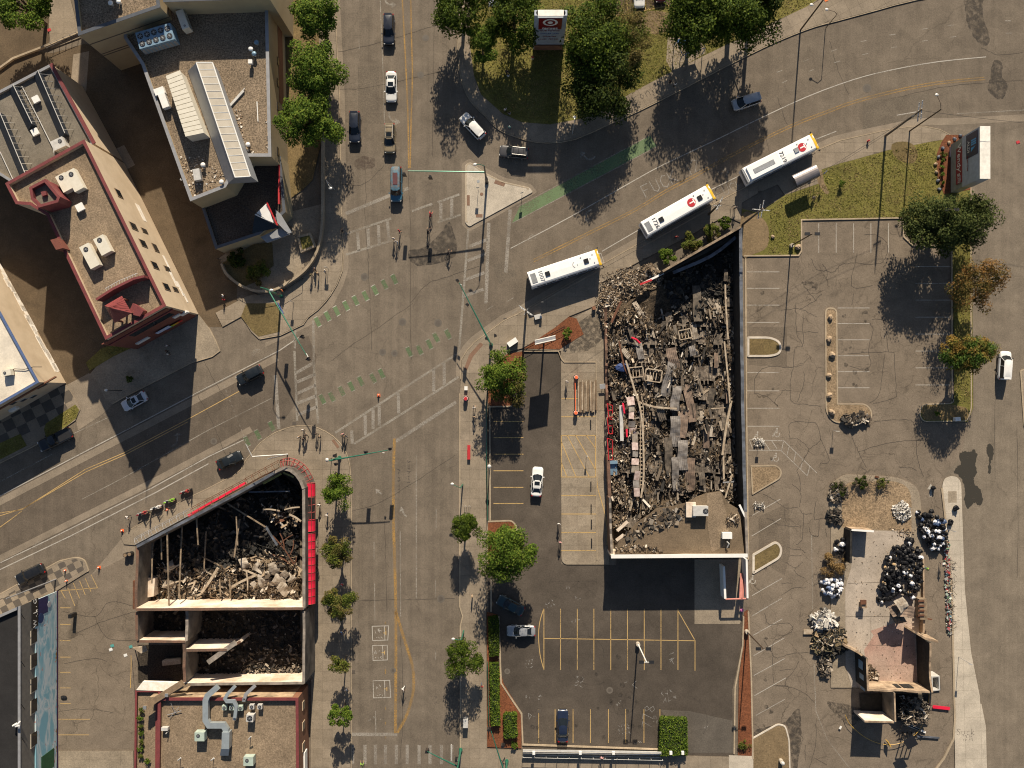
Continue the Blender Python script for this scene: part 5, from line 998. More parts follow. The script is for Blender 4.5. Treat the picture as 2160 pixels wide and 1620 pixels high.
def beamm(L,w,h,mat,bend=0,n=6):
    b=MB(); pts=[Vector(((i/n-.5)*L,bend*math.sin(i/n*3.14),0)) for i in range(n+1)]
    for p,q in zip(pts,pts[1:]): 
        m=(p+q)/2; b.box(m,((q-p).length+.01,w,h),math.atan2(q.y-p.y,q.x-p.x))
    return b.mesh('beam',[mat])
# ---------------- corner ruin
cz=P(470,1250); t4=thing('ruined_corner_building','roofless burnt corner building with cream inner wall and red awnings','building',(cz.x,cz.y,0))
NWL=[(288,1153),(506,1038),(577,998),(596,988),(612,992),(625,1002),(634,1015),(640,1031)]
ragged(t4,'wall',NWL[:3],6.8,.42,m_plastd,.2,1.0,seed=1,cap=m_slate); ragged(t4,'wall',NWL[2:],6.8,.45,m_plastd,.1,.5,seed=2,cap=m_stonecap)
ragged(t4,'wall',[(640,1031),(641,1283)],6.8,.45,m_plastd,.3,.9,seed=3,cap=m_stonecap); ragged(t4,'wall',[(289,1156),(286,1286)],6.6,.42,m_plastd,.25,.9,seed=4,cap=m_brickr)
ragged(t4,'wall',[(286,1286),(640,1284)],7.0,.42,m_plast,.25,1.1,seed=5,cap=m_brickr)
ragged(t4,'wall',[(641,1290),(640,1442)],6.6,.4,m_plastd,.3,.9,seed=6,cap=m_stonecap); ragged(t4,'wall',[(287,1292),(288,1352)],6.0,.4,m_plastd,.2,.8,seed=7,cap=m_brickr)
ragged(t4,'wall',[(289,1353),(390,1354)],5.6,.4,m_plast,.2,.8,seed=8,cap=m_brickr); ragged(t4,'wall',[(393,1290),(392,1352)],6.2,.45,m_plastd,.6,.7,seed=9,cap=m_stonecap)
ragged(t4,'wall',[(387,1355),(388,1440)],5.6,.45,m_plastd,.5,.7,seed=10,cap=m_brickr); ragged(t4,'wall',[(392,1372),(478,1371)],5.8,.42,m_plast,.2,.8,seed=11,cap=m_brickr)
ragged(t4,'wall',[(478,1372),(505,1355)],5.2,.4,m_plast,1.6,.6,seed=12,cap=m_brickr)
ragged(t4,'wall',[(388,1444),(640,1441)],4.8,.42,m_plast,.15,1.0,seed=13,cap=m_stonecap)
b=MB(); b.flat(G([(292,1160),(596,1000),(632,1030),(634,1430),(392,1436),(392,1360),(292,1350)]),.05); b.ob('floor',m_ash,t4)
b=MB(); b.prism(G([(300,1218),(327,1220),(324,1258),(300,1262)],3),.1,3.0); b.ob('cubicle',m_plast,t4)
RN='charred and bent beams lying across the corner ruin'
for k,(x1,y1,x2,y2,w,z,mt) in enumerate([(355,1118,354,1278,.22,6.0,0),(382,1105,380,1260,.22,4.5,0),(415,1085,417,1150,.2,5.5,0),(498,1090,502,1150,.18,5.5,0),(505,1095,495,1175,.25,3.5,0),(460,1198,425,1250,.4,2.2,1),(430,1250,395,1262,.3,1.6,1),(505,1200,545,1215,.25,2.2,1),(485,1240,540,1213,.35,2.2,1),(525,1038,612,1036,.2,4.6,3),(480,1062,560,1112,.2,4.2,0),(560,1110,585,1150,.3,4.0,3),(575,1130,620,1190,.16,3.2,2),(590,1125,600,1160,.14,3.4,2),(619,1140,612,1170,.14,3.4,2),(625,1175,618,1190,.14,3.0,2),(590,1150,618,1128,.12,3.4,2),(575,1170,612,1190,.16,2.6,2),(412,1225,400,1250,.25,1.5,1),(520,1205,522,1245,.2,2.6,1),(485,1222,486,1262,.2,2.8,0),(463,1222,466,1258,.2,3.0,0),(360,1200,385,1190,.2,2.8,1),(350,1235,385,1225,.2,2.4,1),(440,1060,475,1075,.25,3.0,0),(610,1085,635,1100,.25,4.2,1),(600,1075,632,1070,.2,4.2,1),(555,1074,590,1078,.2,4.0,1),(405,1165,470,1195,.22,1.2,0),(435,1120,430,1205,.2,2.2,0),(340,1135,341,1180,.18,5.0,0),(320,1145,322,1230,.18,5.0,0)]):
    A=P(x1,y1,z); Bq=P(x2,y2,z); mm=(A+Bq)/2; L=(Bq-A).length; me=beamm(L,w,w*.8,[m_beam,m_beamp,m_rust,m_slate][mt],[0,.1,.2,0][mt])
    o=bpy.data.objects.new('burnt_beam',me); COL.objects.link(o); o.location=mm; o.rotation_euler=(0,random.Random(k).uniform(-.1,.1),math.atan2(Bq.y-A.y,Bq.x-A.x)); tag(o,['charred timber beam lying across the dark floor of the corner ruin','pale split timber lying in the sunlit rubble of the corner ruin','rusted bent steel rod frame leaning in the east side of the corner ruin','grey steel beam spanning the north tip of the corner ruin'][mt],'beam',['charred timbers in the corner ruin','pale timbers in the corner ruin','rusted rods in the corner ruin','grey beams in the corner ruin'][mt])
bp=loose('hollow_block_beam','pale two-celled broken masonry pier fallen across the south room of the ruin','masonry',None,468,1376,5.4,beamm(5.2,.75,.5,m_stonecap),R(36))
zr=lambda x,y: .3+.5*math.sin(x*.8)*math.sin(y*.7)+.35*math.sin(x*1.9+y)
TRI=[(300,1165),(590,1012),(628,1030),(630,1262),(300,1262)]
field('rubble',TRI,lambda x,y:.5+zr(x,y),m_ash,.7,5)
scatter('rubble',TRI,4200,.10,1.3,m_rubk,lambda x,y:.6+zr(x,y),seed=6)
scatter('rubble',[(340,1185),(450,1205),(560,1165),(628,1170),(630,1262),(300,1262),(330,1220)],2600,.08,1.3,m_rubt,lambda x,y:.9+zr(x,y),seed=7,el=(.06,.35))
scatter('rubble',[(520,1180),(610,1175),(632,1200),(632,1262),(555,1262),(530,1230)],900,.12,1.3,m_rubt,lambda x,y:1.3+zr(x,y),seed=8,el=(.1,.8),thick=(.02,.05),tilt=.8)
scatter('rubble',[(550,1060),(632,1062),(632,1110),(590,1108)],160,.2,1.4,m_rubt,lambda x,y:2.2+zr(x,y),seed=9,el=(.08,.4))
scatter('rubble',[(400,1295),(632,1295),(634,1430),(396,1430)],1500,.12,.9,m_rubk,lambda x,y:.3,seed=10); scatter('rubble',[(298,1292),(385,1292),(385,1345),(298,1345)],350,.12,.8,m_rubk,lambda x,y:.2,seed=11)
scatter('rubble',[(520,1370),(632,1360),(634,1425),(500,1425)],260,.12,.8,m_rubd,lambda x,y:.5,seed=12)
scatter('rubble',[(640,1290),(655,1290),(656,1440),(642,1440)],260,.12,.9,m_rubd,lambda x,y:.2,seed=13,bias=1.57)
for k,(x,y,rz,rx,sx) in enumerate([(560,1222,.3,.2,1),(583,1228,-.5,.3,1.1),(600,1240,.9,.2,.9),(545,1200,1.2,-.3,.8),(575,1200,.1,.4,.9),(600,1215,-1,.2,.7),(365,1190,.5,.4,.6),(357,1236,1.1,.7,.8),(350,1205,.2,.5,.5),(515,1188,.2,.2,.7),(620,1222,.8,.5,.7),(592,1094,1.8,.4,.8)]):
    loose('crumpled_sheet','crumpled sheet %s, corner ruin'%['just left of the two largest at the heap foot','largest, at the foot of the heap','lowest, nearest the cream inner wall','on the upper left of the heap','at the top middle of the heap','at the upper right of the heap','small, by the long upright timber on the left','small and steep, near the cream wall on the left','smallest, highest on the left side','lying between the pale split timbers','steep, touching the east wall by the awning',''][k] if k!=11 else 'dark red crumpled sheet hanging in the east side of the corner ruin','metal sheet','crumpled sheets in the corner ruin' if k!=11 else None,x,y,2.0,corr(2.4*sx,1.8*sx,.35,k,m_sheet[3] if k!=11 else m_rust,.01,.6,.3),rz,rx,.2)
b=MB(); b.prism(G([(345,1392),(352,1388),(384,1386),(384,1398),(346,1402)]),.1,.6); tag(b.ob('rubble_pallet',m_beamp),'low tan heap of boards in the small yard of the ruin','boards')
sheet('ruin_yard',[(290,1360),(386,1360),(386,1440),(292,1440)],.022,m_ash)
b=MB(); b.prism(G([(280,1366),(308,1362),(312,1372),(298,1378)],2.5),2.3,2.6); b.tube(P(285,1370),P(285,1370,2.4),.08); tag(b.ob('boarded_lean_to',m_beamp),'small tan boarded lean-to at the west edge of the corner ruin','shelter')
# yellow scorched panels at the ruin's tip
b=MB(); 
b.prism(G([(553,1018),(592,998),(594,1001),(556,1022)],5.5),5.3,5.5); tag(b.ob('yellow_sheet',M('yellow_sheet',(.45,.40,.10),.7,c2=(.25,.2,.07),sc=2,grain=.3)),'yellow scorched panel lying inside the tip of the corner ruin','panel')
b=MB(); b.prism(G([(597,995),(620,1005),(618,1008),(596,998)],5.5),5.3,5.5); tag(b.ob('yellow_sheet',bpy.data.materials['yellow_sheet']),'short yellow strip beside the round north tip wall of the ruin','panel')
m_redrib=M('red_steel_rib',(.34,.05,.045),.6,c2=(.2,.05,.04),grain=.2)
def awning(t,path,h,w,side,fabric,mat=m_fabric,rib=m_redrib,nst=None,name='awning',ribs=True,rw=.035):
    "curved fabric awning out from a wall line; path is where its wall edge shows at height h"
    W=G(path,h); pts=[W[0]]
    for a,b_ in zip(W,W[1:]):
        L=math.dist(a,b_); n=max(1,int(L/1.15)); pts+=[(a[0]+(b_[0]-a[0])*i/n,a[1]+(b_[1]-a[1])*i/n) for i in range(1,n+1)]
    O=offs_line(pts,w*side,False); arc=[(math.sin(R(a)),math.cos(R(a))) for a in range(0,91,15)]
    P_=[[Vector((p[0]+(o[0]-p[0])*s,p[1]+(o[1]-p[1])*s,h-1.1+1.1*c)) for s,c in arc] for p,o in zip(pts,O)]
    grp=[]
    if fabric:
        b=MB()
        for i in range(len(P_)-1):
            A,Bq=P_[i],P_[i+1]; mid=[(x+y)/2-Vector((0,0,.06)) for x,y in zip(A,Bq)]
            for X,Y in((A,mid),(mid,Bq)):
                for j in range(len(A)-1): b.add([X[j],Y[j],Y[j+1],X[j+1]],[(0,1,2,3)])
        for E in(P_[0],P_[-1]): b.add(E+[Vector((E[0].x,E[0].y,h-1.1))],[tuple(range(len(E)+1))])
        f=b.ob(name+'_fabric',mat,t,smooth=False)
    if ribs:
        for Pq in P_: 
            b=MB(); b.path([p+Vector((0,0,.02)) for p in Pq],rw,4); b.tube(Pq[-1],(Pq[0].x,Pq[0].y,h-1.1),rw,n=4); b.ob(name+'_rib',rib,t)
        for j in(0,3,6): b=MB(); b.path([q[j]+Vector((0,0,.03)) for q in P_],rw*1.1,4); b.ob(name+'_rail',rib,t)
EA=lambda y0,y1:[(643,y0),(643,y1)]
awning(t4,EA(1020,1048),5.0,1.35,1,True); awning(t4,EA(1050,1098),5.0,1.35,1,False); awning(t4,EA(1098,1122),5.0,1.35,1,True); awning(t4,EA(1126,1276),5.0,1.35,1,True)
awning(t4,cr([(594,987),(606,984),(620,989),(632,1000),(641,1018)],2),4.6,1.25,1,False,rw=.06)
awning(t4,[(405,1084),(520,1023)],4.6,1.0,1,False,rib=m_rust); awning(t4,[(286,1148),(405,1084)],4.6,1.0,1,False,rib=m_gcap); awning(t4,[(520,1023),(590,985)],4.6,1.1,1,False,rib=m_rust)
b=MB(); b.prism(G([(395,1086),(517,1016),(520,1020),(398,1090)],4.3),4.15,4.3); b.ob('awning_fabric',m_fabric,t4)
b=MB()
for y0,y1 in((1225,1285),): b.prism(G([(280,y0),(285,y0),(285,y1),(280,y1)],2.5),.2,2.5)
b.ob('red_side_panel',m_rust,t4)
# ---------------- burnt long shop
cz=P(1430,850); t7=thing('burnt_shop','long burnt-out shop, roof collapsed between black north and east walls','building',(cz.x,cz.y,0))
ragged(t7,'wall',[(1398,572),(1563,478)],5.6,.35,m_char,.15,1.2,seed=21,cap=m_beam); ragged(t7,'wall',[(1563,480),(1564,640),(1567,860),(1573,1080)],5.5,.5,m_char,.35,.9,seed=22,cap=m_slate)
ragged(t7,'wall',[(1573,1080),(1577,1174)],5.6,.4,m_plastd,.2,.9,seed=23,cap=m_stonecap)
b=MB(); b.strip(G([(1289,1174),(1360,1174),(1440,1172),(1577,1172)],5.7),.35,0,5.7); b.ob('wall',m_plast,t7)
b=MB(); b.strip(G([(1289,1174),(1577,1172)],5.75),.55,5.6,5.78); b.ob('white_coping',m_wht,t7)
ragged(t7,'wall',[(1287,1050),(1291,1172)],4.6,.35,m_brickr,1.0,.8,seed=24,cap=m_stonecap); ragged(t7,'wall',[(1283,960),(1287,1050)],2.5,.5,m_brickr,.8,.7,seed=25); ragged(t7,'wall',[(1278,650),(1281,860)],1.4,.4,m_brickr,1.0,.6,seed=26)
b=MB(); rf=[(1297,1168),(1306,1140),(1322,1128),(1340,1105),(1370,1085),(1385,1072),(1420,1068),(1450,1060),(1470,1048),(1492,1040),(1520,1036),(1535,1060),(1560,1075),(1570,1168)]
W=G(rf,5.1); b.prism(W,4.8,5.1); b.ob('roof_remnant',m_rtan,t7)
b=MB(); b.flat(offs(G([(1490,1040),(1520,1036),(1535,1090),(1540,1150),(1500,1165),(1492,1110)],5.1),-.05),5.125); b.ob('roof_patch',m_rgrav2,t7)
b=MB(); b.flat(G([(1290,650),(1400,580),(1555,500),(1560,1080),(1565,1165),(1295,1165)]),.05); b.ob('floor',m_ash,t7)
SH=[(1276,660),(1300,640),(1400,590),(1545,520),(1552,820),(1556,1070),(1500,1050),(1400,1080),(1330,1115),(1292,1120),(1284,900)]
zs=lambda x,y: .9+.55*math.sin(x*.55+1)*math.sin(y*.33)+.35*math.sin(y*1.1+x*.4)+.25*math.sin(x*1.7-y*.6)
m_ash2=ground_mat('ash_mound',(.030,.024,.018),(.16,.12,.08),stain=.3,grain=1.0)
field('rubble',SH,zs,m_ash2,.6,15)
LOWER=[(1280,680),(1400,660),(1545,620),(1554,820),(1556,1070),(1500,1050),(1400,1080),(1330,1115),(1292,1120),(1284,900)]
scatter('rubble',LOWER,8000,.07,.75,m_rubd,lambda x,y:zs(x,y)+.03,seed=16,el=(.1,.6),bias=1.5,lift=.35,thick=(.02,.07),tilt=.7)
scatter('rubble',LOWER,600,.4,2.4,m_rubd,lambda x,y:zs(x,y)+.2,seed=17,el=(.08,.3),bias=1.5,lift=.5,thick=(.05,.12),tilt=.3)
scatter('rubble',[(1400,600),(1550,520),(1550,640),(1420,660)],1300,.15,1.2,m_rubk,lambda x,y:zs(x,y),seed=18)
scatter('rubble',[(1280,660),(1360,640),(1380,800),(1345,1080),(1290,1110)],4200,.08,.8,m_rubt,lambda x,y:zs(x,y)+.1,seed=19,el=(.08,.5),bias=1.4,lift=.6,tilt=.8)
scatter('rubble',[(1530,640),(1550,600),(1556,1070),(1535,1000)],900,.12,.8,m_rubt,lambda x,y:zs(x,y)+.2,seed=20,el=(.15,.7),bias=1.5)
NWS=[(1262,640),(1275,600),(1335,570),(1375,555),(1400,580),(1395,600),(1330,630),(1290,660),(1275,700)]
field('rubble',NWS,lambda x,y:.5+.3*math.sin(x)*math.sin(y*1.3),m_dirt,.5,17); scatter('rubble',NWS,4200,.07,.5,m_rubt,lambda x,y:.6+.3*math.sin(x)*math.sin(y*1.3),seed=21,el=(.2,.9)); scatter('rubble',[(1268,575),(1330,560),(1345,550),(1262,650),(1255,640)],300,.08,.3,m_rubt,lambda x,y:.15,seed=22,lift=.05)
def deckmat():
    m,nt,bs=_mat('scorched_roof_deck'); n1=noise(nt,coords(nt,True,0,(1,.10,1)),2.6,6,.75,.4); n2=noise(nt,coords(nt),.32,5,.7,.8)
    col=ramp(nt,n1,[(.30,(.018,.015,.012)),(.44,(.075,.058,.043)),(.56,(.16,.128,.098)),(.66,(.27,.23,.19)),(.78,(.46,.41,.35))])
    col=mix(nt,ramp(nt,n2,[(.40,.85),(.56,0.)]),col,(.035,.027,.02)); col=mix(nt,ramp(nt,noise(nt,coords(nt),.5,4,.7,.5),[(.60,0.),(.70,.5)]),col,(.17,.09,.05))
    nt.links.new(col,bs.inputs['Base Color']); bs.inputs['Roughness'].default_value=.8; bump(nt,bs,n1,.6,.08); return m
m_deck=deckmat()
from mathutils import noise as mn
LW=G(LOWER,.8); dx0,dx1=min(p[0] for p in LW),max(p[0] for p in LW); dy0,dy1=min(p[1] for p in LW),max(p[1] for p in LW); nrow=13; rh=(dy1-dy0)/nrow; res=.20
for r_ in range(nrow):
    yb=dy0+r_*rh; idx={}; V=[]; F=[]; nx=int((dx1-dx0)/res); ny=int(rh/res)+2
    for i in range(nx):
        for j in range(ny):
            x=dx0+2.2+i*res; y=yb+j*res+.35*mn.noise(Vector((i*.12,r_*7.1,0)))
            if not inside((x,y),LW): continue
            u=1-j/ny
            tear=mn.noise(Vector((x*.75,y*.22,r_*3.3)))+.5*mn.noise(Vector((x*2.3,y*.9,r_)))
            if tear>.20 or (u>.86 and mn.noise(Vector((x*1.8,r_*5.,2)))>-.05): continue
            z=.9+.75*u*u+.30*mn.noise(Vector((x*.5,y*.35,r_*9.)))+.16*mn.noise(Vector((x*1.9,y*.5,r_*2.)))+.045*math.sin(x*22)+.10*mn.noise(Vector((x*3.5,y*2.5,1)))
            idx[(i,j)]=len(V); V.append((x+.06*mn.noise(Vector((x*2,y*1.5,4))),y,z))
    for (i,j),k in idx.items():
        q=[idx.get((i+1,j)),idx.get((i+1,j+1)),idx.get((i,j+1))]
        if None not in q: F.append((k,q[0],q[1],q[2]))
    b=MB(); b.add(V,F); b.ob('roof_deck',m_deck,t7)
GS=['grey corrugated roof sheet lying in the collapsed shop','rust brown corrugated roof sheet lying in the collapsed shop','blackened corrugated roof sheet lying in the collapsed shop','pale crumpled metal sheet lying in the collapsed shop']
shm=[[corr(L,Wd,bd,s+10*k,m_sheet[k]) for s,(L,Wd,bd) in enumerate([(3.6,1.2,.12),(2.2,.9,.10),(5.6,1.5,.18)])] for k in range(4)]
rs=random.Random(77)
spots=[(1420,760,1,2,.15),(1410,800,0,2,-.1),(1425,840,0,2,.05),(1455,850,1,2,0),(1425,910,0,2,.0),(1440,960,0,2,.05),(1410,960,2,2,-.05),(1455,1000,1,2,0),(1425,1000,0,2,.1),(1440,890,1,2,.0),(1465,700,3,1,.2),(1380,735,2,1,.5),(1350,740,0,0,.3),(1395,680,2,0,-.3),(1330,700,2,1,.8),(1480,770,2,2,0),(1510,760,1,1,.1),(1525,700,3,0,-.2),(1515,650,3,1,.4),(1440,690,2,0,-.8),(1500,840,2,0,.1),(1535,760,3,1,.1),(1490,920,1,0,-.2),(1510,960,2,1,.3),(1470,640,2,2,0),(1500,600,2,2,0),(1530,580,2,1,.1),(1480,580,2,2,0),(1370,800,3,1,.2),(1350,860,2,1,-.2),(1395,870,2,0,.4),(1385,940,2,1,.1),(1480,880,3,1,0),(1405,720,0,1,-.6),(1460,740,0,1,.3),(1340,780,0,1,.6),(1320,745,3,1,1.0),(1310,900,2,1,.1),(1530,900,2,0,0),(1395,1025,0,1,.0),(1480,1010,2,1,.2),(1360,620,1,1,-.6),(1345,650,3,1,.7),(1505,690,0,0,.1),(1535,840,1,1,.05)]
spots=[q for i,q in enumerate(spots) if i<10 or i%2==0]
ORD='first second third fourth fifth sixth seventh eighth ninth tenth eleventh twelfth thirteenth fourteenth fifteenth sixteenth seventeenth eighteenth nineteenth twentieth'.split(); CN={}
spots.sort(key=lambda q:q[1]*10+q[0]*.01)
for x,y,k,s,a in spots:
    CN[k]=CN.get(k,-1)+1
    loose('roof_sheet',ORD[CN[k]]+' '+GS[k].replace('lying in the','from the north wall in the'),'metal sheet',['grey','brown','black','pale'][k]+' roof sheets in the collapsed shop',x,y,1.7+rs.uniform(-.2,.3),shm[k][s],a*.6+rs.uniform(-.15,.15),rs.uniform(-.15,.15),rs.uniform(-.18,.18),(rs.uniform(.7,1.1),rs.uniform(.7,1.1),1))
for k,(pts,w,z,mt,lb) in enumerate([([(1320,760),(1338,820),(1350,860),(1356,910),(1358,1000),(1352,1050)],.28,2.6,m_beamp,'long pale curved beam beside the white fascia strip in the burnt shop'),([(1348,848),(1380,858),(1428,862)],.3,2.4,m_beamp,'pale curved beam lying crosswise in the middle of the burnt shop'),([(1543,845),(1532,900),(1524,960)],.35,2.6,m_beamp,'long pale pole lying beside the east wall, middle of the shop'),([(1526,962),(1527,1010)],.28,2.4,m_beamp,'short pale pole below the long pole at the east wall'),([(1530,600),(1531,640),(1536,715)],.25,2.6,m_beamp,'upper pale rail running down beside the east wall'),([(1528,720),(1536,800),(1540,850)],.25,2.6,m_beamp,'lower pale rail running down beside the east wall'),([(1355,598),(1400,576)],.3,2.4,m_wht,'white channel lying on the rubble at the north west corner'),([(1350,600),(1375,590)],.3,2.6,m_red,'red channel beside the white one on the north west rubble'),([(1310,635),(1290,680)],.35,2.0,m_rust,'orange rusted steel length at the north west corner'),([(1306,720),(1316,770),(1325,790)],.25,2.2,m_rust,'orange rusted angle in the west side of the shop'),([(1420,575),(1500,540),(1552,500)],.5,4.2,m_slate,'fallen charred parapet along the inside of the north wall'),([(1366,560),(1395,575)],.35,1.8,m_beam,'thick charred timber on top of the north west rubble'),([(1530,1050),(1545,1000)],.25,2.8,m_beamp,'short pale strut leaning at the east end of the collapse'),([(1525,1018),(1548,1016)],.18,2.8,m_gcap,'thin crossbar beside the leaning strut at the east end'),([(1302,1120),(1324,1100)],.45,5.0,m_plast,'pale broken parapet piece near the south west roof corner'),([(1300,1140),(1316,1128)],.45,5.0,m_plast,'short pale parapet stub at the south west roof corner'),([(1560,1065),(1572,1090)],.3,5.6,m_wht,'white broken coping length on the east wall end'),([(1500,862),(1530,860)],.14,2.6,m_beamp,'thin pale lath lying east of the middle of the shop')]):
    b=MB(); b.strip(G(cr(pts,3) if len(pts)>2 else pts,z),w,z-.2,z); tag(b.ob('beam',mt),lb,'beam')
m_pinkish=M('faded_fascia',(.62,.50,.46),.8,c2=(.33,.22,.19),sc=1.6,grain=.3)
t=thing('fascia_strip','long faded pinkish fascia strip lying north to south in the burnt shop','fascia',P(1335,940,2.6)); t.location.z=0
for i in range(13):
    y=845+i*16; b=MB(); x=1322+i*1.3 if i<5 else 1328+i*.6; rq=random.Random(i+5); b.box((P(x+8+rq.uniform(-2,2),y,2.6).x,P(x,y+rq.uniform(-2,2),2.6).y,2.45+.06*i%3*.1+rq.uniform(0,.12)),(rq.uniform(.8,1.2),rq.uniform(.9,1.5),.05),rq.uniform(-.16,.16),tilt=Matrix.Rotation(rq.uniform(-.2,.2),3,'X')@Matrix.Rotation(rq.uniform(-.15,.15),3,'Y')); b.ob('fascia_panel',[m_pinkish,m_sheet[3],m_pinkish,m_sheet[0]][i%4],t)
b=MB()
for s_ in(1350,1357):
    b.strip(G([(s_-4,835),(s_,860),(s_+1,930),(s_,1030)],2.4),.1,2.2,2.4)
for i in range(22): b.box(P(1353,850+i*8.2,2.3),(.6,.16,.1))
tag(b.ob('bar_joist',m_beamp),'ladder-like fallen bar joist between fascia strip and curved beam','joist')
b=MB(); b.strip(G([(1310,855),(1312,930)],2.2),.55,2.0,2.2); tag(b.ob('white_gutter_box',m_alu),'white crumpled box gutter west of the fascia strip','gutter')
b=MB(); b.prism(G([(1312,850),(1316,850),(1319,872),(1316,872)],2.8),2.5,2.8); b.prism(G([(1320,905),(1324,905),(1324,922),(1321,922)],2.8),2.5,2.8); tag(b.ob('red_sign_fragments',m_fabric),'two red fragments of the shop fascia on the west rubble','sign debris')
for k,(ys,lb) in enumerate((((852,880),'top red storefront frame at the west edge of the burnt shop'),((882,915),'middle red storefront frame at the west edge of the burnt shop'),((925,970),'bottom red storefront frame with white post, west edge of the shop'))):
    b=MB(); h_=2.4; A=P(1281,ys[0],h_); Bq=P(1284,ys[1],h_); 
    b.path([P(1281,ys[0]),A,Bq,P(1284,ys[1])],.09,5); b.path([A,P(1292,ys[0]+4,h_*.7),P(1292,ys[1],h_*.6),Bq],.09,5); b.path([P(1282,(ys[0]+ys[1])/2,h_),P(1292,(ys[0]+ys[1])/2,1.2)],.08,5); tag(b.ob('storefront_frame',m_red),lb,'frame')
b=MB(); b.box(P(1293,990,1.6),(1.3,1.8,.1),.05,tilt=Matrix.Rotation(.15,3,'X')); b.box(P(1293,975,1.9),(1.4,.5,.5),.05); tag(b.ob('bent_door',m_acblue),'pale blue white bent metal door at the west edge of the shop','door')
b=MB(); b.box(P(1271,815,.9),(.9,.8,.08),.1,tilt=Matrix.Rotation(.3,3,'X')); b.tube(P(1271,812),P(1271,812,.9),.05); tag(b.ob('fallen_cabinet_lid',m_alu),'pale metal panel leaning against the west rubble edge','panel')
b=MB(); b.sphere(P(1312,775,1.8),(1.2,.7,.35),10,6,jit=.15); tag(b.ob('blue_tarpaulin',M('blue_tarp',(.03,.06,.18),.7,grain=.2)),'dark blue crumpled tarpaulin in the west rubble of the shop','tarpaulin')
b=MB(); b.path([P(1332,712,2),P(1342,716,2.1),P(1350,724,2)],.16,6); tag(b.ob('red_hose',m_fabric),'short twisted red piece lying in the northern shop rubble','debris')
for x,y,w,r_,lb in((1342,785,2.2,.1,'open square burnt metal frame in the north west of the shop'),(1378,792,2.6,-.15,'burnt rectangular tray frame beside the square one'),(1445,705,2.0,.2,'yellowish broken crate near the north middle of the shop')):
    b=MB(); p=P(x,y,2.2)
    for i in range(4): a=i*math.pi/2+r_; b.box(p+Vector((math.cos(a)*w/2,math.sin(a)*w*.36,0)),(.16,w*(.72 if i%2==0 else 1),.35),a)
    for i in range(3): b.box(p+Vector((-.5+i*.5,0,-.1)),(.12,w*.6,.08),r_)
    tag(b.ob('burnt_crate',m_beamp),lb,'frame')
acunit('pale rooftop unit with black fan on the surviving shop roof',1478,1078,5.1,2.3,1.5,1.3,0,m_alu,((.75,0,.42),))
b=MB(); b.box(P(1457,1075,5.5),(1.5,2.3,.5)); tag(b.ob('roof_curb',m_plast),'scorched square roof curb just west of the fan unit','roof curb')
acunit('small white capped unit near the south east roof corner',1534,1130,5.1,1.5,.95,.9,0,m_wht,())
b=MB(); b.path([P(1534,1143,5.2),P(1534,1143,5.9),P(1538,1147,5.9),P(1534,1155,5.6)],.10,6); tag(b.ob('vent_pipe',m_alu),'small bent vent pipe just below the white capped unit','roof pipe')
scatter('rubble',[(1298,1155),(1300,1160),(1400,1168),(1395,1155),(1330,1145)],160,.1,.7,m_rubt,lambda x,y:5.15,seed=31,h=5,lift=.1,bias=1.5)
scatter('rubble',[(1390,1075),(1450,1068),(1440,1100),(1330,1140),(1310,1130)],200,.1,1.0,m_rubd,lambda x,y:5.15,seed=32,h=5,lift=.1)
scatter('rubble',[(1532,1085),(1558,1090),(1556,1105),(1534,1105)],60,.3,1.2,m_rubt,lambda x,y:5.2,seed=33,h=5,lift=.2,bias=1.5,el=(.1,.2))
# bin enclosure at the shop's back
t=thing('bin_enclosure','walled bin enclosure with blue white side and red gate pole behind the shop','enclosure',P(1552,1230))
b=MB(); b.strip(G([(1527,1195),(1530,1263)],2.4),.35,0,2.4); b.ob('side_wall',m_wht,t); b=MB(); b.strip(G([(1575,1180),(1577,1262)],2.6),.3,0,2.6); b.ob('side_wall',m_wht,t)
b=MB(); b.tube(P(1530,1264,2.3),P(1577,1263,2.3),.13,n=7); b.tube(P(1566,1210,.5),P(1564,1262,2.2),.35,n=4); b.ob('gate_pole',M('salmon_paint',(.55,.22,.18),.6,grain=.1),t)
b=MB(); b.sphere(P(1565,1287,.4),(.3,.3,.35),8,6,jit=.2); tag(b.ob('pink_bag',M('pink_plastic',(.7,.2,.45),.4,grain=.1)),'bright pink bag at the kerb below the bin enclosure','bag')
# ---------------- burnt restaurant
cz=P(1880,1400); t10=thing('burnt_restaurant','burnt-out restaurant shell, roofless tan walls around a pink floor','building',(cz.x,cz.y,0))
m_tanb=M('burnt_tan_wall',(.50,.37,.25),.9,c2=(.17,.115,.075),sc=.7,grain=.3)
ragged(t10,'wall',[(1829,1389),(1831,1457)],4.6,.3,m_char,.1,.9,seed=41,cap=m_tanb); ragged(t10,'wall',[(1787,1366),(1814,1379),(1826,1388)],3.2,.3,m_tanb,1.4,.5,seed=42)
ragged(t10,'wall',[(1832,1458),(1900,1459),(1968,1462)],4.7,.3,m_tanb,1.0,.6,seed=43); ragged(t10,'wall',[(1964,1357),(1967,1461)],4.8,.3,m_char,.7,.7,seed=44,cap=m_tanb)
ragged(t10,'wall',[(1934,1336),(1960,1352),(1984,1357)],4.4,.3,m_tanb,1.4,.5,seed=45); ragged(t10,'wall',[(1887,1462),(1889,1523)],4.6,.25,m_plastd,.1,.8,seed=46,cap=m_tanb)
ragged(t10,'wall',[(1824,1522),(1889,1524)],4.4,.3,m_plast,.1,.8,seed=47,cap=m_tanb); ragged(t10,'wall',[(1797,1118),(1844,1121)],3.0,.3,m_tanb,.3,.6,seed=48,cap=m_wht); ragged(t10,'wall',[(1796,1119),(1795,1188)],2.8,.35,m_char,.1,.8,seed=49)
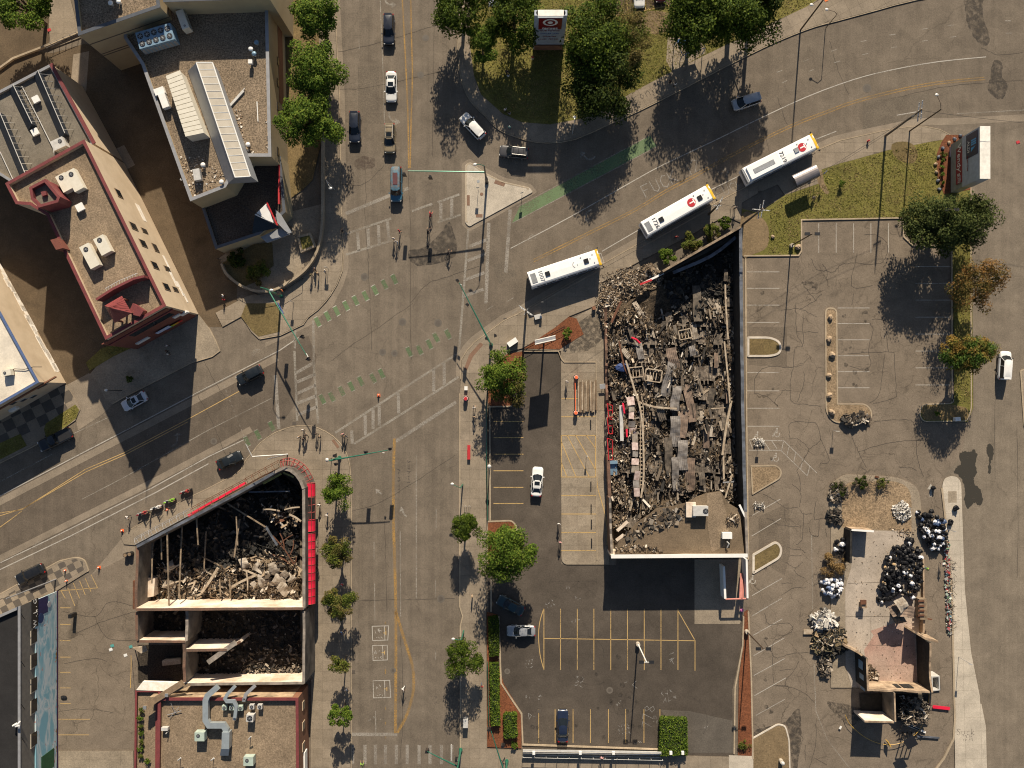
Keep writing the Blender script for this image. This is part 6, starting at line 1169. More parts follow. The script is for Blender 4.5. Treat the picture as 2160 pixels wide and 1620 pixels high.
b=MB(); b.flat(G([(1812,1462),(1960,1464),(1955,1512),(1884,1520),(1815,1518)]),.19); b.ob('scorched_floor',m_char,t10)
b=MB(); 
for q in((1818,1400,1.0),(1820,1422,1.2),(1822,1444,1.0)): p=P(q[0],q[1],2.2); b.box((p.x-.35,p.y,2.6),(.05,1.3,1.6))
b.ob('blue_window_board',m_acblue,t10)
for x in(1894,1909,1920): 
    q=P(x,1449,3.0); b=MB(); b.box((q.x,q.y,2.6),(.75,.12,1.7)); b.ob('opening',m_char,t10)
scatter('rubble',[(1896,1465),(1940,1470),(1960,1490),(1950,1520),(1905,1530),(1890,1500)],360,.15,1.4,m_rubd,lambda x,y:.9,seed=50,el=(.08,.5),lift=1.2); scatter('rubble',[(1833,1405),(1850,1412),(1858,1432),(1836,1436)],90,.15,1.0,m_rubt,lambda x,y:.3,seed=51,el=(.1,.5))
scatter('rubble',[(1880,1115),(1935,1118),(1925,1140),(1905,1135)],120,.05,.35,m_rubt,lambda x,y:.16,seed=52,lift=.05); scatter('rubble',[(1800,1125),(1938,1125),(1938,1450),(1795,1450)],500,.03,.2,m_rubt,lambda x,y:.19,seed=53,lift=.02,h=0)
t=thing('bent_sheet_heap','curved rusted metal sheet heap standing on the slab with a long shadow','metal debris',P(1897,1290))
for k,(x,y,z,rz,rx,ry,mt) in enumerate(((1898,1280,3.2,.4,.3,.3,3),(1906,1290,2.8,1.3,-.4,.2,1),(1885,1285,2.2,2.0,.9,.1,1),(1895,1302,1.6,.3,.5,-.4,2))):
    o=bpy.data.objects.new('bent_sheet',corr(3.0,1.8,.7,k+60,m_sheet[mt],.02,.5,.2)); COL.objects.link(o); o.parent=t; o.location=P(x,y,z)-t.location; o.rotation_euler=(rx,ry,rz)
b=MB(); b.tube(P(1893,1292),P(1893,1288,3),.12); b.tube(P(1903,1298),P(1900,1290,3),.12); b.ob('leg',m_rust,t)
t=thing('burnt_counter','burnt brown cabinet standing on the east edge of the slab','cabinet',P(1945,1282)); b=MB(); b.box(P(1943,1283,.9),(1.2,3.3,1.5),R(2)); b.ob('carcass',m_beam,t); b=MB()
for i in range(4): b.box(P(1943,1268+i*10,1.75),(1.0,.25,.15),R(2))
b.box(P(1950,1304,1.5),(2.4,.2,.2),R(-10)); b.ob('shelf',m_rust,t)
t=thing('small_pedestal','small tan pedestal box on the pale slab','pedestal',P(1820,1276)); b=MB(); b.box(P(1820,1276,.8),(.75,.75,1.3)); b.ob('box',m_tanb,t); b=MB(); b.box(P(1821,1270,1.6),(.95,.7,.2)); b.ob('lid',m_rust,t)
t=thing('low_wall','long low brown wall along the east edge of the slab','wall',P(1950,1250)); b=MB(); b.strip(G([(1948,1180),(1949,1262)],.8),.25,.1,.8); b.strip(G([(1950,1302),(1948,1335)],1.2),.3,.1,1.2); b.ob('timber_edging',m_tanb,t)
t=thing('window_frame','white framed square hatch outside the east wall of the restaurant','hatch',P(1973,1440)); b=MB(); b.strip(G([(1966,1428),(1981,1427),(1982,1455),(1967,1457)],2.6),.18,.2,2.6,closed=True); b.ob('frame',m_alu,t); b=MB(); b.flat(G([(1966,1428),(1981,1427),(1982,1455),(1967,1457)]),.3); b.ob('tray',m_char,t)
for k,(x,y,a,L,mt,lb) in enumerate([(1935,1537,-25,3.0,m_wht,'pale pole lying beside the yellow barrier tape, south of the shell'),(1928,1535,-22,2.4,m_alu,'grey pole crossing the pale pole south of the shell'),(1958,1555,-4,3.6,m_slate,'long dark board lying on the drive south east of the shell'),(1705,1333,0,1.5,m_beamp,'shallow open tan drawer lying left of the scrap heap'),(1850,1006,-12,.6,m_rust,'small rust plate on the gravel island edge'),(1773,1535,60,.5,m_wht,'small white scrap near the drive line'),(1757,900,0,1,m_beam,'')]):
    if not lb: continue
    o=bpy.data.objects.new('loose_board',beamm(L,.28 if k!=3 else .75,.12,mt)); COL.objects.link(o); o.location=P(x,y,.3,z=.25); o.rotation_euler=(0,0,R(a)); tag(o,lb,'board')
b=MB(); b.path([P(x,y,.7) for x,y in cr([(1783,1508),(1793,1528),(1820,1552),(1850,1567),(1880,1571),(1905,1565),(1930,1550),(1945,1530),(1957,1500),(1960,1462)],4)],.045,4); tag(b.ob('barrier_tape',M('yellow_tape',(.6,.36,.07),.5,grain=.1)),'thin yellow barrier tape curving round the south of the restaurant shell','tape')
b=MB(); b.path([P(1960,1485,.6),P(1968,1491,.5)],.03); b.strip(G([(1968,1491),(2004,1495)],.4),.5,.3,.36); tag(b.ob('red_banner_strip',m_fabric),'narrow red banner strip lying on the drive east of the shell','banner')
b=MB(); b.box(P(1874,1568,.8),(.12,1.0,.9),.5); tag(b.ob('yellow_stake',bpy.data.materials['yellow_tape']),'yellow stake holding the lowest point of the barrier tape','stake')
t=thing('steel_rack','tall dark steel rack frame leaning behind the shell, casting a barred shadow','rack',P(1925,1540))
for i in range(4): b=MB(); b.tube(P(1905+i*9,1545),P(1908+i*9,1560,2.6),.10,n=5); b.ob('post',m_black,t)
b=MB(); b.path([P(1908,1560,2.6),P(1935,1558,2.6)],.1,5); b.box(P(1921,1566,2.9),(1.8,1.6,.08),.5); b.ob('top_frame',m_black,t)
# ---------------- bags, brush and heaps
def bagmesh(seed,mat):
    rs=random.Random(seed); b=MB(); b.sphere((0,0,.28),(.42,.36,.30),8,6,jit=.13,rg=rs); b.tube((0,0,.5),(rs.uniform(-.1,.1),rs.uniform(-.1,.1),.72),.09,.14,5); return b.mesh('bag',[mat])
m_bagk=M('black_bag_plastic',(.010,.010,.012),.5,grain=0,spec=.25); m_bagw=M('white_bag_plastic',(.72,.72,.74),.4,c2=(.6,.6,.64),grain=.05); m_bago=M('tan_cardboard',(.55,.38,.2),.7,grain=.1); m_bagb=M('blue_bag_plastic',(.08,.12,.22),.4,grain=.05)
bags={'k':[bagmesh(i,m_bagk) for i in range(4)],'w':[bagmesh(i+9,m_bagw) for i in range(3)],'o':[bagmesh(21,m_bago)],'b':[bagmesh(23,m_bagb)],'r':[bagmesh(25,m_fabric)]}
def heap(poly,n,mixs,group,where,seed,zmax=1.6,smin=.65,smax=1.15):
    W=G(poly,.8); rs=random.Random(seed); x0,x1=min(p[0] for p in W),max(p[0] for p in W); y0,y1=min(p[1] for p in W),max(p[1] for p in W); cx,cy=cen(W); rad=max(x1-x0,y1-y0)/2; k=0
    nm={'k':'black','w':'white','o':'tan','b':'dark blue','r':'red'}
    while k<n:
        x,y=rs.uniform(x0,x1),rs.uniform(y0,y1)
        if not inside((x,y),W): continue
        c=rs.choice(mixs); z=max(0,zmax*(1-math.dist((x,y),(cx,cy))/rad))*rs.uniform(.5,1); s=rs.uniform(smin,smax)*(.7 if c in'or' else 1)
        o=bpy.data.objects.new('rubbish_bag',rs.choice(bags[c])); COL.objects.link(o); o.location=(x,y,.15+z); o.rotation_euler=(rs.uniform(-.5,.5),rs.uniform(-.5,.5),rs.uniform(0,6.3)); o.scale=(s,s,s); tag(o,'%s rubbish bag %s'%(nm[c],where),'rubbish bag',group+', '+nm[c]); k+=1
heap([(1888,1152),(1925,1135),(1938,1150),(1945,1180),(1942,1235),(1925,1262),(1895,1252),(1870,1275),(1852,1270),(1858,1210),(1870,1175)],210,'kkkkkkkkkkkkkkkkkkkkwwo','bags in the big heap on the slab','heaped on the east side of the pale slab',1,1.7)
heap([(1937,1080),(1970,1076),(1990,1100),(1998,1130),(1992,1160),(1970,1165),(1945,1130)],105,'kkkkkkkkwwwb','bags in the heap by the pale walk','in the mixed heap beside the pale walk',2,1.0)
heap([(1735,1225),(1775,1222),(1782,1245),(1760,1265),(1735,1250)],46,'wwwwwkbw','bags in the white heap','in the white heap west of the slab',3,1.0)
heap([(1757,1138),(1790,1134),(1794,1160),(1775,1168),(1755,1155)],20,'kkkkkw','bags beside the fragment wall','beside the wall fragment at the slab corner',4,.6)
heap([(2012,1070),(2022,1070),(2022,1080),(2012,1080)],4,'k','bags on the pale walk, upper','at the upper spot on the pale walk',5,.3); heap([(2002,1100),(2010,1100),(2010,1112),(2002,1112)],4,'k','bags on the pale walk, lower','at the lower spot on the pale walk edge',6,.3)
heap([(1785,890),(1800,886),(1810,893),(1795,897)],5,'k','bags at the L-shaped island','at the foot of the L-shaped gravel island',7,.2)
heap([(1968,1028),(1976,1026),(1976,1036),(1970,1037)],2,'k','bags by the white arrow','beside the white painted arrow',8,.1)
def brush(label,px,py,r,ry,leaf,h=1.2,seed=1,n=1200,ls=.1,nb=26):
    p=P(px,py,h*.6); t=thing('brush_pile',label,'brush pile',(p.x,p.y,.1)); me,L=crownmesh(seed,r*S,ry*S,h*.6,14,n,ls,[leaf]); o=bpy.data.objects.new('leaves',me); COL.objects.link(o); o.parent=t; o.location=(0,0,h*.5); rs=random.Random(seed); b=MB()
    for k in range(nb): a=rs.uniform(0,6.3); q=Vector((rs.uniform(-.7,.7)*r*S,rs.uniform(-.7,.7)*ry*S,rs.uniform(.2,h))); b.tube(q,q+Vector((math.cos(a)*1.2,math.sin(a)*1.2,rs.uniform(-.2,.4))),.035,.015,4)
    b.ob('branches',m_bark,t,world=False)
# ================================================================ VEHICLES
def carpaint(name,c,metal=.0): 
    m,nt,bs=_mat(name); bs.inputs['Base Color'].default_value=rgb(c); bs.inputs['Roughness'].default_value=.32; bs.inputs['Metallic'].default_value=metal; bs.inputs['Coat Weight'].default_value=.5; bs.inputs['Coat Roughness'].default_value=.12
    co=coords(nt,False); col=mix(nt,ramp(nt,noise(nt,co,1.2,4,.6),[(.3,0.),(.7,1.)]),c,tuple(x*.86+.01 for x in c)); nt.links.new(col,bs.inputs['Base Color']); return m
m_lamp=M('headlamp',(.7,.7,.68),.15,grain=0); m_tail=M('tail_lamp',(.35,.01,.01),.25,grain=0); m_trim=M('black_trim',(.02,.02,.022),.5,grain=0)
def loft(rings,mi=0,b=None,capends=True):
    b=b or MB(); n=len(rings[0]); V=[p for r in rings for p in r]
    F=[(i*n+j,i*n+(j+1)%n,(i+1)*n+(j+1)%n,(i+1)*n+j) for i in range(len(rings)-1) for j in range(n)]
    if capends: F+=[tuple(range(n-1,-1,-1)),tuple((len(rings)-1)*n+j for j in range(n))]
    b.add(V,F,mi); return b
KIND={ # L, W, H, belt, hood height, [belt cabin rear, front], [roof rear, front], tail height
 'sedan':(4.75,1.82,1.44,.95,.82,(-1.75,1.15),(-1.0,.25),.98),'suv':(4.7,1.88,1.70,1.05,.98,(-2.15,1.15),(-1.95,.35),1.02),'minivan':(5.0,1.95,1.75,1.05,.95,(-2.3,1.65),(-2.1,.7),1.02),
 'pickup':(5.6,1.98,1.80,1.12,1.08,(-.45,1.35),(-.25,.7),1.1),'oldvan':(5.3,1.95,2.0,1.15,1.12,(-2.5,1.75),(-2.4,1.2),1.1),'boxvan':(4.5,1.85,1.9,1.1,1.0,(-2.1,1.5),(-2.0,.85),1.08)}
def car(label,px,py,ang,kind,col,L=None,group=None,metal=0,sunroof=False,rails=False,name=None,roofmat=None,open_=False):
    "ang: heading in degrees, 0 = towards the right of the picture, 90 = up"
    l,w,h,belt,hood,cb,crf,tailh=KIND[kind]; kx=1 if L is None else L/l; mt=col if not hasattr(col,'__len__') else carpaint('car_paint',col,metal)
    p=P(px,py,.8); t=thing(name or {'pickup':'pickup_truck','oldvan':'old_van','boxvan':'delivery_van'}.get(kind,'car'),label,{'pickup':'pickup truck','suv':'suv','oldvan':'van','boxvan':'van','minivan':'minivan'}.get(kind,'car'),(p.x,p.y,.012),R(ang),group); l*=kx
    rings=[]; ns=26
    for i in range(ns+1):
        u=-1+2*i/ns; x=u*l/2; e=abs(u); wf=(w/2)*(1-.30*max(0,(e-.80)/.20)**2.2-.03*e); 
        xf=x/kx
        if xf>cb[1]: s=(xf-cb[1])/(l/kx/2-cb[1]); zt=belt+(hood-belt)*s**.6-.16*max(0,(s-.72)/.28)**2
        elif xf<cb[0]: s=(cb[0]-xf)/max(.01,(l/kx/2+cb[0])); zt=belt+(tailh-belt)*s-.10*max(0,(s-.7)/.3)**2
        else: zt=belt
        if kind=='pickup' and xf<cb[0]-.02: zt=belt
        zb=.30+.12*max(0,(e-.86)/.14)
        crown=.05
        rings.append([(x,-wf*.93,zb),(x,-wf,zb+.22),(x,-wf,zt*.72),(x,-wf*.95,zt-.05),(x,-wf*.80,zt+.0),(x,-wf*.40,zt+crown*.8),(x,0,zt+crown),(x,wf*.40,zt+crown*.8),(x,wf*.80,zt),(x,wf*.95,zt-.05),(x,wf,zt*.72),(x,wf,zb+.22),(x,wf*.93,zb)])
    b=loft(rings); b.ob('body',mt,t,smooth=True,world=False)
    rm=roofmat or mt
    # greenhouse
    def ringat(f,ins=0):
        z=belt+.02+(h-belt-.02)*f; xr=(cb[0]+(crf[0]-cb[0])*f)*kx+ins; xf=(cb[1]+(crf[1]-cb[1])*f)*kx-ins; ww=w/2*(.90-.20*f)-ins; c=.16; 
        return [(xr,-ww+c,z),(xr+c,-ww,z),(xf-c*1.6,-ww,z),(xf,-ww+c*2,z),(xf+.10*(1-f),0,z),(xf,ww-c*2,z),(xf-c*1.6,ww,z),(xr+c,ww,z),(xr,ww-c,z)]
    b=loft([ringat(0),ringat(.5),ringat(.96)]); b.ob('window_glass',m_glass,t,smooth=False,world=False)
    top=ringat(.97); tp2=ringat(1.0,.10); b=MB(); n=len(top); b.add(top+[(q[0],q[1],q[2]+.025) for q in tp2]+[((crf[0]+crf[1])/2*kx,0,h+.05)],[(i,(i+1)%n,n+(i+1)%n,n+i) for i in range(n)]+[(n+i,n+(i+1)%n,2*n) for i in range(n)]); b.ob('roof',rm,t,world=False,smooth=True)
    r0,r1=ringat(0),ringat(.98); mid=.5*(cb[0]+cb[1]+.4)*kx
    for A_,B_ in[(r0[i],r1[i]) for i in(0,2,6,8)]+[((mid,s*w/2*.90,belt),(mid-.1,s*w/2*.70,h-.03)) for s in(-1,1)]: b=MB(); b.tube(A_,B_,.045,n=4); b.ob('pillar',mt,t,world=False)
    if kind in('suv','minivan','boxvan') : 
        b=MB(); b.box((crf[0]*kx-.05,0,h+.02),(.3,w*.62,.05)); b.ob('spoiler',mt,t,world=False)
    if sunroof: b=MB(); b.box(((crf[0]*.25+crf[1]*.75)*kx-.15,0,h+.035),(.62,.85,.04)); b.ob('sunroof',m_glass,t,world=False)
    if rails:
        for s in(-1,1): b=MB(); b.tube((crf[0]*kx,s*w*.31,h+.09),(crf[1]*kx-.1,s*w*.31,h+.09),.03,n=5); b.ob('roof_rail',m_alu,t,world=False)
        b=MB()
        for k in range(3): b.tube((crf[0]*kx+.4+k*.8,-w*.31,h+.10),(crf[0]*kx+.4+k*.8,w*.31,h+.10),.025,n=4)
        b.ob('roof_rack',m_trim,t,world=False)
    if kind=='pickup':
        b=MB(); b.box(((-l/2+cb[0]*kx)/2-.02,0,belt+.055),(abs(-l/2-cb[0]*kx)-.35,w*.80,.02)); b.ob('truck_bed',m_trim,t,world=False)
    wb=l*.30; rr=.34
    for sx in(-1,1):
        for sy in(-1,1):
            x=sx*wb+.03; b=MB(); b.tube((x,sy*(w/2-.22),rr),(x,sy*(w/2+.012),rr),rr,n=16); o=b.ob('wheel',m_tyre,t,world=False); b=MB(); b.tube((x,sy*(w/2-.1),rr),(x,sy*(w/2+.025),rr),rr*.6,n=12); b.ob('rim',m_steel,o,world=False)
    for sy in(-1,1):
        b=MB(); b.box((l/2-.22,sy*(w/2-.34),hood-.14),(.30,.36,.14),-sy*.35); b.ob('headlight',m_lamp,t,world=False)
        b=MB(); b.box((-l/2+.14,sy*(w/2-.30),tailh-.12),(.20,.34,.18),sy*.3); b.ob('tail_light',m_tail,t,world=False)
        b=MB(); b.box((cb[1]*kx-.35,sy*(w/2+.09),belt+.06),(.16,.2,.13)); b.ob('mirror',mt if kind!='boxvan' else m_trim,t,world=False)
    b=MB(); b.box((l/2-.05,0,.45),(.12,w*.7,.16)); b.ob('grille',m_trim,t,world=False)
    b=MB(); b.box((cb[1]*kx-.12,0,belt+.055),(.22,w*.62,.03)); b.ob('wiper_cowl',m_trim,t,world=False)
    return t
navy=(.012,.016,.028); wh=(.74,.73,.70); tan=(.24,.19,.12)
car('dark navy estate car highest in the upper street, behind the white sedan',820,62,270,'suv',navy,4.9,rails=False)
car('white sedan with dark sunroof in the turning lane of the upper street',825,183,270,'sedan',wh,4.9,sunroof=True)
car('dark navy car in the left lane beside the west trees',748,268,270,'suv',(.012,.018,.035),5.0)
car('tan suv with open sunroof just behind the blue van',822,292,270,'suv',tan,4.75,sunroof=True,rails=True)
bl=carpaint('faded_blue_paint',(.035,.13,.20)); rst=M('rusty_roof',(.05,.17,.25),.6,c2=(.16,.12,.10),sc=1.6,grain=.35,gs=4,world=False)
t=car('old blue van with rusty patched roof stopped at the crosswalk',836,389,270,'oldvan',bl,5.6,roofmat=rst)
b=MB(); b.box((-.6,0,2.07),(1.9,.75,.03)); b.ob('roof_patch',M('maroon_patch',(.10,.03,.035),.7,grain=.2),t,world=False)
car('white suv with black rear window turning past the corner lawn',997,266,133,'suv',wh,4.8)
car('dark grey suv with roof rack above the traffic island',1084,321,174,'suv',(.06,.058,.06),4.7,rails=True)
car('silver minivan half in tree shade on the diagonal street',1574,214,198,'minivan',(.42,.42,.43),4.6,metal=.5)
car('white delivery van driving up the east street',2119,771,86,'boxvan',(.80,.79,.77),4.6)
car('white sedan parked alone in the black lot',1133,1016,86,'sedan',(.80,.79,.76),4.75,sunroof=True)
car('dark teal sedan in tree shade at the lot entrance',1077,1277,153,'sedan',(.012,.04,.05),4.6)
car('silver sedan just below the dark teal sedan',1099,1331,180,'sedan',(.42,.43,.44),4.6,metal=.4)
car('dark blue car parked in the bottom row of the black lot',1187,1531,90,'sedan',(.01,.018,.045),5.2)
car('black suv on the diagonal street west of the crossing',527,791,207,'suv',(.008,.012,.016),4.4)
car('white sedan with sunroof in the shadow of the brick building',283,846,208,'sedan',(.62,.63,.67),4.3,sunroof=True)
car('black pickup truck parked beside the checkered walk',117,927,206,'pickup',(.008,.010,.016),5.7)
car('black sedan at the kerb just above the red awning frame',484,971,25,'sedan',(.008,.012,.014),4.2)
car('black suv near the small checkered peninsula',64,1211,206,'suv',(.008,.009,.011),4.8)
car('white car parked at the top edge, its front in view',1348,-14,272,'sedan',wh,4.6)
car('dark red car parked at the top edge beside the white one',1393,-26,272,'sedan',(.10,.01,.015),4.6)
m_bus=M('bus_white',(.88,.87,.85),.4,c2=(.82,.81,.79),grain=.02,world=False); m_busy=M('bus_yellow',(.85,.52,.03),.45,grain=.02,world=False); m_busg=M('bus_grey',(.30,.31,.32),.5,grain=.05,world=False); m_bnum=M('bus_lettering',(.06,.06,.065),.5,grain=0); m_bred=M('bus_red',(.50,.02,.03),.5,grain=0); m_busb=M('bus_blue',(.02,.05,.16),.45,grain=.02,world=False)
def bus(label,px,py,ang,num,L=12.2,hybrid=False,logo=True):
    p=P(px,py,2.0); t=thing('city_bus',label,'bus',(p.x,p.y,.012),R(ang),'city buses stopped along the south kerb'); w=2.6; h=3.05
    def ring(x,s,tw=1.0): return [(x,-w/2*s,.35),(x,-w/2*s,h-.35),(x,-w/2*s+.10,h-.1),(x,-w/2*s+.30,h),(x,0,h+.04),(x,w/2*s-.30,h),(x,w/2*s-.10,h-.1),(x,w/2*s,h-.35),(x,w/2*s,.35)]
    b=loft([ring(-L/2,.985),ring(-L/2+.12,1),ring(L/2-.5,1),ring(L/2-.12,.985),ring(L/2,.96)]); b.ob('body',m_bus,t,world=False)
    b=MB(); b.add([(L/2-.40,-w/2+.05,h+.025),(L/2+.01,-w/2+.12,h-.02),(L/2+.01,0,h+.045),(L/2-.40,0,h+.055),(L/2-.40,w/2-.05,h+.025),(L/2+.01,w/2-.12,h-.02)],[(0,1,2,3),(3,2,5,4)]); b.box((L/2-.18,0,h-.28),(.42,w+.02,.5)); b.ob('front_band',m_busy,t,world=False)
    for s in(-1,1):
        for k in range(6): b=MB(); b.box((-L/2+1.6+k*1.7,s*(w/2+.005),1.85),(1.5,.04,.95)); b.ob('window',m_glass,t,world=False)
        b=MB(); b.box((-.3,s*(w/2+.006),.62),(L-1.4,.03,.42)); b.ob('lower_stripe',m_busb,t,world=False)
        b=MB(); b.path([(L/2-.1,s*w/2,2.6),(L/2+.25,s*(w/2+.28),2.5),(L/2+.25,s*(w/2+.28),2.1)],.035); b.box((L/2+.25,s*(w/2+.28),2.15),(.12,.2,.4)); b.ob('mirror',m_trim,t,world=False)
    b=MB(); b.box((L/2-.01,0,1.75),(.06,w*.88,1.35)); b.ob('windscreen',m_glass,t,world=False)
    b=MB(); b.box((-L/2,0,1.9),(.06,w*.8,1.0)); b.ob('rear_grille',m_busg,t,world=False)
    b=MB(); b.box((L/2-3.4 if hybrid else L/2-2.2,0,h+.09),(.72,.72,.14)); 
    o=b.ob('roof_hatch',m_busg if hybrid else m_black,t,world=False)
    if not hybrid: b=MB(); b.box((-L/2+3.0,0,h+.09),(.72,.72,.14)); b.ob('roof_hatch',m_black,t,world=False)
    else:
        b=MB(); b.box((-L/2+3.1,0,h+.16),(5.4,2.1,.30)); b.ob('battery_housing',m_bus,t,world=False)
        b=MB(); b.box((-L/2+3.0,-.05,h+.33),(3.6,.75,.05)); b.ob('roof_grille',m_busg,t,world=False)
        b=MB(); b.box((-L/2-.03,0,h-.4),(.5,w*.9,.7)); b.ob('rear_panel',m_busg,t,world=False)
    b=MB()
    for k in range(7): b.box((-L/2+.45+k*.11,.0,h+.05),(.05,1.5,.06))
    b.ob('rear_vent',m_busg,t,world=False)
    if not hybrid: b=MB(); b.box((-L/2+.72,0,h+.03),(.85,1.55,.05)); b.ob('vent_panel',m_busg,t,world=False)
    b=MB()
    for x,y in((L/2-1.0,.7),(L/2-1.0,-.6),(L/2-2.9,.8),(L/2-1.5,.2)): b.tube((x,y,h),(x,y,h+.10),.09,n=8)
    b.ob('roof_beacon',m_busg,t,world=False)
    if logo:
        b=MB(); b.tube((L/2-(2.4 if hybrid else 3.7),0,h+.03),(L/2-(2.4 if hybrid else 3.7),0,h+.055),.68,n=28); b.ob('logo_disc',m_bred,t,world=False); text('logo_letter','T',1.15,m_bus,(L/2-(2.4 if hybrid else 3.7)+.05,0,h+.062),(0,0,R(-90)),t,ext=.004,off=.04)
    else:
        b=MB(); b.ribbon([(L/2-4.0+.42*math.cos(a),.42*math.sin(a)) for a in[R(k) for k in range(100,262,15)]],.09,h+.052); b.ribbon([(L/2-3.7,-.3),(L/2-3.7,.05)],.08,h+.052); b.ob('worn_logo',m_busg,t,world=False)
    text('fleet_number',num,.92,m_bnum if logo else m_busg,(-L/2+(6.4 if hybrid else 1.95),0,h+.062),(0,0,R(-90)),t,ext=.004)
    for x in(-L/2+3.0,L/2-2.6):
        for s in(-1,1): b=MB(); b.tube((x,s*(w/2-.32),.5),(x,s*(w/2+.01),.5),.5,n=18); o=b.ob('wheel',m_tyre,t,world=False); b=MB(); b.tube((x,s*(w/2-.1),.5),(x,s*(w/2+.03),.5),.28,n=12); b.ob('rim',m_steel,o,world=False)
    b=MB(); b.path([(L/2,-.8,.6),(L/2+.75,-.8,.6),(L/2+.75,.8,.6),(L/2,.8,.6)],.03); b.path([(L/2+.4,-.8,.9),(L/2+.4,.8,.9)],.03); b.ob('bike_rack',m_alu,t,world=False)
    return t
bus('white city bus with worn roof logo, lowest of the three along the kerb',1190,568,18.2,'1007',11.6,logo=False)
bus('white city bus numbered 1726 with red roof logo, middle of three',1428,446,29.4,'1726',12.15)
bus('white hybrid bus numbered 7219 with grey roof housing, uppermost of three',1643,337,26.6,'7219',12.2,hybrid=True)
# ================================================================ PEOPLE
def skinmesh(name,V,E,rad,root=0,sub=1):
    me=bpy.data.meshes.new(name); me.from_pydata(V,E,[]); o=bpy.data.objects.new(name,me); COL.objects.link(o)
    sk_=o.modifiers.new('s','SKIN'); 
    for i,r_ in enumerate(rad): 
        v=me.skin_vertices[0].data[i]; v.radius=(r_,r_) if not hasattr(r_,'__len__') else r_; v.use_root=(i==root)
    ss=o.modifiers.new('u','SUBSURF'); ss.levels=sub; ss.render_levels=sub
    bpy.context.view_layer.update(); out=bpy.data.meshes.new_from_object(o.evaluated_get(bpy.context.evaluated_depsgraph_get())); bpy.data.objects.remove(o); out.name=name; return out
def personmesh(pose,seed=0):
    V=[];E=[];Rr=[]
    def v(p,r,par=None): V.append(tuple(p)); Rr.append(r); (E.append((par,len(V)-1)) if par is not None else None); return len(V)-1
    sit=pose in('ride','sit'); hz=.95 if not sit else (.92 if pose=='ride' else .48)
    lean=.0 if pose!='ride' else .42
    hip=v((0,0,hz),(.15,.115)); wst=v((lean*.3,0,hz+.18),(.135,.105),hip); ch=v((lean*.75,0,hz+.38),(.17,.12),wst); sh=v((lean,0,hz+.50),(.13,.10),ch); nk=v((lean*1.1,0,hz+.58),.055,sh)
    hd=v((lean*1.15+.01,0,hz+.68),.085,nk); h2=v((lean*1.15+.01,0,hz+.78),.08,hd); v((lean*1.15+.10,0,hz+.69),.018,hd); v((lean*1.15,.085,hz+.70),.016,hd); v((lean*1.15,-.085,hz+.70),.016,hd)
    st={'walk':.28,'stand':.0,'ride':.0,'sit':.0}[pose]
    for s in(-1,1):
        a=v((0,s*.10,hz-.06),.095,hip); 
        if not sit: kx=s*st*.55+(.04 if pose=='walk' else 0); k=v((kx,s*.11,hz*.52),.062,a); an_=v((s*st-.02*abs(st),s*.11,.09),.042,k); to=v((s*st+.16,s*.12,.045),.036,an_)
        else:
            k=v((.42,s*.14,hz-.06+(s*.12 if pose=='ride' else 0)),.065,a); an_=v((.38 if pose=='sit' else .22,s*.13,.10+(.12+s*.12 if pose=='ride' else 0)),.042,k); to=v((an_ and V[an_][0]+.16,s*.13,V[an_][2]-.04),.036,an_)
        q=v((lean*.95,s*.17,hz+.47),.062,sh)
        if pose=='ride': e=v((lean+.22,s*.24,hz+.28),.045,q); w_=v((lean+.42,s*.24,hz+.16),.032,e)
        elif pose=='sit': e=v((.08,s*.24,hz+.22),.045,q); w_=v((.28,s*.18,hz+.12),.032,e)
        else: e=v((-s*st*.3-.02,s*.25,hz+.20),.045,q); w_=v((-s*st*.7+.06,s*.26,hz-.02+abs(st)*.1),.030,e)
        wv=Vector(V[w_]); d=(wv-Vector(V[e])).normalized(); pl=v(wv+d*.06,(.034,.018),w_); 
        up=Vector((0,0,1)) if abs(d.z)<.8 else Vector((1,0,0)); sd=d.cross(up).normalized()
        for f,(o_,ln) in enumerate(((-.030,.055),(-.010,.072),(.010,.07),(.030,.06))): 
            b0=v(wv+d*.085+sd*o_,.0095,pl); m=v(wv+d*(.085+ln*.6)+sd*o_*1.15+Vector((0,0,-.01)),.0085,b0); v(wv+d*(.085+ln)+sd*o_*1.15+Vector((0,0,-.025)),.007,m)
        b0=v(wv+d*.03+sd*.036*s,.011,pl); v(wv+d*.07+sd*.062*s,.009,b0)
    me=skinmesh('body',V,E,Rr,0,1); 
    for nm in range(5): me.materials.append(None)
    sx=lean*1.15
    for p in me.polygons:
        c=p.center; zr_=c.z-hz; hx=c.x-(sx+.01)
        arm=abs(c.y)>.175 or (pose in('ride','sit') and c.x>lean+.12 and zr_>.02 and abs(c.y)>.12 and zr_<.4)
        if zr_>.60: mi=1 if (zr_>.74 or hx<-.01) else 0
        elif zr_>.54: mi=0
        elif arm and zr_>-.2: mi=2 if zr_>.30 else 0
        elif zr_>.02: mi=2
        elif c.z<.11+(.12 if pose=='ride' else 0) : mi=4
        else: mi=3
        p.material_index=mi; p.use_smooth=True
    return me
PM={k:personmesh(k) for k in('walk','stand','ride','sit')}
CM={}
def cmat(c,r=.8):
    k=tuple(round(x,3) for x in c)
    if k not in CM: CM[k]=M('cloth_%d'%len(CM),c,r,grain=.05,world=False)
    return CM[k]
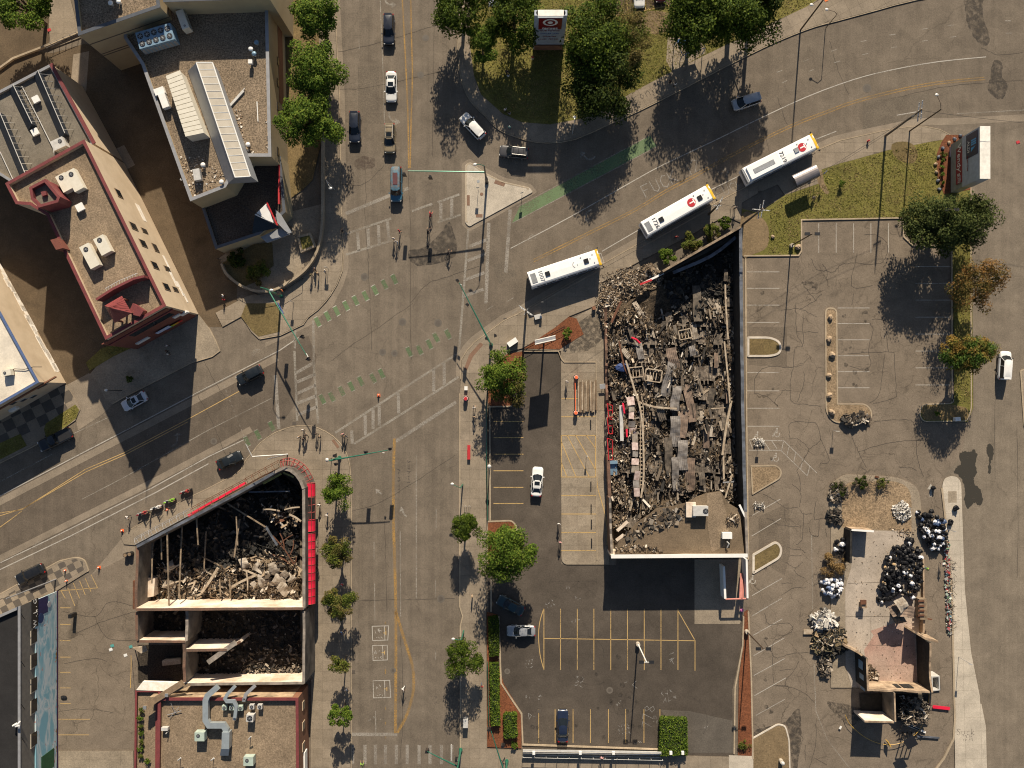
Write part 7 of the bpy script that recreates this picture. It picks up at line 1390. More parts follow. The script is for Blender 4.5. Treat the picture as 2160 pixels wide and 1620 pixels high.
CL={'white':(.72,.71,.69),'black':(.015,.015,.018),'red':(.5,.03,.04),'grey':(.22,.22,.23),'navy':(.02,.03,.07),'blue':(.07,.16,.35),'tan':(.40,.30,.20),'olive':(.10,.11,.05),'green':(.25,.5,.05),'pink':(.7,.35,.36),'khaki':(.3,.24,.15),'denim':(.06,.09,.15),'skin':(.38,.22,.14),'skin2':(.16,.085,.05),'hair':(.03,.02,.015),'blond':(.3,.2,.09),'cap':(.62,.6,.58),'teal':(.08,.3,.28),'orange':(.8,.2,.05)}
def person(label,px,py,pose,face,shirt,legs,hair='hair',skin='skin',shoe='black',z=.14,group=None,scale=1.0):
    o=bpy.data.objects.new('person',PM[pose]); COL.objects.link(o); p=P(px,py,1.2); o.location=(p.x,p.y,z); o.rotation_euler=(0,0,R(face)); o.scale=(scale,)*3
    for i,c in enumerate((skin,hair,shirt,legs,shoe)): o.material_slots[i].link='OBJECT'; o.material_slots[i].material=cmat(CL[c])
    return tag(o,label,'person',group)
pp=[('person in a white top and tan trousers walking in the road below the blue van',830,503,'stand',250,'white','tan','blond'),('second person in white beside the first, west of the centre of the crossing',836,510,'walk',260,'white','white','hair'),('person in a red top walking near the pair in white',842,487,'walk',40,'red','black','hair'),
('person in black standing by the kerb of the upper west crosswalk',721,486,'stand',0,'black','black','hair'),('person standing by the curved wall, leftmost of the group on the corner walk',655,580,'stand',300,'olive','black','hair'),('person in dark clothes in the middle of the corner group by the curved wall',664,568,'stand',200,'black','black','hair'),('person in tan top on the corner walk beside the wall group',670,577,'stand',180,'tan','navy','blond'),('person in white standing rightmost in the group on the corner walk',685,572,'stand',180,'white','khaki','blond'),('second dark clad person sitting on the curved wall edge',662,565,'sit',270,'navy','black','hair'),('person with orange top by the signal pole on the corner walk',595,613,'stand',30,'orange','black','hair'),
('person in white shirt standing in the deep shade before the brick building, upper',351,729,'stand',90,'white','navy','hair'),('person in white shirt in the shade before the brick building, lower',353,747,'stand',60,'white','black','hair'),('person in black between the two white shirted people in the shade',352,741,'stand',200,'black','black','hair'),('person in white top standing in the shaded alley by the office',470,624,'stand',0,'white','black','hair'),
('person in pale top at the kerb of the lower corner, leftmost of the group',638,907,'stand',300,'white','khaki','blond'),('person in white cap near the kerb of the lower corner',630,922,'stand',320,'tan','black','cap'),('person in black beside the white capped person on the lower corner',644,918,'walk',300,'black','black','hair'),('person in tan shorts standing in the middle of the lower corner',667,915,'stand',270,'black','khaki','hair','skin2'),('person with brown top right of the middle pair on the lower corner',674,921,'stand',180,'tan','black','hair'),('person in pale pink top with white bag stepping off the lower corner',722,916,'walk',290,'pink','black','blond'),('person in black beside the pale pink top on the lower corner',727,920,'walk',300,'black','denim','blond'),('person in black walking below the middle of the lower corner',640,925,'walk',280,'black','black','hair'),
('person in white top walking beside the red awning, upper of two',673,1065,'walk',260,'white','black','hair'),('person in white top beside the red awning, lower of two',689,1087,'walk',250,'white','navy','hair'),('person in white below the first street tree, west walk',729,1063,'walk',270,'white','tan','blond'),('person in maroon top between the third street tree and the kerb',721,1233,'walk',240,'red','navy','cap'),('person in pale blue top in the tree shade on the west walk',721,1335,'walk',200,'blue','tan','hair'),('person in navy beside the pale blue top, west walk',727,1330,'stand',90,'navy','black','hair'),('person in white standing by the sparse sapling, west walk',730,1455,'stand',90,'white','grey','hair'),
('person all in white walking alone in the lower street',850,1454,'walk',30,'white','white','hair','skin2'),('person in a red top walking down the east walk',1016,1448,'walk',260,'red','denim','hair'),('person in pale clothes standing in the tree shade on the east walk',996,1258,'stand',200,'tan','tan','blond'),('person in green with a helmet at the bottom edge of the lower street',764,1617,'ride',90,'green','black','olive'),
('person in white top walking up the east walk near the crosswalk',1000,860,'walk',100,'white','black','hair'),('person in black standing on the east walk above the white topped walker',1001,880,'stand',250,'tan','black','hair'),('person in white top standing between the two orange drums and the kerb',1196,805,'stand',240,'white','black','hair'),('person in white top at the edge of the black lot, upper of two',1179,1105,'stand',260,'white','black','hair'),('person in pale top at the edge of the black lot, lower of two',1182,1144,'stand',250,'pink','black','hair'),
('person in white top standing at the kerb under the corner lawn trees',1066,231,'stand',300,'white','black','hair'),('person in dark clothes beside the white topped one under the lawn trees',1075,238,'sit',120,'grey','black','hair'),('person in pale blue cap on the corner walk above the dark grey suv',1075,269,'stand',90,'teal','navy','cap'),('person in white sitting on the shaded corner lawn, left of the sign',1072,158,'sit',100,'white','blue','hair'),('second person sitting on the shaded corner lawn beside the first',1067,150,'sit',30,'black','navy','hair'),('person in white standing behind the tall store sign, left side',1075,98,'stand',100,'white','grey','hair'),('person with red and white top at the foot of the tall store sign',1123,121,'stand',270,'red','white','blond'),
('person in white top waiting in the shade near the blue bus shelter',1424,178,'stand',90,'white','black','hair'),('person in dark clothes in the shade near the blue bus shelter',1414,172,'stand',60,'black','black','hair'),('person in pink beside the row of shrubs and the middle bus',1427,500,'stand',90,'red','navy','hair'),('person in dark clothes sitting by the steel bus shelter',1718,415,'sit',300,'grey','black','hair'),('person with black top standing near the walk corner by the power pole',1552,438,'stand',100,'grey','black','hair'),
('person in patterned top walking on the bottom walk below the white fence',1269,1598,'walk',250,'pink','tan','hair'),('person in dark clothes on the bottom corner walk',1062,1606,'walk',200,'black','black','hair'),
('person in green vest working beside the heap of black bags',1956,1200,'stand',180,'green','teal','hair'),('person in white walking by the drive beside the flags of kerbside litter',1990,1190,'stand',90,'white','navy','hair')]
for a in pp: person(*a[:7],*(a[7:]))
# cycles and motorcycles
def bicycle(label,px,py,ang,rider=None,col=m_black,h=1.0,lab2=None):
    p=P(px,py,.6); t=thing('bicycle',label,'bicycle',(p.x,p.y,.01),R(ang)); rr=.34
    for x in(-.52,.52):
        b=MB(); q=[(x+rr*math.cos(a),0,rr+rr*math.sin(a)) for a in[R(k) for k in range(0,361,24)]]; b.path(q,.022,5); w_=b.ob('wheel',m_tyre,t,world=False)
        b=MB(); [b.tube((x,0,rr),(x+rr*math.cos(R(k)),0,rr+rr*math.sin(R(k))),.004,n=3) for k in range(0,360,45)]; b.ob('spokes',m_alu,w_,world=False)
    b=MB(); b.path([(-.52,0,rr),(-.12,0,.32),(.38,0,.85),(-.18,0,.85),(-.12,0,.32)],.022,5); b.path([(-.52,0,rr),(-.18,0,.85)],.016,5); b.path([(.38,0,.95),(.52,0,rr)],.02,5); b.ob('frame',col,t,world=False)
    b=MB(); b.path([(.30,-.26,1.0),(.38,-.1,.98),(.38,.1,.98),(.30,.26,1.0)],.018,5); b.ob('handlebar',m_black,t,world=False); b=MB(); b.sphere((-.22,0,.93),(.13,.07,.03),8,4); b.ob('saddle',m_black,t,world=False)
    if rider: person(lab2,px,py,'ride',ang,*rider,z=.02)
bicycle('bicycle ridden across the crosswalk by the cyclist in red',907,456,75,('red','black','red'),lab2='cyclist in a red jersey and helmet riding over the crosswalk')
bicycle('bicycle of the cyclist in black just below the red one',902,492,80,('black','black','hair'),lab2='cyclist in black riding close behind the one in red')
bicycle('bicycle of the lowest cyclist in the middle of the crossing',944,537,60,('black','black','hair'),lab2='cyclist in black in the shadow of the signal arm')
for k,(x,y,a) in enumerate(((668,1195,80),(671,1205,100),(660,1200,70))): bicycle(['first','second','third'][k]+' bicycle leaning near the red awning on the west walk, counted from the top',x,y,a)
def moto(label,px,py,ang,col):
    p=P(px,py,.7); t=thing('motorcycle',label,'motorcycle',(p.x,p.y,.012),R(ang))
    for x in(-.72,.72): b=MB(); b.tube((x,-.07,.31),(x,.07,.31),.31,n=16); w_=b.ob('wheel',m_tyre,t,world=False); b=MB(); b.tube((x,-.08,.31),(x,.08,.31),.17,n=10); b.ob('rim',m_steel,w_,world=False)
    b=MB(); b.sphere((.25,0,.85),(.36,.20,.17),10,6); b.ob('tank',col,t,smooth=True,world=False); b=MB(); b.sphere((.66,0,.78),(.34,.22,.28),10,6); b.sphere((-.72,0,.85),(.32,.12,.12),8,6); b.ob('fairing',col,t,smooth=True,world=False)
    b=MB(); b.sphere((-.28,0,.84),(.38,.15,.09),10,6); b.ob('seat',m_black,t,smooth=True,world=False); b=MB(); b.box((0,0,.45),(.62,.34,.42)); b.ob('engine',m_steel,t,world=False)
    b=MB(); b.path([(.42,-.38,1.0),(.55,-.15,1.03),(.55,.15,1.03),(.42,.38,1.0)],.022,5); b.path([(.58,.0,1.0),(.74,0,.32)],.035,5); b.ob('handlebar',m_black,t,world=False)
    b=MB(); b.tube((-.2,.2,.35),(-.95,.22,.5),.06,n=8); b.ob('exhaust',m_steel,t,world=False)
mr=carpaint('moto_red',(.22,.012,.02)); mw=carpaint('moto_white',(.75,.74,.72)); mg=carpaint('moto_green',(.22,.50,.03))
for k,(x,y,a,c,lb,rd,rl) in enumerate(((391,1037,22,mr,'dark red motorcycle, rightmost at the kerb by the awning frame',('red','black','red'),'rider in dark red on the rightmost motorcycle'),(357,1057,22,mg,'bright green motorcycle at the south kerb',('green','black','green'),'rider in bright green on the green motorcycle'),(329,1071,22,mw,'white motorcycle at the south kerb',('white','grey','cap'),'rider in white on the white motorcycle'),(300,1083,22,mr,'red motorcycle, leftmost at the south kerb',('red','black','hair'),'rider in red on the leftmost motorcycle'))):
    moto(lb,x,y,a,c); person(rl,x-2,y+1,'ride',a,*rd,z=.0)
person('person standing beside the rightmost motorcycle',401,1033,'stand',200,'black','black','hair'); person('person in a white shirt walking at the kerb left of the motorcycles',268,1091,'walk',200,'white','black','hair'); person('person standing between the red and white motorcycles',313,1081,'stand',20,'black','olive','hair')
# ================================================================ POLES, SIGNALS, SIGNS
def sighead(t,p,face,back=True):
    b=MB(); d=Vector((math.cos(face),math.sin(face),0)); b.box(p,(.30,.38,1.15),face); b.box(p-d*.16+Vector((0,0,0)),(.04,.62,1.4),face); o=b.ob('signal_head',m_black,t)
    b=MB()
    for k in range(3): q=p+d*.17+Vector((0,0,.36-.36*k)); b.tube(q,q+d*.05,.13,n=10)
    b.ob('lens',M('signal_lens',(.08,.06,.05),.3,grain=0) if 'signal_lens' not in bpy.data.materials else bpy.data.materials['signal_lens'],o)
def signal(label,base,armh,tip,heads,lamp=None,ph=7.6,mat=m_greenp,extra=()):
    "base: ground point; tip: where the arm's end shows"
    B0=P(*base); t=thing('traffic_signal',label,'traffic signal',(B0.x,B0.y,0)); b=MB(); b.tube((B0.x,B0.y,.1),(B0.x,B0.y,ph),.19,.11,10); b.tube((B0.x,B0.y,.1),(B0.x,B0.y,.5),.3,n=10); b.ob('pole',m_black if mat is m_greenp and base[0]==1027 else mat,t)
    A=Vector((B0.x,B0.y,armh-.5)); E=P(*tip,armh); b=MB(); n=6
    for i in range(n):
        u,v_=i/n,(i+1)/n; b.tube(A.lerp(E,u)+Vector((0,0,.35*math.sin(u*1.57))),A.lerp(E,v_)+Vector((0,0,.35*math.sin(v_*1.57))),.13-.07*u,.13-.07*v_,8)
    b.ob('mast_arm',mat,t)
    for hx,hy,fz in heads:
        sighead(t,P(hx,hy,armh-.4),R(fz))
    if lamp:
        top=Vector((B0.x,B0.y,ph)); L_=P(*lamp,ph+1.0); m=(top+L_)/2+Vector((0,0,.7)); b=MB(); b.path([top,top+Vector((0,0,.5)),m,L_],.05,6); b.ob('lamp_arm',mat,t); b=MB(); b.sphere(L_,(.35,.2,.12),10,6); b.ob('lamp',m_alu,t)
    for nm,x,y,w_,h_,fz,mt in extra: q=P(x,y,armh-.3); b=MB(); b.box(q,(.05,w_,h_),R(fz)); b.ob(nm,mt,t)
    return t
m_blues=M('blue_sign',(.05,.12,.40),.5,grain=0)
signal('green signal arm reaching west from the traffic island',(1027,386),6.9,(861,362),[(853,368,90),(908,374,90),(1026,378,0)],(1002,347),9.5)
signal('green signal arm reaching from the south east corner walk',(1036,727),6.9,(969,597),[(965,592,45),(986,643,45),(1026,714,180),(1045,708,0)],None,7.2,extra=[('white_plate',972,600,.5,.4,60,m_wht)])
signal('green signal arm reaching from the north west corner walk',(594,625),7.4,(648,750),[(651,758,-45),(638,711,-45),(588,618,100)],(572,612),10.5,extra=[('street_name_sign',592,650,1.9,.4,28,m_blues),('white_plate',649,751,.9,.4,28,m_wht)])
signal('green signal arm reaching east from the lower corner walk',(717,965),6.9,(820,949),[(823,947,270),(772,954,270),(706,961,180),(709,979,270)],None,7.2,extra=[('white_plate',809,955,.3,.3,80,m_wht)])
signal('green signal arm at the bottom crosswalk of the lower street',(972,1580),6.9,(902,1583),[(901,1583,90),(963,1602,0)],None,7.2,extra=[('white_plate',952,1587,2.4,.3,0,m_wht)])
signal('green signal pole at the lower corner of the fenced lot',(1069,1604),6.6,(1036,1540),[(1060,1572,135),(1031,1538,135)],None,6.9)
def lamp(label,base,h,head,mat=m_greenp,r=.09,double=False,headmat=m_alu,arm=True,foot=False,group=None,name='street_lamp'):
    B0=P(*base); t=thing(name,label,'street lamp',(B0.x,B0.y,0),0,group); b=MB(); b.tube((B0.x,B0.y,.1),(B0.x,B0.y,h),r*1.3,r,8); b.ob('pole',mat,t); top=Vector((B0.x,B0.y,h)); L_=P(*head,h+.3) if head else top
    if foot: b=MB(); b.tube((B0.x,B0.y,.1),(B0.x,B0.y,.85),.33,.32,14); b.ob('concrete_foot',m_concl,t)
    if arm and head: b=MB(); b.path([top,top.lerp(L_,.35)+Vector((0,0,.35)),L_],.045,6); b.ob('lamp_arm',mat,t)
    if double:
        b=MB(); b.tube(top+Vector((-.8,0,.05)),top+Vector((.8,0,.05)),.05); b.ob('cross_arm',mat,t)
        for s in(-1,1): b=MB(); b.box(top+Vector((s*.75,0,0)),(.75,.45,.22)); b.ob('lamp_head',m_trim,t)
    elif head: b=MB(); b.sphere(L_,(.30,.22,.12),10,6); b.ob('lamp_head',headmat,t)
    else: b=MB(); b.sphere(top+Vector((0,0,.1)),(.33,.33,.28),12,8); b.ob('lamp_head',headmat,t)
    return t
lamp('curved green lamp above the upper bike rack on the east walk',(976,1022),5.0,(954,1021)); lamp('curved green lamp beside the lower round street tree',(978,1330),5.0,(956,1348))
m_pole=M('bronze_pole',(.07,.045,.03),.5,.3,grain=.1)
lamp('white twin headed light pole in the middle of the black lot',(1345,1357),9.6,None,m_wht,.09,True,foot=True); lamp('bronze twin headed light pole on the lawn corner by the brown lot',(1668,519),10.0,None,m_pole,.08,True,foot=True); lamp('bronze twin headed light pole in the mulch strip between the lots',(1574,1331),9.6,None,m_pole,.08,True,foot=True)
lamp('short pale footed post at the bottom of the right hand drive island',(1646,1603),1.2,None,m_wht,.15,foot=True,arm=False); lamp('twin headed pole beyond the wide evergreen, its head hidden',(1943,470),9.5,None,m_pole,.08,True)
lamp('tall thin lamp pole with curved arm at the upper right kerb',(1918,277),10.2,(1976,200),m_pole,.09); lamp('round white globe lamp post beside the lot fence',(1034,980),3.6,None,m_black,.05); lamp('globe lamp post at the foot of the long diagonal arm, west corner',(700,967),3.2,None,m_black,.04)
lamp('lamp pole with box head near the lawn kerb',(1207,282),6.0,(1212,247),m_alu,.05); lamp('small double ended lamp lying shadow in the brick building shade',(258,824),3.4,(224,823),m_black,.05); lamp('pale lamp hanging over the west walk under the trees',(706,400),6.0,(697,397),m_alu,.05)
lamp('tall pole leaning off the top edge above the diagonal street',(1688,64),12,(1712,10),m_pole,.10); lamp('slim round sign lamp at the upper right kerb',(1741,60),5.0,(1744,20),m_pole,.05)
def upole(label,base,h,cross=(),ang=0,r=.16,mat=m_polew):
    B0=P(*base); t=thing('utility_pole',label,'utility pole',(B0.x,B0.y,0)); b=MB(); b.tube((B0.x,B0.y,0),(B0.x,B0.y,h),r*1.2,r*.8,8); b.ob('pole',mat,t)
    for k,(dz,L_,a) in enumerate(cross):
        b=MB(); b.box((B0.x,B0.y,h-dz),(L_,.12,.12),R(a)); o=b.ob('cross_arm',m_alu,t); d=Vector((math.cos(R(a)),math.sin(R(a)),0)); b=MB()
        for s in(-.45,-.25,.25,.45): q=Vector((B0.x,B0.y,h-dz+.06))+d*L_*s; b.tube(q,q+Vector((0,0,.25)),.05,n=6)
        b.ob('insulator',m_slate,o)
    return t
up1=upole('wooden utility pole with crossarms on the walk below the lowest bus',(1109,668),9.8,((.3,2.6,-35),(1.5,2.2,-35),(2.4,1.2,60)))
up2=upole('wooden utility pole with crossarms at the corner of the burnt wall',(1566,474),11.5,((.3,2.6,80),(.9,2.6,-5),(2.0,2.2,80)))
up3=upole('wooden utility pole with crossarms at the bend of the right hand walk',(1867,287),12.6,((.3,2.8,85),(1.3,2.8,85),(2.2,1.4,30))); up4=upole('short utility pole with crossarms behind the middle bus',(1495,452),7.8,((.2,2.2,65),(1.0,2.0,65),(1.8,1.2,0)))
upole('tall grey pole at the left edge by the mural building',(118,1222),13.0,(),r=.10,mat=m_gcap); upole('pole leaning over the walk above the ruined corner building',(607,958),10.6,(),r=.09,mat=m_gcap)
t=thing('mast_arm_lamp','long grey lamp arm reaching off the pole above the ruin','lamp arm',P(532,963,9.5)); b=MB(); b.tube(P(607,958,8),P(532,963,9.5),.07); b.tube(P(532,963,9.5),P(518,936,10),.06); b.ob('arm',m_alu,t)
# tall store sign
m_sgred=M('sign_red',(.22,.008,.012),.4,grain=0); m_sgw=M('sign_white',(.42,.46,.52),.5,grain=.03); m_sgcap=M('sign_cap',(.86,.82,.74),.5,grain=.03)
t=thing('store_sign','tall white sign with red target rings panel beneath the corner trees','sign',P(1162,115)); zt=12.0; gy=P(1162,27,zt).y; xw=(P(1193,27,zt).x-P(1131,27,zt).x)/2; gx=P(1162,27,zt).x
b=MB(); pts=[]
for s in(1,-1):
    for a in range(-90,91,18): pts.append((gx+s*(xw-.45)+s*.45*math.cos(R(a)),gy+s*.45*math.sin(R(a))))
b.prism(pts,zt-.2,zt); b.ob('cap',m_sgcap,t)
b=MB(); b.box((gx,gy,5.6),(xw*1.9,.7,12.6-1.4)); b.ob('panel',m_sgw,t)
b=MB(); b.box((gx-xw-.0,gy,6.0),(.5,.8,12)); b.box((gx+xw,gy,6),(.5,.8,12)); b.ob('post',m_sgw,t)
f=gy-.36; b=MB(); b.box((gx,f-.02,9.2),(xw*1.62,.06,3.6)); b.ob('red_panel',m_sgred,t)
for r_,m_ in((1.12,m_sgcap),(.78,m_sgred),(.40,m_sgcap)): b=MB(); b.tube((gx,f-.04,9.75),(gx,f-.06-(1.12-r_)*.03,9.75),r_,n=32); b.ob('target_ring',m_,t)
text('sign_letters','target',1.0,m_sgcap,(gx-t.location.x,f-.08-t.location.y,7.85),(R(90),0,0),t,ext=.02,off=.02)
for tx,z_,sz,mt in(('CUB FOODS',6.9,.55,m_sgred),('DOLLAR TREE',5.9,.45,m_blues),('OfficeMax',4.9,.5,m_sgred),('ALDI  PETCO',3.9,.5,m_sgred)): text('sign_letters',tx,sz,mt,(gx-t.location.x,f-.05-t.location.y,z_),(R(90),0,0),t,ext=.01)
b=MB(); b.box((gx,gy,.9),(xw*2.1,1.1,1.8)); b.ob('brick_base',m_brickb,t)
# roadside sign, seen edge on
zt=9.6; x0=P(2067,320,zt).x; x1=P(2089,320,zt).x; ya=P(2078,266,zt).y; yb=P(2078,377,zt).y
t=thing('roadside_sign','tall two sided roadside sign with cream top, blue and red panels','sign',((x0+x1)/2,(ya+yb)/2,0)); ctr=t.location
m_alblue=M('aldi_blue',(.008,.02,.07),.4,grain=0); m_alcy=M('aldi_cyan',(.05,.35,.65),.4,grain=0); m_wred=M('wendys_red',(.25,.01,.035),.4,grain=0); m_sgg=M('sign_grey_green',(.26,.28,.25),.5,grain=.03)
b=MB(); b.prism([(x0,yb),(x1,yb),(x1,ya),(x0,ya)],zt-.15,zt); b.ob('cap',m_sgcap,t)
L_=ya-yb; cy_=(ya+yb)/2; b=MB(); b.box(((x0+x1)/2,cy_,6.9),(x1-x0-.05,L_-.05,5.0)); b.ob('upper_cabinet',m_sgw,t)
b=MB(); b.box(((x0+x1)/2+.05,cy_,2.6),(x1-x0-.25,L_-.2,3.7)); b.ob('lower_cabinet',m_sgg,t); b=MB(); b.box(((x0+x1)/2,cy_+2.8,.6),(1.0,1.6,1.2)); b.ob('base_box',m_sgw,t)
b=MB(); b.box((x0+.0,ya-2.1,7.4),(.06,3.6,3.3)); b.ob('blue_panel',m_alblue,t); b=MB(); b.strip([(0,0),(0,0.01)],.1,0,.1) if 0 else None
b=MB()
for k in range(3): b.box((x0-.04,ya-1.5-k*.32,7.9),(.03,.22,1.4))
b.add([(x0-.06,ya-2.55,7.2),(x0-.06,ya-2.55,8.5),(x0-.06,ya-3.2,7.2)],[(0,1,2)]); b.ob('logo_mark',m_alcy,t)
text('sign_letters','ALDI',.85,m_sgcap,(x0-.05-ctr.x,ya-2.2-ctr.y,6.45),(R(90),0,R(-90)),t,ext=.01)
b=MB(); b.box((x0+.05,cy_-.3,3.6),(.06,5.6,1.9)); b.ob('red_panel',m_wred,t); text('sign_letters',"Wendy's",1.45,m_sgcap,(x0-.0-ctr.x,cy_+.55-ctr.y,3.6),(R(90),0,R(-90)),t,ext=.01); text('sign_letters',"OPEN\nLATE",.5,m_sgcap,(x0-.0-ctr.x,cy_-2.5-ctr.y,3.6),(R(90),0,R(-90)),t,ext=.01)
text('sign_letters','Great Clips',.5,m_sgred,(x0-.05-ctr.x,cy_-.7-ctr.y,6.2),(R(90),0,R(-90)),t,ext=.01)
# low edge-on sign at the black lot
t=thing('pole_sign','white boxed pole sign at the north tip of the black lot','sign',P(1149,727)); a=R(13); zt=7.9
c_=P(1150,717,zt); b=MB(); b.box((c_.x,c_.y,zt-1.3),(3.1,.55,2.8),a); b.ob('sign_box',M('sign_dark_face',(.05,.05,.055),.5,grain=0),t); b=MB(); b.box((c_.x,c_.y,zt+.12),(3.2,.62,.06),a); b.ob('top_plate',m_gcap,t); b=MB(); b.box((c_.x,c_.y-.3,zt+.1),(3.2,.14,.14),a); b.box((c_.x,c_.y+.3,zt+.1),(3.2,.14,.14),a); b.ob('edge_trim',m_sgcap,t); b=MB(); b.tube((c_.x,c_.y,0),(c_.x,c_.y,5.6),.14,n=8); b.ob('pole',m_black,t)
# bus shelters, fences, small furniture
t=thing('bus_shelter','blue framed glass bus shelter in the tree shade on the north walk','bus shelter',P(1452,100)); m_bf=M('blue_frame',(.07,.16,.36),.45,.2,grain=0); a=R(19)
q=[(1427,85),(1476,71),(1488,101),(1440,116)]; H_=2.5; T4=[P(x,y,H_) for x,y in q]; b=MB(); b.path(T4+[T4[0]],.06,5)
for k in range(1,4): b.tube(T4[0].lerp(T4[1],k/4),T4[3].lerp(T4[2],k/4),.04,n=5)
b.ob('roof_frame',m_bf,t)
for v_ in T4: b=MB(); b.tube((v_.x,v_.y,.1),v_,.06,n=6); b.ob('post',m_bf,t)
b=MB(); b.add([T4[0],T4[1],T4[1].lerp(T4[2],.4),T4[0].lerp(T4[3],.4)],[(3,2,1,0)]); b.ob('roof_panel',m_bf,t)
b=MB(); b.box(P(1458,82,.5),(2.6,.4,.08),a); b.ob('bench',m_bf,t)
t=thing('bus_shelter','bus shelter with shiny barrel vault roof beside the uppermost bus','bus shelter',P(1697,390)); m_shiny=M('stainless',(.30,.27,.265),.42,.5,grain=.03)
A=P(1675,382,2.6); Bq=P(1724,359,2.6); d=(Bq-A).normalized(); n_=Vector((-d.y,d.x,0)); b=MB(); ar=[(math.cos(R(k))*.95,math.sin(R(k))*.55) for k in range(0,181,20)]
b.add([A+n_*x+Vector((0,0,z)) for x,z in ar]+[Bq+n_*x+Vector((0,0,z)) for x,z in ar],[(i,i+1,len(ar)+i+1,len(ar)+i) for i in range(len(ar)-1)]); b.ob('vault_roof',m_shiny,t)
for k in range(6):
    c=A.lerp(Bq,k/5); b=MB(); b.path([c-n_*.95-Vector((0,0,2.5)),c-n_*.95,c-n_*.5+Vector((0,0,.3))],.04,5); b.ob('post',m_black,t)
b=MB(); b.path([A-n_*.95,Bq-n_*.95],.05); b.path([A-n_*1.3-Vector((0,0,1.2)),Bq-n_*1.3-Vector((0,0,1.2))],.03); b.ob('rail',m_black,t); b=MB(); b.box((A+Bq)/2-Vector((0,0,2.1)),(2.8,.4,.08),math.atan2(d.y,d.x)); b.ob('bench',m_wood,t)
def fence(label,pts,h,mat,step=2.4,name='fence',rails=2,infill=False):
    W=G(pts); t=thing(name,label,'fence',(*W[0],0)); i=0
    for a_,b_ in zip(W,W[1:]):
        L=math.dist(a_,b_); n=max(1,round(L/step))
        for k in range(n+1):
            q=(a_[0]+(b_[0]-a_[0])*k/n,a_[1]+(b_[1]-a_[1])*k/n); b=MB(); b.tube((*q,0),(*q,h),.045,n=5); b.ob('post',mat,t)
        for r_ in range(rails): 
            b=MB(); b.tube((*a_,h-.05-r_*(h-.4)/max(1,rails-1)),(*b_,h-.05-r_*(h-.4)/max(1,rails-1)),.03,n=5); b.ob('rail',mat,t)
        if infill:
            n=min(140,int(L/.22)); b=MB()
            for k in range(n): q=(a_[0]+(b_[0]-a_[0])*k/n,a_[1]+(b_[1]-a_[1])*k/n); b.tube((*q,.1),(*q,h),.012,n=3)
            b.ob('pickets',mat,t)['kind']='stuff'
    return t
fence('green railing along the west side of the black lot',[(1027,845),(1027,960),(1029,1095)],1.2,m_greenp,infill=True); fence('green railing beside the clipped hedges',[(1029,1395),(1032,1535)],1.2,m_greenp,infill=True)
fence('black railing along the mulch bed by the low pole sign',[(1104,735),(1140,716),(1190,690)],1.1,m_black,infill=True)
fence('thin railing round the top of the curved wall',[(466,548),(484,590),(545,622),(602,612),(640,588)],1.6,m_black,3)
fence('railing at the head of the alley in the upper left',[(100,103),(140,85),(166,74)],1.1,m_gcap,1.3)
t=fence('long white topped fence wall with lamps below the black lot',[(1103,1590),(1200,1592),(1300,1594),(1395,1596)],1.5,m_alu,2.0); b=MB(); b.strip(G([(1103,1583),(1250,1585),(1395,1588)],1.6),.25,1.45,1.6); b.strip(G([(1103,1588),(1395,1592)],1.4),.12,.2,1.4); b.ob('fence_board',m_alu,t)
for k,x in enumerate((1126,1224,1294,1415,1440)): 
    t=thing('fence_lamp',['first white box lamp from the left on the bottom fence','second white box lamp from the left on the bottom fence','third white box lamp from the left on the bottom fence','white box lamp left of the pair under the square hedge','white box lamp right of the pair under the square hedge'][k],'lamp',P(x,1589,1.8)); b=MB(); b.box(P(x,1588,2.0),(.42,.5,.35)); b.ob('lamp_box',m_wht,t); b=MB(); b.tube(P(x,1588,.1),P(x,1588,1.9),.04); b.ob('post',m_black,t)
def drum(label,px,py,h=.9,r=.28,mat=m_orange,cat='barrier drum',name='traffic_drum'):
    p=P(px,py,h); t=thing(name,label,cat,(p.x,p.y,.1)); b=MB()
    for k in range(4): b.tube((0,0,h*k/4),(0,0,h*(k+1)/4),r*(1-.05*k),r*(1-.05*(k+1)),12); 
    b.ob('drum',mat,t,world=False); b=MB(); b.tube((0,0,h*.45),(0,0,h*.65),r*1.0,n=12); b.ob('band',m_wht,t,world=False); b=MB(); b.tube((0,0,0),(0,0,.05),r*1.3,n=12); b.ob('base',m_black,t,world=False)
drum('salmon red drum at the upper end of the plank stack',1216,796,1.1,.34); drum('salmon red drum at the lower end of the plank stack',1215,871,1.1,.34); drum('red capped drum on the east walk below the crosswalk',982,841,1.1,.36,m_red,'litter bin','litter_bin')
def cone(label,px,py): 
    p=P(px,py,.4); t=thing('traffic_cone',label,'traffic cone',(p.x,p.y,.02)); b=MB(); b.tube((0,0,.04),(0,0,.75),.20,.04,10); b.ob('cone',m_orange,t,world=False); b=MB(); b.box((0,0,.03),(.5,.5,.05)); b.ob('base',m_orange,t,world=False); b=MB(); b.tube((0,0,.4),(0,0,.55),.125,.085,10); b.ob('reflective_band',m_wht,t,world=False)
for x,y,lb in((256,1120,'orange cone at the kerb left of the motorcycles'),(352,1076,'orange cone beside the green motorcycle'),(207,1198,'orange cone at the tip of the small parking lot'),(136,1204,'orange cone on the small checkered peninsula, upper of two'),(139,1226,'orange cone on the small checkered peninsula, lower of two'),(798,834,'small orange cone in the middle of the crossing')): cone(lb,x,y)
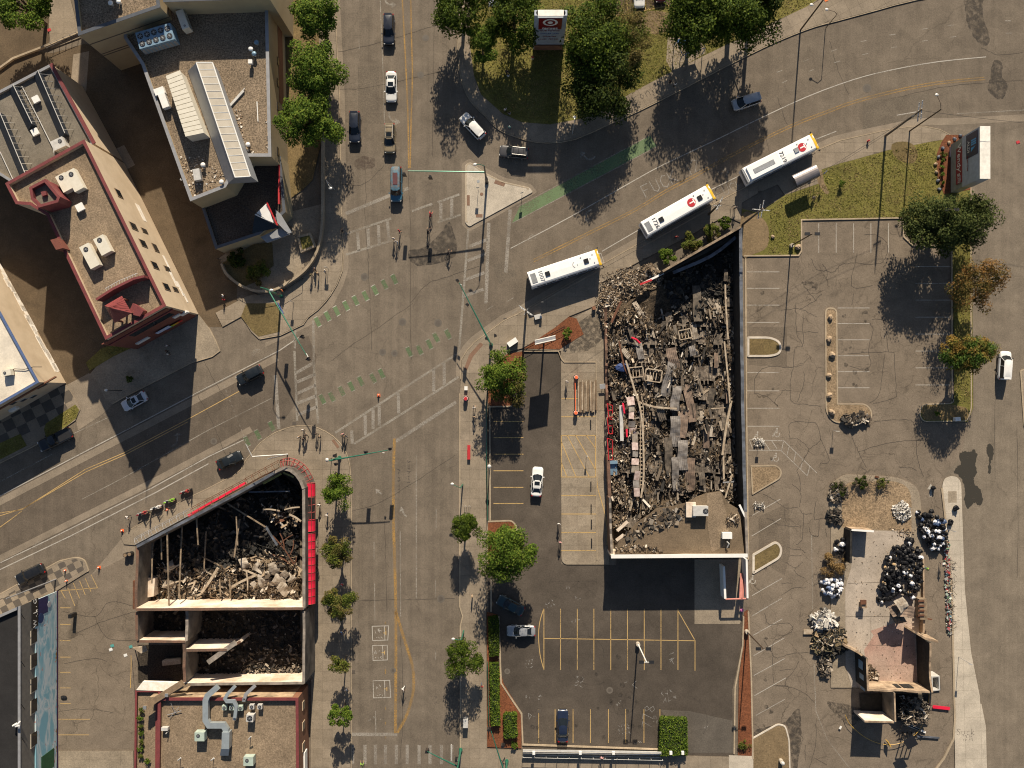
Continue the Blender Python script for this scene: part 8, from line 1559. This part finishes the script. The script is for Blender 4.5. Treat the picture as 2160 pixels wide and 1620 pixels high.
for x,y,lb in((264,1171,'left dark tyre ring planter beside the ruin west wall'),(273,1169,'right dark tyre ring planter beside the ruin west wall')):
    t=thing('barrel',lb,'barrel',P(x,y,.9)); t.location.z=0; b=MB(); b.tube((0,0,0),(0,0,.95),.36,n=14); b.ob('drum',m_black,t,world=False); b=MB(); b.tube((0,0,.95),(0,0,.97),.28,n=14); b.ob('lid',m_wood,t,world=False)
b=MB(); b.strip(G([(1213,800),(1214,868)],.7),.12,.5,.8); tag(b.ob('red_barrier_board',m_orange),'long thin red barrier board running between the two salmon drums','barrier')
t=thing('plank_stack','stack of long weathered poles lying on the concrete apron','plank stack',P(1236,836)); rs=random.Random(5)
for i in range(14):
    x=1220+i*2.8; o_=rs.uniform(-3,3); b=MB(); h_=.35+.12*(i%2); b.tube(P(x,804+o_,h_),P(x+rs.uniform(-1.5,1.5),868+o_,h_),.13,n=6); b.ob('plank',[m_beamp,m_wood,m_beam][i%3],t)
for k,y in enumerate((895,1025,1073,1105,1145)):
    t=thing('wheel_stop_row',['first','second','third','fourth','fifth'][k]+' short row of black bollard stubs on the apron, counted from the top','bollard',P(1246,y)); 
    for j in range(5): b=MB(); b.box(P(1246+k*.5,y-8+j*4,.2),(.16,.18,.16)); b.ob('stub',m_black,t)
for x,y,lb,w_,d_,h_,a_,mt in((1081,722,'long pale box cabinet with white end on the south east corner walk',1.6,.8,.8,34,m_concl),(989,954,'narrow red bench on the east walk',.45,2.2,.55,0,m_red),(1135,668,'pale bench like slab below the lowest bus',1.1,.7,.5,15,m_alu),(983,819,'small grey utility box on the east walk',.5,.6,.5,0,m_concl),(982,1526,'pale square litter bin on the lower east walk',.75,1.3,1.3,0,m_alu),(2020,884,'white utility box at the tip of the grass strip',.8,.6,.8,5,m_wht),(148,1300,'dark van shaped shadowed skip beside the mural wall',.5,.6,1.6,0,m_black),(1253,650,'small brown barrel with plants by the walk',.5,.5,.7,10,m_brickb),(700,1022+380,'flat drain box near the sapling',.01,.01,.01,0,m_black)):
    if w_<.1: continue
    p=P(x,y,h_); t=thing('street_box',lb,'street furniture',(p.x,p.y,.13),R(a_)); b=MB(); b.box((0,0,h_*.46),(w_,d_,h_*.92)); b.ob('body',mt,t,world=False); b=MB(); b.box((0,0,h_*.96),(w_*1.05,d_*1.05,h_*.08)); b.ob('lid',m_wht if mt is m_concl else mt,t,world=False); b=MB(); b.box((w_*.3,-d_/2-.01,h_*.5),(.06,.03,.2)); b.ob('handle',m_black,t,world=False)
for x,y,lb in((984,1070,'upper pair of wavy bike racks on the east walk'),(980,1075,''),(1013,885,'')):
    if not lb: continue
    t=thing('bike_rack',lb,'bike rack',P(x,y))
    for s in(0,8): b=MB(); b.path([P(x+s-4,y,.1),P(x+s-4,y-2,.9),P(x+s-2,y-3,1.0),P(x+s,y-2,.9),P(x+s,y,.1)],.03); b.ob('hoop',m_alu,t)
def hyd(label,px,py): p=P(px,py,.5); t=thing('fire_hydrant',label,'fire hydrant',(p.x,p.y,.13)); b=MB(); b.tube((0,0,0),(0,0,.6),.13,n=10); b.sphere((0,0,.6),(.14,.14,.12),10,6); b.ob('barrel',m_red,t,world=False); b=MB(); b.tube((-.22,0,.42),(.22,0,.42),.07,n=8); b.ob('outlet',m_red,t,world=False)
hyd('red fire hydrant on the right hand walk west of the power pole',1832,297); hyd('small red fire hydrant on the walk near the alley exit',472,632)
def sgn(label,px,py,h,w_,mat,a_=0,cat='sign',hh=.6): B0=P(px,py); t=thing('street_sign',label,cat,(B0.x,B0.y,0)); b=MB(); b.tube((B0.x,B0.y,.1),(B0.x,B0.y,h),.035,n=6); b.ob('post',m_gcap,t); b=MB(); b.box((B0.x,B0.y-.04,h-.25),(w_,.03,hh),R(a_)); b.ob('plate',mat,t)
for x,y,h_,w_,mt,a_,lb in((1730,371,2.6,.6,m_blues,50,'blue bus stop sign on a post beside the barrel vaulted shelter'),(1541,440,2.6,.5,m_black,10,'dark signpost between the middle and uppermost bus'),(1009,402,2.4,.5,m_alu,0,'thin signpost standing on the traffic island, left side'),(1101,412,2.2,.5,m_alu,20,'thin signpost near the pointed end of the traffic island'),(620,638,2.4,.5,m_alu,0,'thin white topped signpost on the north west corner walk'),(693,567,2.2,.5,m_alu,0,'bent signpost near the kerb of the north west corner'),(481,1040,2.3,.6,m_wht,30,'round white topped sign at the kerb by the red awning frame'),(388,1080,2.3,.5,m_gcap,30,'signpost beside the motorcycles'),(1237,960,2.0,.3,m_wht,0,'small white sign post on the east side of the apron'),(2062,1060,2.0,.3,m_wht,0,''),(1757,908,2.2,.6,m_wht,0,'signpost below the bend of the L-shaped island'),(1599,928,2.2,.5,m_wht,0,'fallen accessible parking sign post near the burnt shop'),(1995,1115,3.0,.4,m_gcap,0,'thin post on the pale walk beside the lower bag pair'),(2021,1385,4.0,.4,m_gcap,0,'slim lamp post shadowing the pale walk'),(1143,640,2.4,.4,m_alu,0,'thin signpost on the walk below the lowest bus'),(963,760+0,2.4,.5,m_black,0,'')):
    if lb: sgn(lb,x,y,h_,w_,mt,a_)
# tent by the trees, small papers, wires
t=thing('canopy_tent','white canopy tent peeking between the trees at the top edge','tent',P(1046,5)); b=MB(); q=[(1031,-22),(1061,-22),(1060,13),(1031,14)]; V=[P(x,y,2.3) for x,y in q]+[P(1046,-4,3.3)]; b.add(V,[(0,4,1),(1,4,2),(2,4,3),(3,4,0)]); b.ob('canvas',m_acb if 0 else M('tent_cloth',(.55,.58,.66),.7,grain=.05),t)
for v_ in V[:4]: b=MB(); b.tube((v_.x,v_.y,.1),v_,.03,n=5); b.ob('leg',m_alu,t)
for k,(x,y,c,lb) in enumerate(((237,1362,'teal','small pale green sheet of paper on the small lot'),(234,1370,'white','small white paper under the pale green one'),(265,1382,'white','square white paper near the lean-to'),(276,1364,'teal','pale green box at the ruin west wall'),(1420,1700,'white',''),(105,64,'red','small red scrap on the pale walk in the upper left'),(1742,1,'orange','orange plate on the walk at the top right edge'),(2147,300,'red','tiny red scrap on the east street'),(1155,22+600,'white',''))):
    if not lb: continue
    b=MB(); b.box((0,0,.02),(.55,.45,.03),R(20)); o=b.ob('paper_scrap',cmat(CL[c])); o.location=P(x,y,z=.15 if k in(5,6) else .03); tag(o,lb,'litter')
b=MB(); p=P(135,1471); b.sphere(p+Vector((0,0,.1)),(.5,.4,.12),9,5,jit=.25); tag(b.ob('coiled_hose',m_black),'coil of black hose lying on the small parking lot','hose')
for lb,pts,z0,z1,r_ in(('thin cable hanging from the utility pole by the burnt wall to the right hand pole',[(1566,474),(1867,287)],11,12,.022),('second thin cable between the burnt wall pole and the right hand pole',[(1572,474),(1873,287)],9.8,10.8,.02),('thin cable between the middle bus pole and the burnt wall pole',[(1495,452),(1566,474)],7.5,9,.02),('thin cable from the lowest bus pole to the middle bus pole',[(1109,668),(1495,452)],9.6,7.6,.02),('thin cable running from the right hand pole off the right edge',[(1867,287),(2300,330)],12,12,.022),('yellow rope hanging along the ruin side wall',[(280,1380),(290,1440)],.6,2.5,.03)):
    A=P(*pts[0],0); Bq=P(*pts[1],0); A.z,Bq.z=z0,z1; b=MB(); L_=(Bq-A).length; b.path([A.lerp(Bq,k/12)-Vector((0,0,4*(k/12)*(1-k/12)*L_*.025)) for k in range(13)],r_,4); tag(b.ob('cable',m_black if 'yellow' not in lb else bpy.data.materials['yellow_tape']),lb,'cable')
# ================================================================ TREES AND PLANTS
def crownmesh(seed,rx,ry,rz,nl,leaves,ls,mats,flat=.6,gap=.0):
    rs=np.random.RandomState(seed); L=[]
    for i in range(nl):
        v=rs.normal(size=3); v/=np.linalg.norm(v); r=rs.uniform(.35,.92)**.8; c=v*r*np.array([rx,ry,rz]); c[2]=abs(c[2])*.9-rz*.25 if rs.rand()<.6 else c[2]*.8
        L.append((c,rs.uniform(.20,.36)*min(rx,ry)))
    L.append((np.zeros(3),min(rx,ry)*.55))
    per=leaves//len(L); C=[]
    for c,r in L:
        d=rs.normal(size=(per,3)); d/=np.linalg.norm(d,axis=1)[:,None]; rr=r*rs.uniform(.55,1.12,(per,1)); C.append((c+d*rr*np.array([1,1,.8]),d))
    pc=np.concatenate([a for a,_ in C]); dn=np.concatenate([b for _,b in C]); n=len(pc)
    nrm=dn*.55+np.array([0,0,.7])+rs.normal(size=(n,3))*.45; nrm/=np.linalg.norm(nrm,axis=1)[:,None]
    u=np.cross(nrm,rs.normal(size=(n,3))); u/=np.linalg.norm(u,axis=1)[:,None]; v=np.cross(nrm,u)
    s=ls*rs.uniform(.6,1.4,(n,1)); V=np.empty((n,4,3)); V[:,0]=pc-u*s; V[:,1]=pc-v*s*.6; V[:,2]=pc+u*s; V[:,3]=pc+v*s*.6
    me=bpy.data.meshes.new('crown'); me.vertices.add(n*4); me.vertices.foreach_set('co',V.reshape(-1)); me.loops.add(n*4); me.loops.foreach_set('vertex_index',np.arange(n*4,dtype=np.int32))
    me.polygons.add(n); me.polygons.foreach_set('loop_start',np.arange(0,n*4,4,dtype=np.int32)); me.update(calc_edges=True)
    for m in mats: me.materials.append(m)
    return me,L
lf_g=leafmat('leaves_green',(.020,.040,.004),(.050,.080,.008),(.115,.150,.016))
lf_y=leafmat('leaves_bright',(.035,.07,.008),(.085,.14,.015),(.17,.21,.03))
lf_d=leafmat('leaves_dark',(.012,.024,.004),(.032,.050,.008),(.075,.095,.014))
lf_b=leafmat('leaves_browning',(.045,.07,.010),(.085,.11,.016),(.15,.16,.03),((.08,.07,.02),(.16,.12,.04)))
lf_o=leafmat('leaves_autumn',(.03,.065,.012),(.06,.11,.015),(.10,.15,.03),((.13,.085,.018),(.30,.19,.045)))
lf_r=leafmat('leaves_orange',(.04,.05,.012),(.10,.075,.02),(.19,.12,.035),((.12,.06,.018),(.26,.14,.045)))
lf_dry=leafmat('leaves_dead',(.10,.06,.02),(.24,.15,.06),(.38,.26,.12))
m_bark=M('bark',(.10,.075,.05),.9,grain=.35,gs=6,world=False)
def tree(label,px,py,r,h,leaf,ry=None,seed=1,leaves=5200,ls=.17,nl=26,name='street_tree',group=None,rz=None,lean=0,cat='tree'):
    "px,py: where the crown's middle shows; r: its radius in picture pixels; h: height of crown middle"
    k=S*(1-h/H)*1.13; rx=r*k; ry=(ry or r)*k; rzz=rz or min(rx,ry)*1.0; leaves=int(leaves*1.7); ls*=.80; nl=int(nl*1.25)
    bx,by=g2(px,py,h); t=thing(name,label,cat,(bx,by,0),0,group)
    me,L=crownmesh(seed,rx,ry,rzz,nl,leaves,ls,[leaf]); o=bpy.data.objects.new('crown',me); COL.objects.link(o); o.parent=t; o.location=(0,0,h)
    b=MB(); rt=max(.09,rx*.055); rs=random.Random(seed); hb=max(h-rzz*.8,.5)
    b.tube((0,0,0),(rs.uniform(-.1,.1),rs.uniform(-.1,.1),hb),rt*1.25,rt,8); b.tube((0,0,hb),(0,0,h+rzz*.2),rt,rt*.5,7)
    b.ob('trunk',m_bark,t,world=False)
    for c,rr in L[:10]:
        b=MB(); b.tube((0,0,hb*.9),(c[0]*.9,c[1]*.9,h+c[2]*.9),rt*.5,rt*.18,5); b.ob('limb',m_bark,t,world=False)
    return t
gA='leafy trees on the west walk of the upper street'
tree('leafy green tree crossing the top edge on the west walk of the upper street',664,32,47,8.5,lf_y,43,11,5600,.2,28,group=gA)
tree('large leafy green tree in the middle of the upper west walk',665,147,58,8.8,lf_y,60,12,8000,.2,40,group=gA)
tree('large leafy green tree nearest the corner plaza on the upper west walk',653,251,66,8.8,lf_y,52,13,8600,.2,44,group=gA)
tree('green tree in the top left corner of the view',42,8,58,7,lf_y,48,14,6500,.2,32)
tree('dark crowned tree at the street edge left of the big round sign',972,12,56,6.8,lf_g,56,15,6500,.2,30,rz=5.6)
tree('dark tree just left of the tall store sign',1084,28,54,7,lf_g,72,16,7500,.2,36)
tree('small bright green tree on the corner lawn near the kerb',1016,90,32,6,lf_y,42,17,4200,.17,20)
tree('big green tree right of the tall store sign, reaching the top edge',1256,80,66,8.5,lf_g,88,18,10000,.22,46)
tree('dark green tree below the big tree right of the store sign',1268,178,78,6.5,lf_d,70,19,9000,.22,42)
tree('thin brownish tree between the big dark trees on the corner lawn',1322,80,48,7.5,lf_b,66,20,4200,.17,26)
tree('large dark tree above the blue bus shelter, its left crown',1474,30,66,8,lf_g,68,21,9000,.22,42,rz=6.6)
tree('large dark tree above the diagonal street, reaching the top edge',1562,25,80,8,lf_g,66,22,9000,.22,42,rz=6.8)
tree('tall dark tree beyond the top edge above the bus shelter',1620,-30,60,11,lf_d,50,23,5000,.22,26)
gB='young trees on the west walk of the lower street'
tree('young tree with browning left side near the white-hatched corner',716,1034,35,5.2,lf_y,38,31,3600,.15,20,group=gB)
tree('young yellowing tree opposite the middle of the red awning',712,1162,33,5.2,lf_b,35,32,3200,.15,20,group=gB)
tree('young tree beside the lower end of the red awning',711,1272,33,5.2,lf_b,31,33,3000,.15,18,group=gB)
tree('sparse brown and green sapling below the ruined corner building',718,1404,21,4.6,lf_b,20,34,1100,.14,12,group=gB)
tree('small bushy tree lowest on the west walk',716,1506,21,4.6,lf_y,27,35,2400,.14,14,group=gB)
gC='round street trees on the east walk of the lower street'
tree('round street tree beside the upper bike rack on the east walk',980,1111,29,5.0,lf_g,30,36,3400,.15,20,group=gC)
tree('round street tree beside the lower curved lamp on the east walk',976,1397,37,5.2,lf_g,38,37,4200,.15,22,group=gC)
tree('big round dense tree standing at the west edge of the black parking lot',1064,1166,62,6.5,lf_y,54,38,9500,.18,46)
tree('fire browned tree at the north end of the black parking lot',1058,790,48,5.5,lf_y,42,39,4600,.17,24)
tree('half bare scorched tree in the mulch bed of the black lot',1083,822,34,5.0,lf_b,40,40,2600,.16,20)
lf_e=leafmat('leaves_olive',(.022,.036,.008),(.055,.072,.018),(.115,.13,.035))
tree('widest dense evergreen tree between the brown lot and the east street',2003,466,94,6.4,lf_e,60,41,15000,.2,80,rz=4.6)
tree('sparse orange leaved tree below the wide evergreen',2065,596,52,6.5,lf_r,56,42,4200,.16,26)
tree('tree half green half orange beside the white van',2053,744,56,7,lf_o,40,43,6500,.17,34)
def shrub(label,px,py,r,ry,leaf,h=1.1,seed=5,n=900,name='shrub',group=None,ls=.09,cat='shrub'):
    bx,by=g2(px,py,h); t=thing(name,label,cat,(bx,by,.1),0,group)
    me,L=crownmesh(seed,r*S,ry*S,h*.75,12,n,ls,[leaf]); o=bpy.data.objects.new('foliage',me); COL.objects.link(o); o.parent=t; o.location=(0,0,h*.7)
    b=MB(); b.tube((0,0,0),(0,0,h*.7),.05,n=5)
    for k in range(4): b.tube((0,0,.1),(math.cos(k*1.6)*r*S*.6,math.sin(k*1.6)*ry*S*.6,h*.8),.03,n=4)
    b.ob('stem',m_bark,t,world=False); return t
gD='rounded shrubs between the walk and the burnt wall'
shrub('bright green shrub at the left end of the row above the burnt wall',1408,536,24,20,lf_y,1.4,51,2600,group=gD,ls=.11)
shrub('round olive shrub, second in the row above the burnt wall',1459,511,24,24,lf_b,1.5,52,3000,group=gD,ls=.11)
shrub('round olive shrub, third in the row above the burnt wall',1500,488,19,19,lf_b,1.4,53,2200,group=gD,ls=.11)
shrub('small dark shrub at the right end of the row above the burnt wall',1531,471,17,15,lf_g,1.3,54,1800,group=gD,ls=.11)
shrub('small green conical shrub beside the low sign on the mulch',1197,704,11,14,lf_y,1.2,55,1000)
shrub('brown and green thicket in the shaded curved planting bed',540,575,34,26,lf_b,1.4,56,2600,ls=.13)
shrub('dark green planting at the head of the shaded curved bed',495,545,24,20,lf_d,1.3,57,1500,ls=.13)
shrub('small bright bush on the grass below the bus shelter path',1776,387,8,8,lf_y,1.0,58,400)
shrub('yellow green tuft in the kerbed grass island',1978,872,7,6,lf_y,.6,59,260)
shrub('clump of weeds at the foot of the red mulch strip',1571,1575,13,13,lf_b,.6,60,500)
shrub('small dark street plant in the paved tree pit',272,800,9,8,lf_g,.9,61,400)
shrub('low bush at the south west corner of the black lot',1085,1573,10,8,lf_y,.8,62,500)
gE='small mounded shrubs under the tall roadside sign'
for k,(x,y,dk) in enumerate([(1992,325,1),(1990,338,0),(1989,352,0),(1988,367,0),(1990,384,0),(2021,338,0),(2016,350,0),(2020,365,0),(2016,380,0),(2022,400,0)]):
    shrub('small mounded yellow green shrub planted in the mulch under the tall roadside sign' if not dk else 'darker larger shrub at the head of the mulch bed under the roadside sign',x,y,5.5 if not dk else 8,5 if not dk else 7,lf_y if not dk else lf_g,.6,70+k,220,group=gE)
def hedge(label,poly,h,leaf,seed=1,dens=75,group=None,name='hedge'):
    W=G(poly,h); W=W if area(W)>0 else W[::-1]; c=cen(W); t=thing(name,label,'hedge',(c[0],c[1],.1),0,group); rs=np.random.RandomState(seed)
    b=MB(); b.prism([(p[0]-c[0],p[1]-c[1]) for p in offs(W,-.12)],0,h*.86); b.ob('branches',M('hedge_core',(.02,.03,.008),.9,grain=.3),t,world=False)
    x0,x1=min(p[0] for p in W),max(p[0] for p in W); y0,y1=min(p[1] for p in W),max(p[1] for p in W); n=int((x1-x0)*(y1-y0)*dens); pts=[]
    for i in range(n*2):
        p=(rs.uniform(x0,x1),rs.uniform(y0,y1))
        if inside(p,W): pts.append((p[0]-c[0],p[1]-c[1],h*rs.uniform(.72,1.08)+.12*math.sin(p[0]*3+seed)*math.sin(p[1]*2.3)))
    for i in range(n):
        k=rs.randint(len(W)); a=W[k]; q=W[(k+1)%len(W)]; u=rs.rand(); pts.append((a[0]+(q[0]-a[0])*u-c[0]+rs.normal()*.06,a[1]+(q[1]-a[1])*u-c[1]+rs.normal()*.06,rs.uniform(.1,h)))
    b=MB()
    for p in pts:
        a=Vector(rs.normal(size=3)); nn=(Vector((0,0,1))+a*.6).normalized(); u=nn.cross(Vector((1,.3,0))).normalized(); u=Quaternion(nn,rs.uniform(0,6.3))@u; v=nn.cross(u); s=.10*rs.uniform(.6,1.4); p=Vector(p)
        b.add([p-u*s,p-v*s*.7,p+u*s,p+v*s*.7],[(0,1,2,3)])
    b.ob('foliage',leaf,t,world=False); return t
hedge('square clipped green hedge block at the lower right of the black lot',[(1394,1516),(1449,1517),(1450,1592),(1392,1594)],1.3,lf_y,2)
gF='clipped hedges along the west side of the black lot'
hedge('clipped hedge nearest the silver sedan at the lot entrance',[(1030,1304),(1048,1300),(1052,1318),(1052,1382),(1033,1384)],1.0,lf_g,3,group=gF)
hedge('long narrow clipped hedge beside the green fence',[(1033,1400),(1052,1400),(1054,1530),(1036,1530)],1.0,lf_y,4,group=gF)
hedge('short wide clipped hedge in the mulch corner of the black lot',rnd([(1062,1506),(1090,1504),(1091,1555),(1064,1558)],8),1.1,lf_y,5,group=gF)
for k,(x,y) in enumerate([(296,1500),(295,1516),(297,1534),(295,1548),(296,1565),(295,1580),(297,1596),(310,1606)]):
    t=shrub('potted green plant in the row behind the red west parapet of the annex',x,y,7,7,lf_y if k%2 else lf_b,.6,90+k,260,'potted_plant','potted plants on the annex roof',cat='plant'); t.location=P(x,y,4.8,z=4.25)
# grass blades as ground cover
def turf(name,polys,mat,dens=14,z=.14,ht=.13,seed=2):
    rs=np.random.RandomState(seed); A=[]
    for poly in polys:
        W=G(poly); x0,x1=min(p[0] for p in W),max(p[0] for p in W); y0,y1=min(p[1] for p in W),max(p[1] for p in W); n=int((x1-x0)*(y1-y0)*dens)
        for p in rs.uniform((x0,y0),(x1,y1),(n,2)):
            if inside(p,W): A.append(p)
    n=len(A); A=np.array(A); th=rs.uniform(0,6.28,n); s=rs.uniform(.05,.13,n); V=np.empty((n,3,3)); V[:,0]=np.c_[A[:,0]-np.cos(th)*s,A[:,1]-np.sin(th)*s,np.full(n,z)]; V[:,1]=np.c_[A[:,0]+np.cos(th)*s,A[:,1]+np.sin(th)*s,np.full(n,z)]
    V[:,2]=np.c_[A[:,0]+rs.normal(size=n)*.1,A[:,1]+rs.normal(size=n)*.1,z+rs.uniform(.4,1,n)*ht]
    me=bpy.data.meshes.new(name); me.vertices.add(n*3); me.vertices.foreach_set('co',V.reshape(-1)); me.loops.add(n*3); me.loops.foreach_set('vertex_index',np.arange(n*3,dtype=np.int32)); me.polygons.add(n); me.polygons.foreach_set('loop_start',np.arange(0,n*3,3,dtype=np.int32)); me.update(calc_edges=True); me.materials.append(mat)
    o=bpy.data.objects.new(name,me); COL.objects.link(o); return stuff(o)
lf_gr=leafmat('grass_blades',(.12,.125,.022),(.20,.19,.04),(.32,.28,.08),((.22,.17,.07),(.30,.23,.10)))
turf('grass',[[(995,-20),(1000,160),(1060,240),(1160,261),(1280,229),(1400,158),(1600,60),(1700,12),(1740,-20)],[(1660,414),(1740,388),(1735,360),(1870,320),(1960,302),(1978,330),(1985,405),(1906,458),(1690,460),(1685,535),(1620,535),(1625,440)],[(2010,520),(2046,450),(2046,850),(2014,850)]],lf_gr,26)
turf('grass',[[(138,868),(162,858),(160,880),(120,908),(100,915),(100,895)],[(0,945),(44,922),(50,942),(-20,978)],[(220,740),(300,708),(300,722),(235,752)]],lf_gr,26,.17,.13,3)
brush('tan and brown heap of cut branches and leaves left of the slab',1758,1190,34,26,lf_dry,1.4,1,3800,.1,60)
brush('dark burnt bush heap at the north edge of the gravel island',1818,1018,24,13,lf_d,1.3,2,1500,.11,50)
brush('smaller burnt bush heap with green leaves on the north island edge',1862,1020,13,16,lf_b,1.2,3,700,.1,30)
brush('burnt black bush at the north west corner of the gravel island',1772,1030,14,20,lf_d,1.2,4,900,.1,40)
m_rubw=isl_mat('white_scrap',[(0,(.05,.045,.04)),(.3,(.3,.28,.25)),(.6,(.6,.56,.5)),(1,(.75,.72,.68))])
def mound(lab,cat,poly,n,mat,hh,seed,el=(.1,.6),smax=1.1,smin=.15):
    W=G(poly,.5); c=cen(W); rad=max(math.dist(c,p) for p in W); o=scatter(lab[0],poly,n,smin,smax,mat,lambda x,y:.15+hh*max(0,1-math.dist((x,y),c)/rad)*random.Random(int(x*97+y*31)).uniform(.5,1),seed=seed,el=el,lift=.15,h=.5,tilt=.6,thick=(.03,.1))
mound(['scrap_heap'],'',[(1712,1300),(1735,1282),(1760,1300),(1768,1320),(1740,1335),(1715,1325)],240,m_rubw,1.5,61,smax=1.8)
mound(['scrap_heap'],'',[(1722,1322),(1760,1315),(1785,1330),(1783,1368),(1760,1390),(1725,1385),(1712,1355)],900,isl_mat('dark_scrap',[(0,(.008,.008,.007)),(.45,(.03,.025,.018)),(.7,(.10,.085,.045)),(.88,(.30,.2,.11)),(1,(.5,.45,.38))]),1.7,62,smax=1.3)
mound(['scrap_heap'],'',[(1733,1385),(1752,1380),(1755,1425),(1738,1430),(1727,1415)],160,m_rubd,.8,63)
mound(['scrap_heap'],'',[(1775,880),(1785,876),(1820,874),(1836,880),(1830,895),(1790,898)],200,m_rubd,.9,64,smax=1.6)
mound(['ash_heap'],'',[(1883,1070),(1905,1055),(1922,1070),(1922,1090),(1905,1102),(1886,1088)],420,m_rubw,.8,65,smax=.5)
mound(['ash_heap'],'',[(1752,1020),(1790,1030),(1792,1048),(1765,1060),(1748,1050)],260,m_rubd,.7,66,smax=1.0)
mound(['burnt_cart_remains'],'',[(1748,1075),(1775,1075),(1776,1108),(1750,1105)],120,m_rubk,.7,67,smax=1.2)
mound(['paper_scraps'],'',[(1590,925),(1612,925),(1615,942),(1592,942)],60,m_rubw,.15,68,smax=.5); mound(['wire_scraps'],'',[(1590,1060),(1612,1058),(1614,1072),(1592,1074)],60,m_rubw,.15,69,smax=.7,el=(.05,.15))
o=scatter('kerbside_litter',[(1988,1135),(2000,1130),(2004,1250),(2004,1340),(1996,1342),(1994,1250)],420,.08,.55,isl_mat('litter_colours',[(0,(.05,.05,.05)),(.25,(.4,.05,.05)),(.4,(.1,.2,.25)),(.55,(.5,.45,.4)),(.7,(.08,.2,.1)),(.85,(.6,.58,.55)),(1,(.5,.3,.12))]),lambda x,y:.1,seed=71,lift=.3,h=0)
o=scatter('wooden_stakes',[(2000,1180),(2012,1180),(2014,1330),(2003,1330)],60,.6,1.3,m_rubt,lambda x,y:.15,seed=72,lift=.5,h=0,el=(.03,.06),thick=(.02,.04),tilt=.8)
# boulders on the L-shaped island
def boulder(label,px,py,r,seed,mat,group=None,h=None):
    rs=random.Random(seed); b=MB(); b.sphere((0,0,r*.35),(r,r*.8,r*.75),9,7,jit=.14,rg=rs); o=b.ob('boulder',mat,None); o.location=P(px,py,z=.12); o.rotation_euler=(0,0,rs.uniform(0,6)); return tag(o,label,'boulder',group)
m_rock=M('sandstone',(.42,.31,.2),.85,c2=(.3,.22,.15),sc=2,grain=.2,world=False)
for k,(x,y,lb) in enumerate([(1750,670,'pale boulder at the round north end of the L-shaped island'),(1748,715,'second boulder from the north on the L-shaped island'),(1754,749,'small leaning boulder, third on the L-shaped island'),(1747,792,'fourth boulder from the north on the L-shaped island'),(1748,834,'fifth boulder, angular, on the L-shaped island'),(1753,869,'orange brown boulder in the bend of the L-shaped island')]): boulder(lb,x,y,.48+.05*(k%3),k+3,m_rock)
boulder('grey boulder on the grass corner by the light pole',1682,522,.55,12,m_rock); boulder('small dark rock on the grass west of the light pole',1629,500,.35,13,m_rock)
for k,(x,y) in enumerate([(1970,345),(1976,330),(1985,312),(1998,300),(2010,292),(2022,285),(1972,362),(1975,380),(1978,398)]): 
    boulder('grey edging rock curving round the west of the sign bed',x+2,y+2,.33,20+k,m_slate if k%3 else m_rock,'edging rocks round the sign bed')
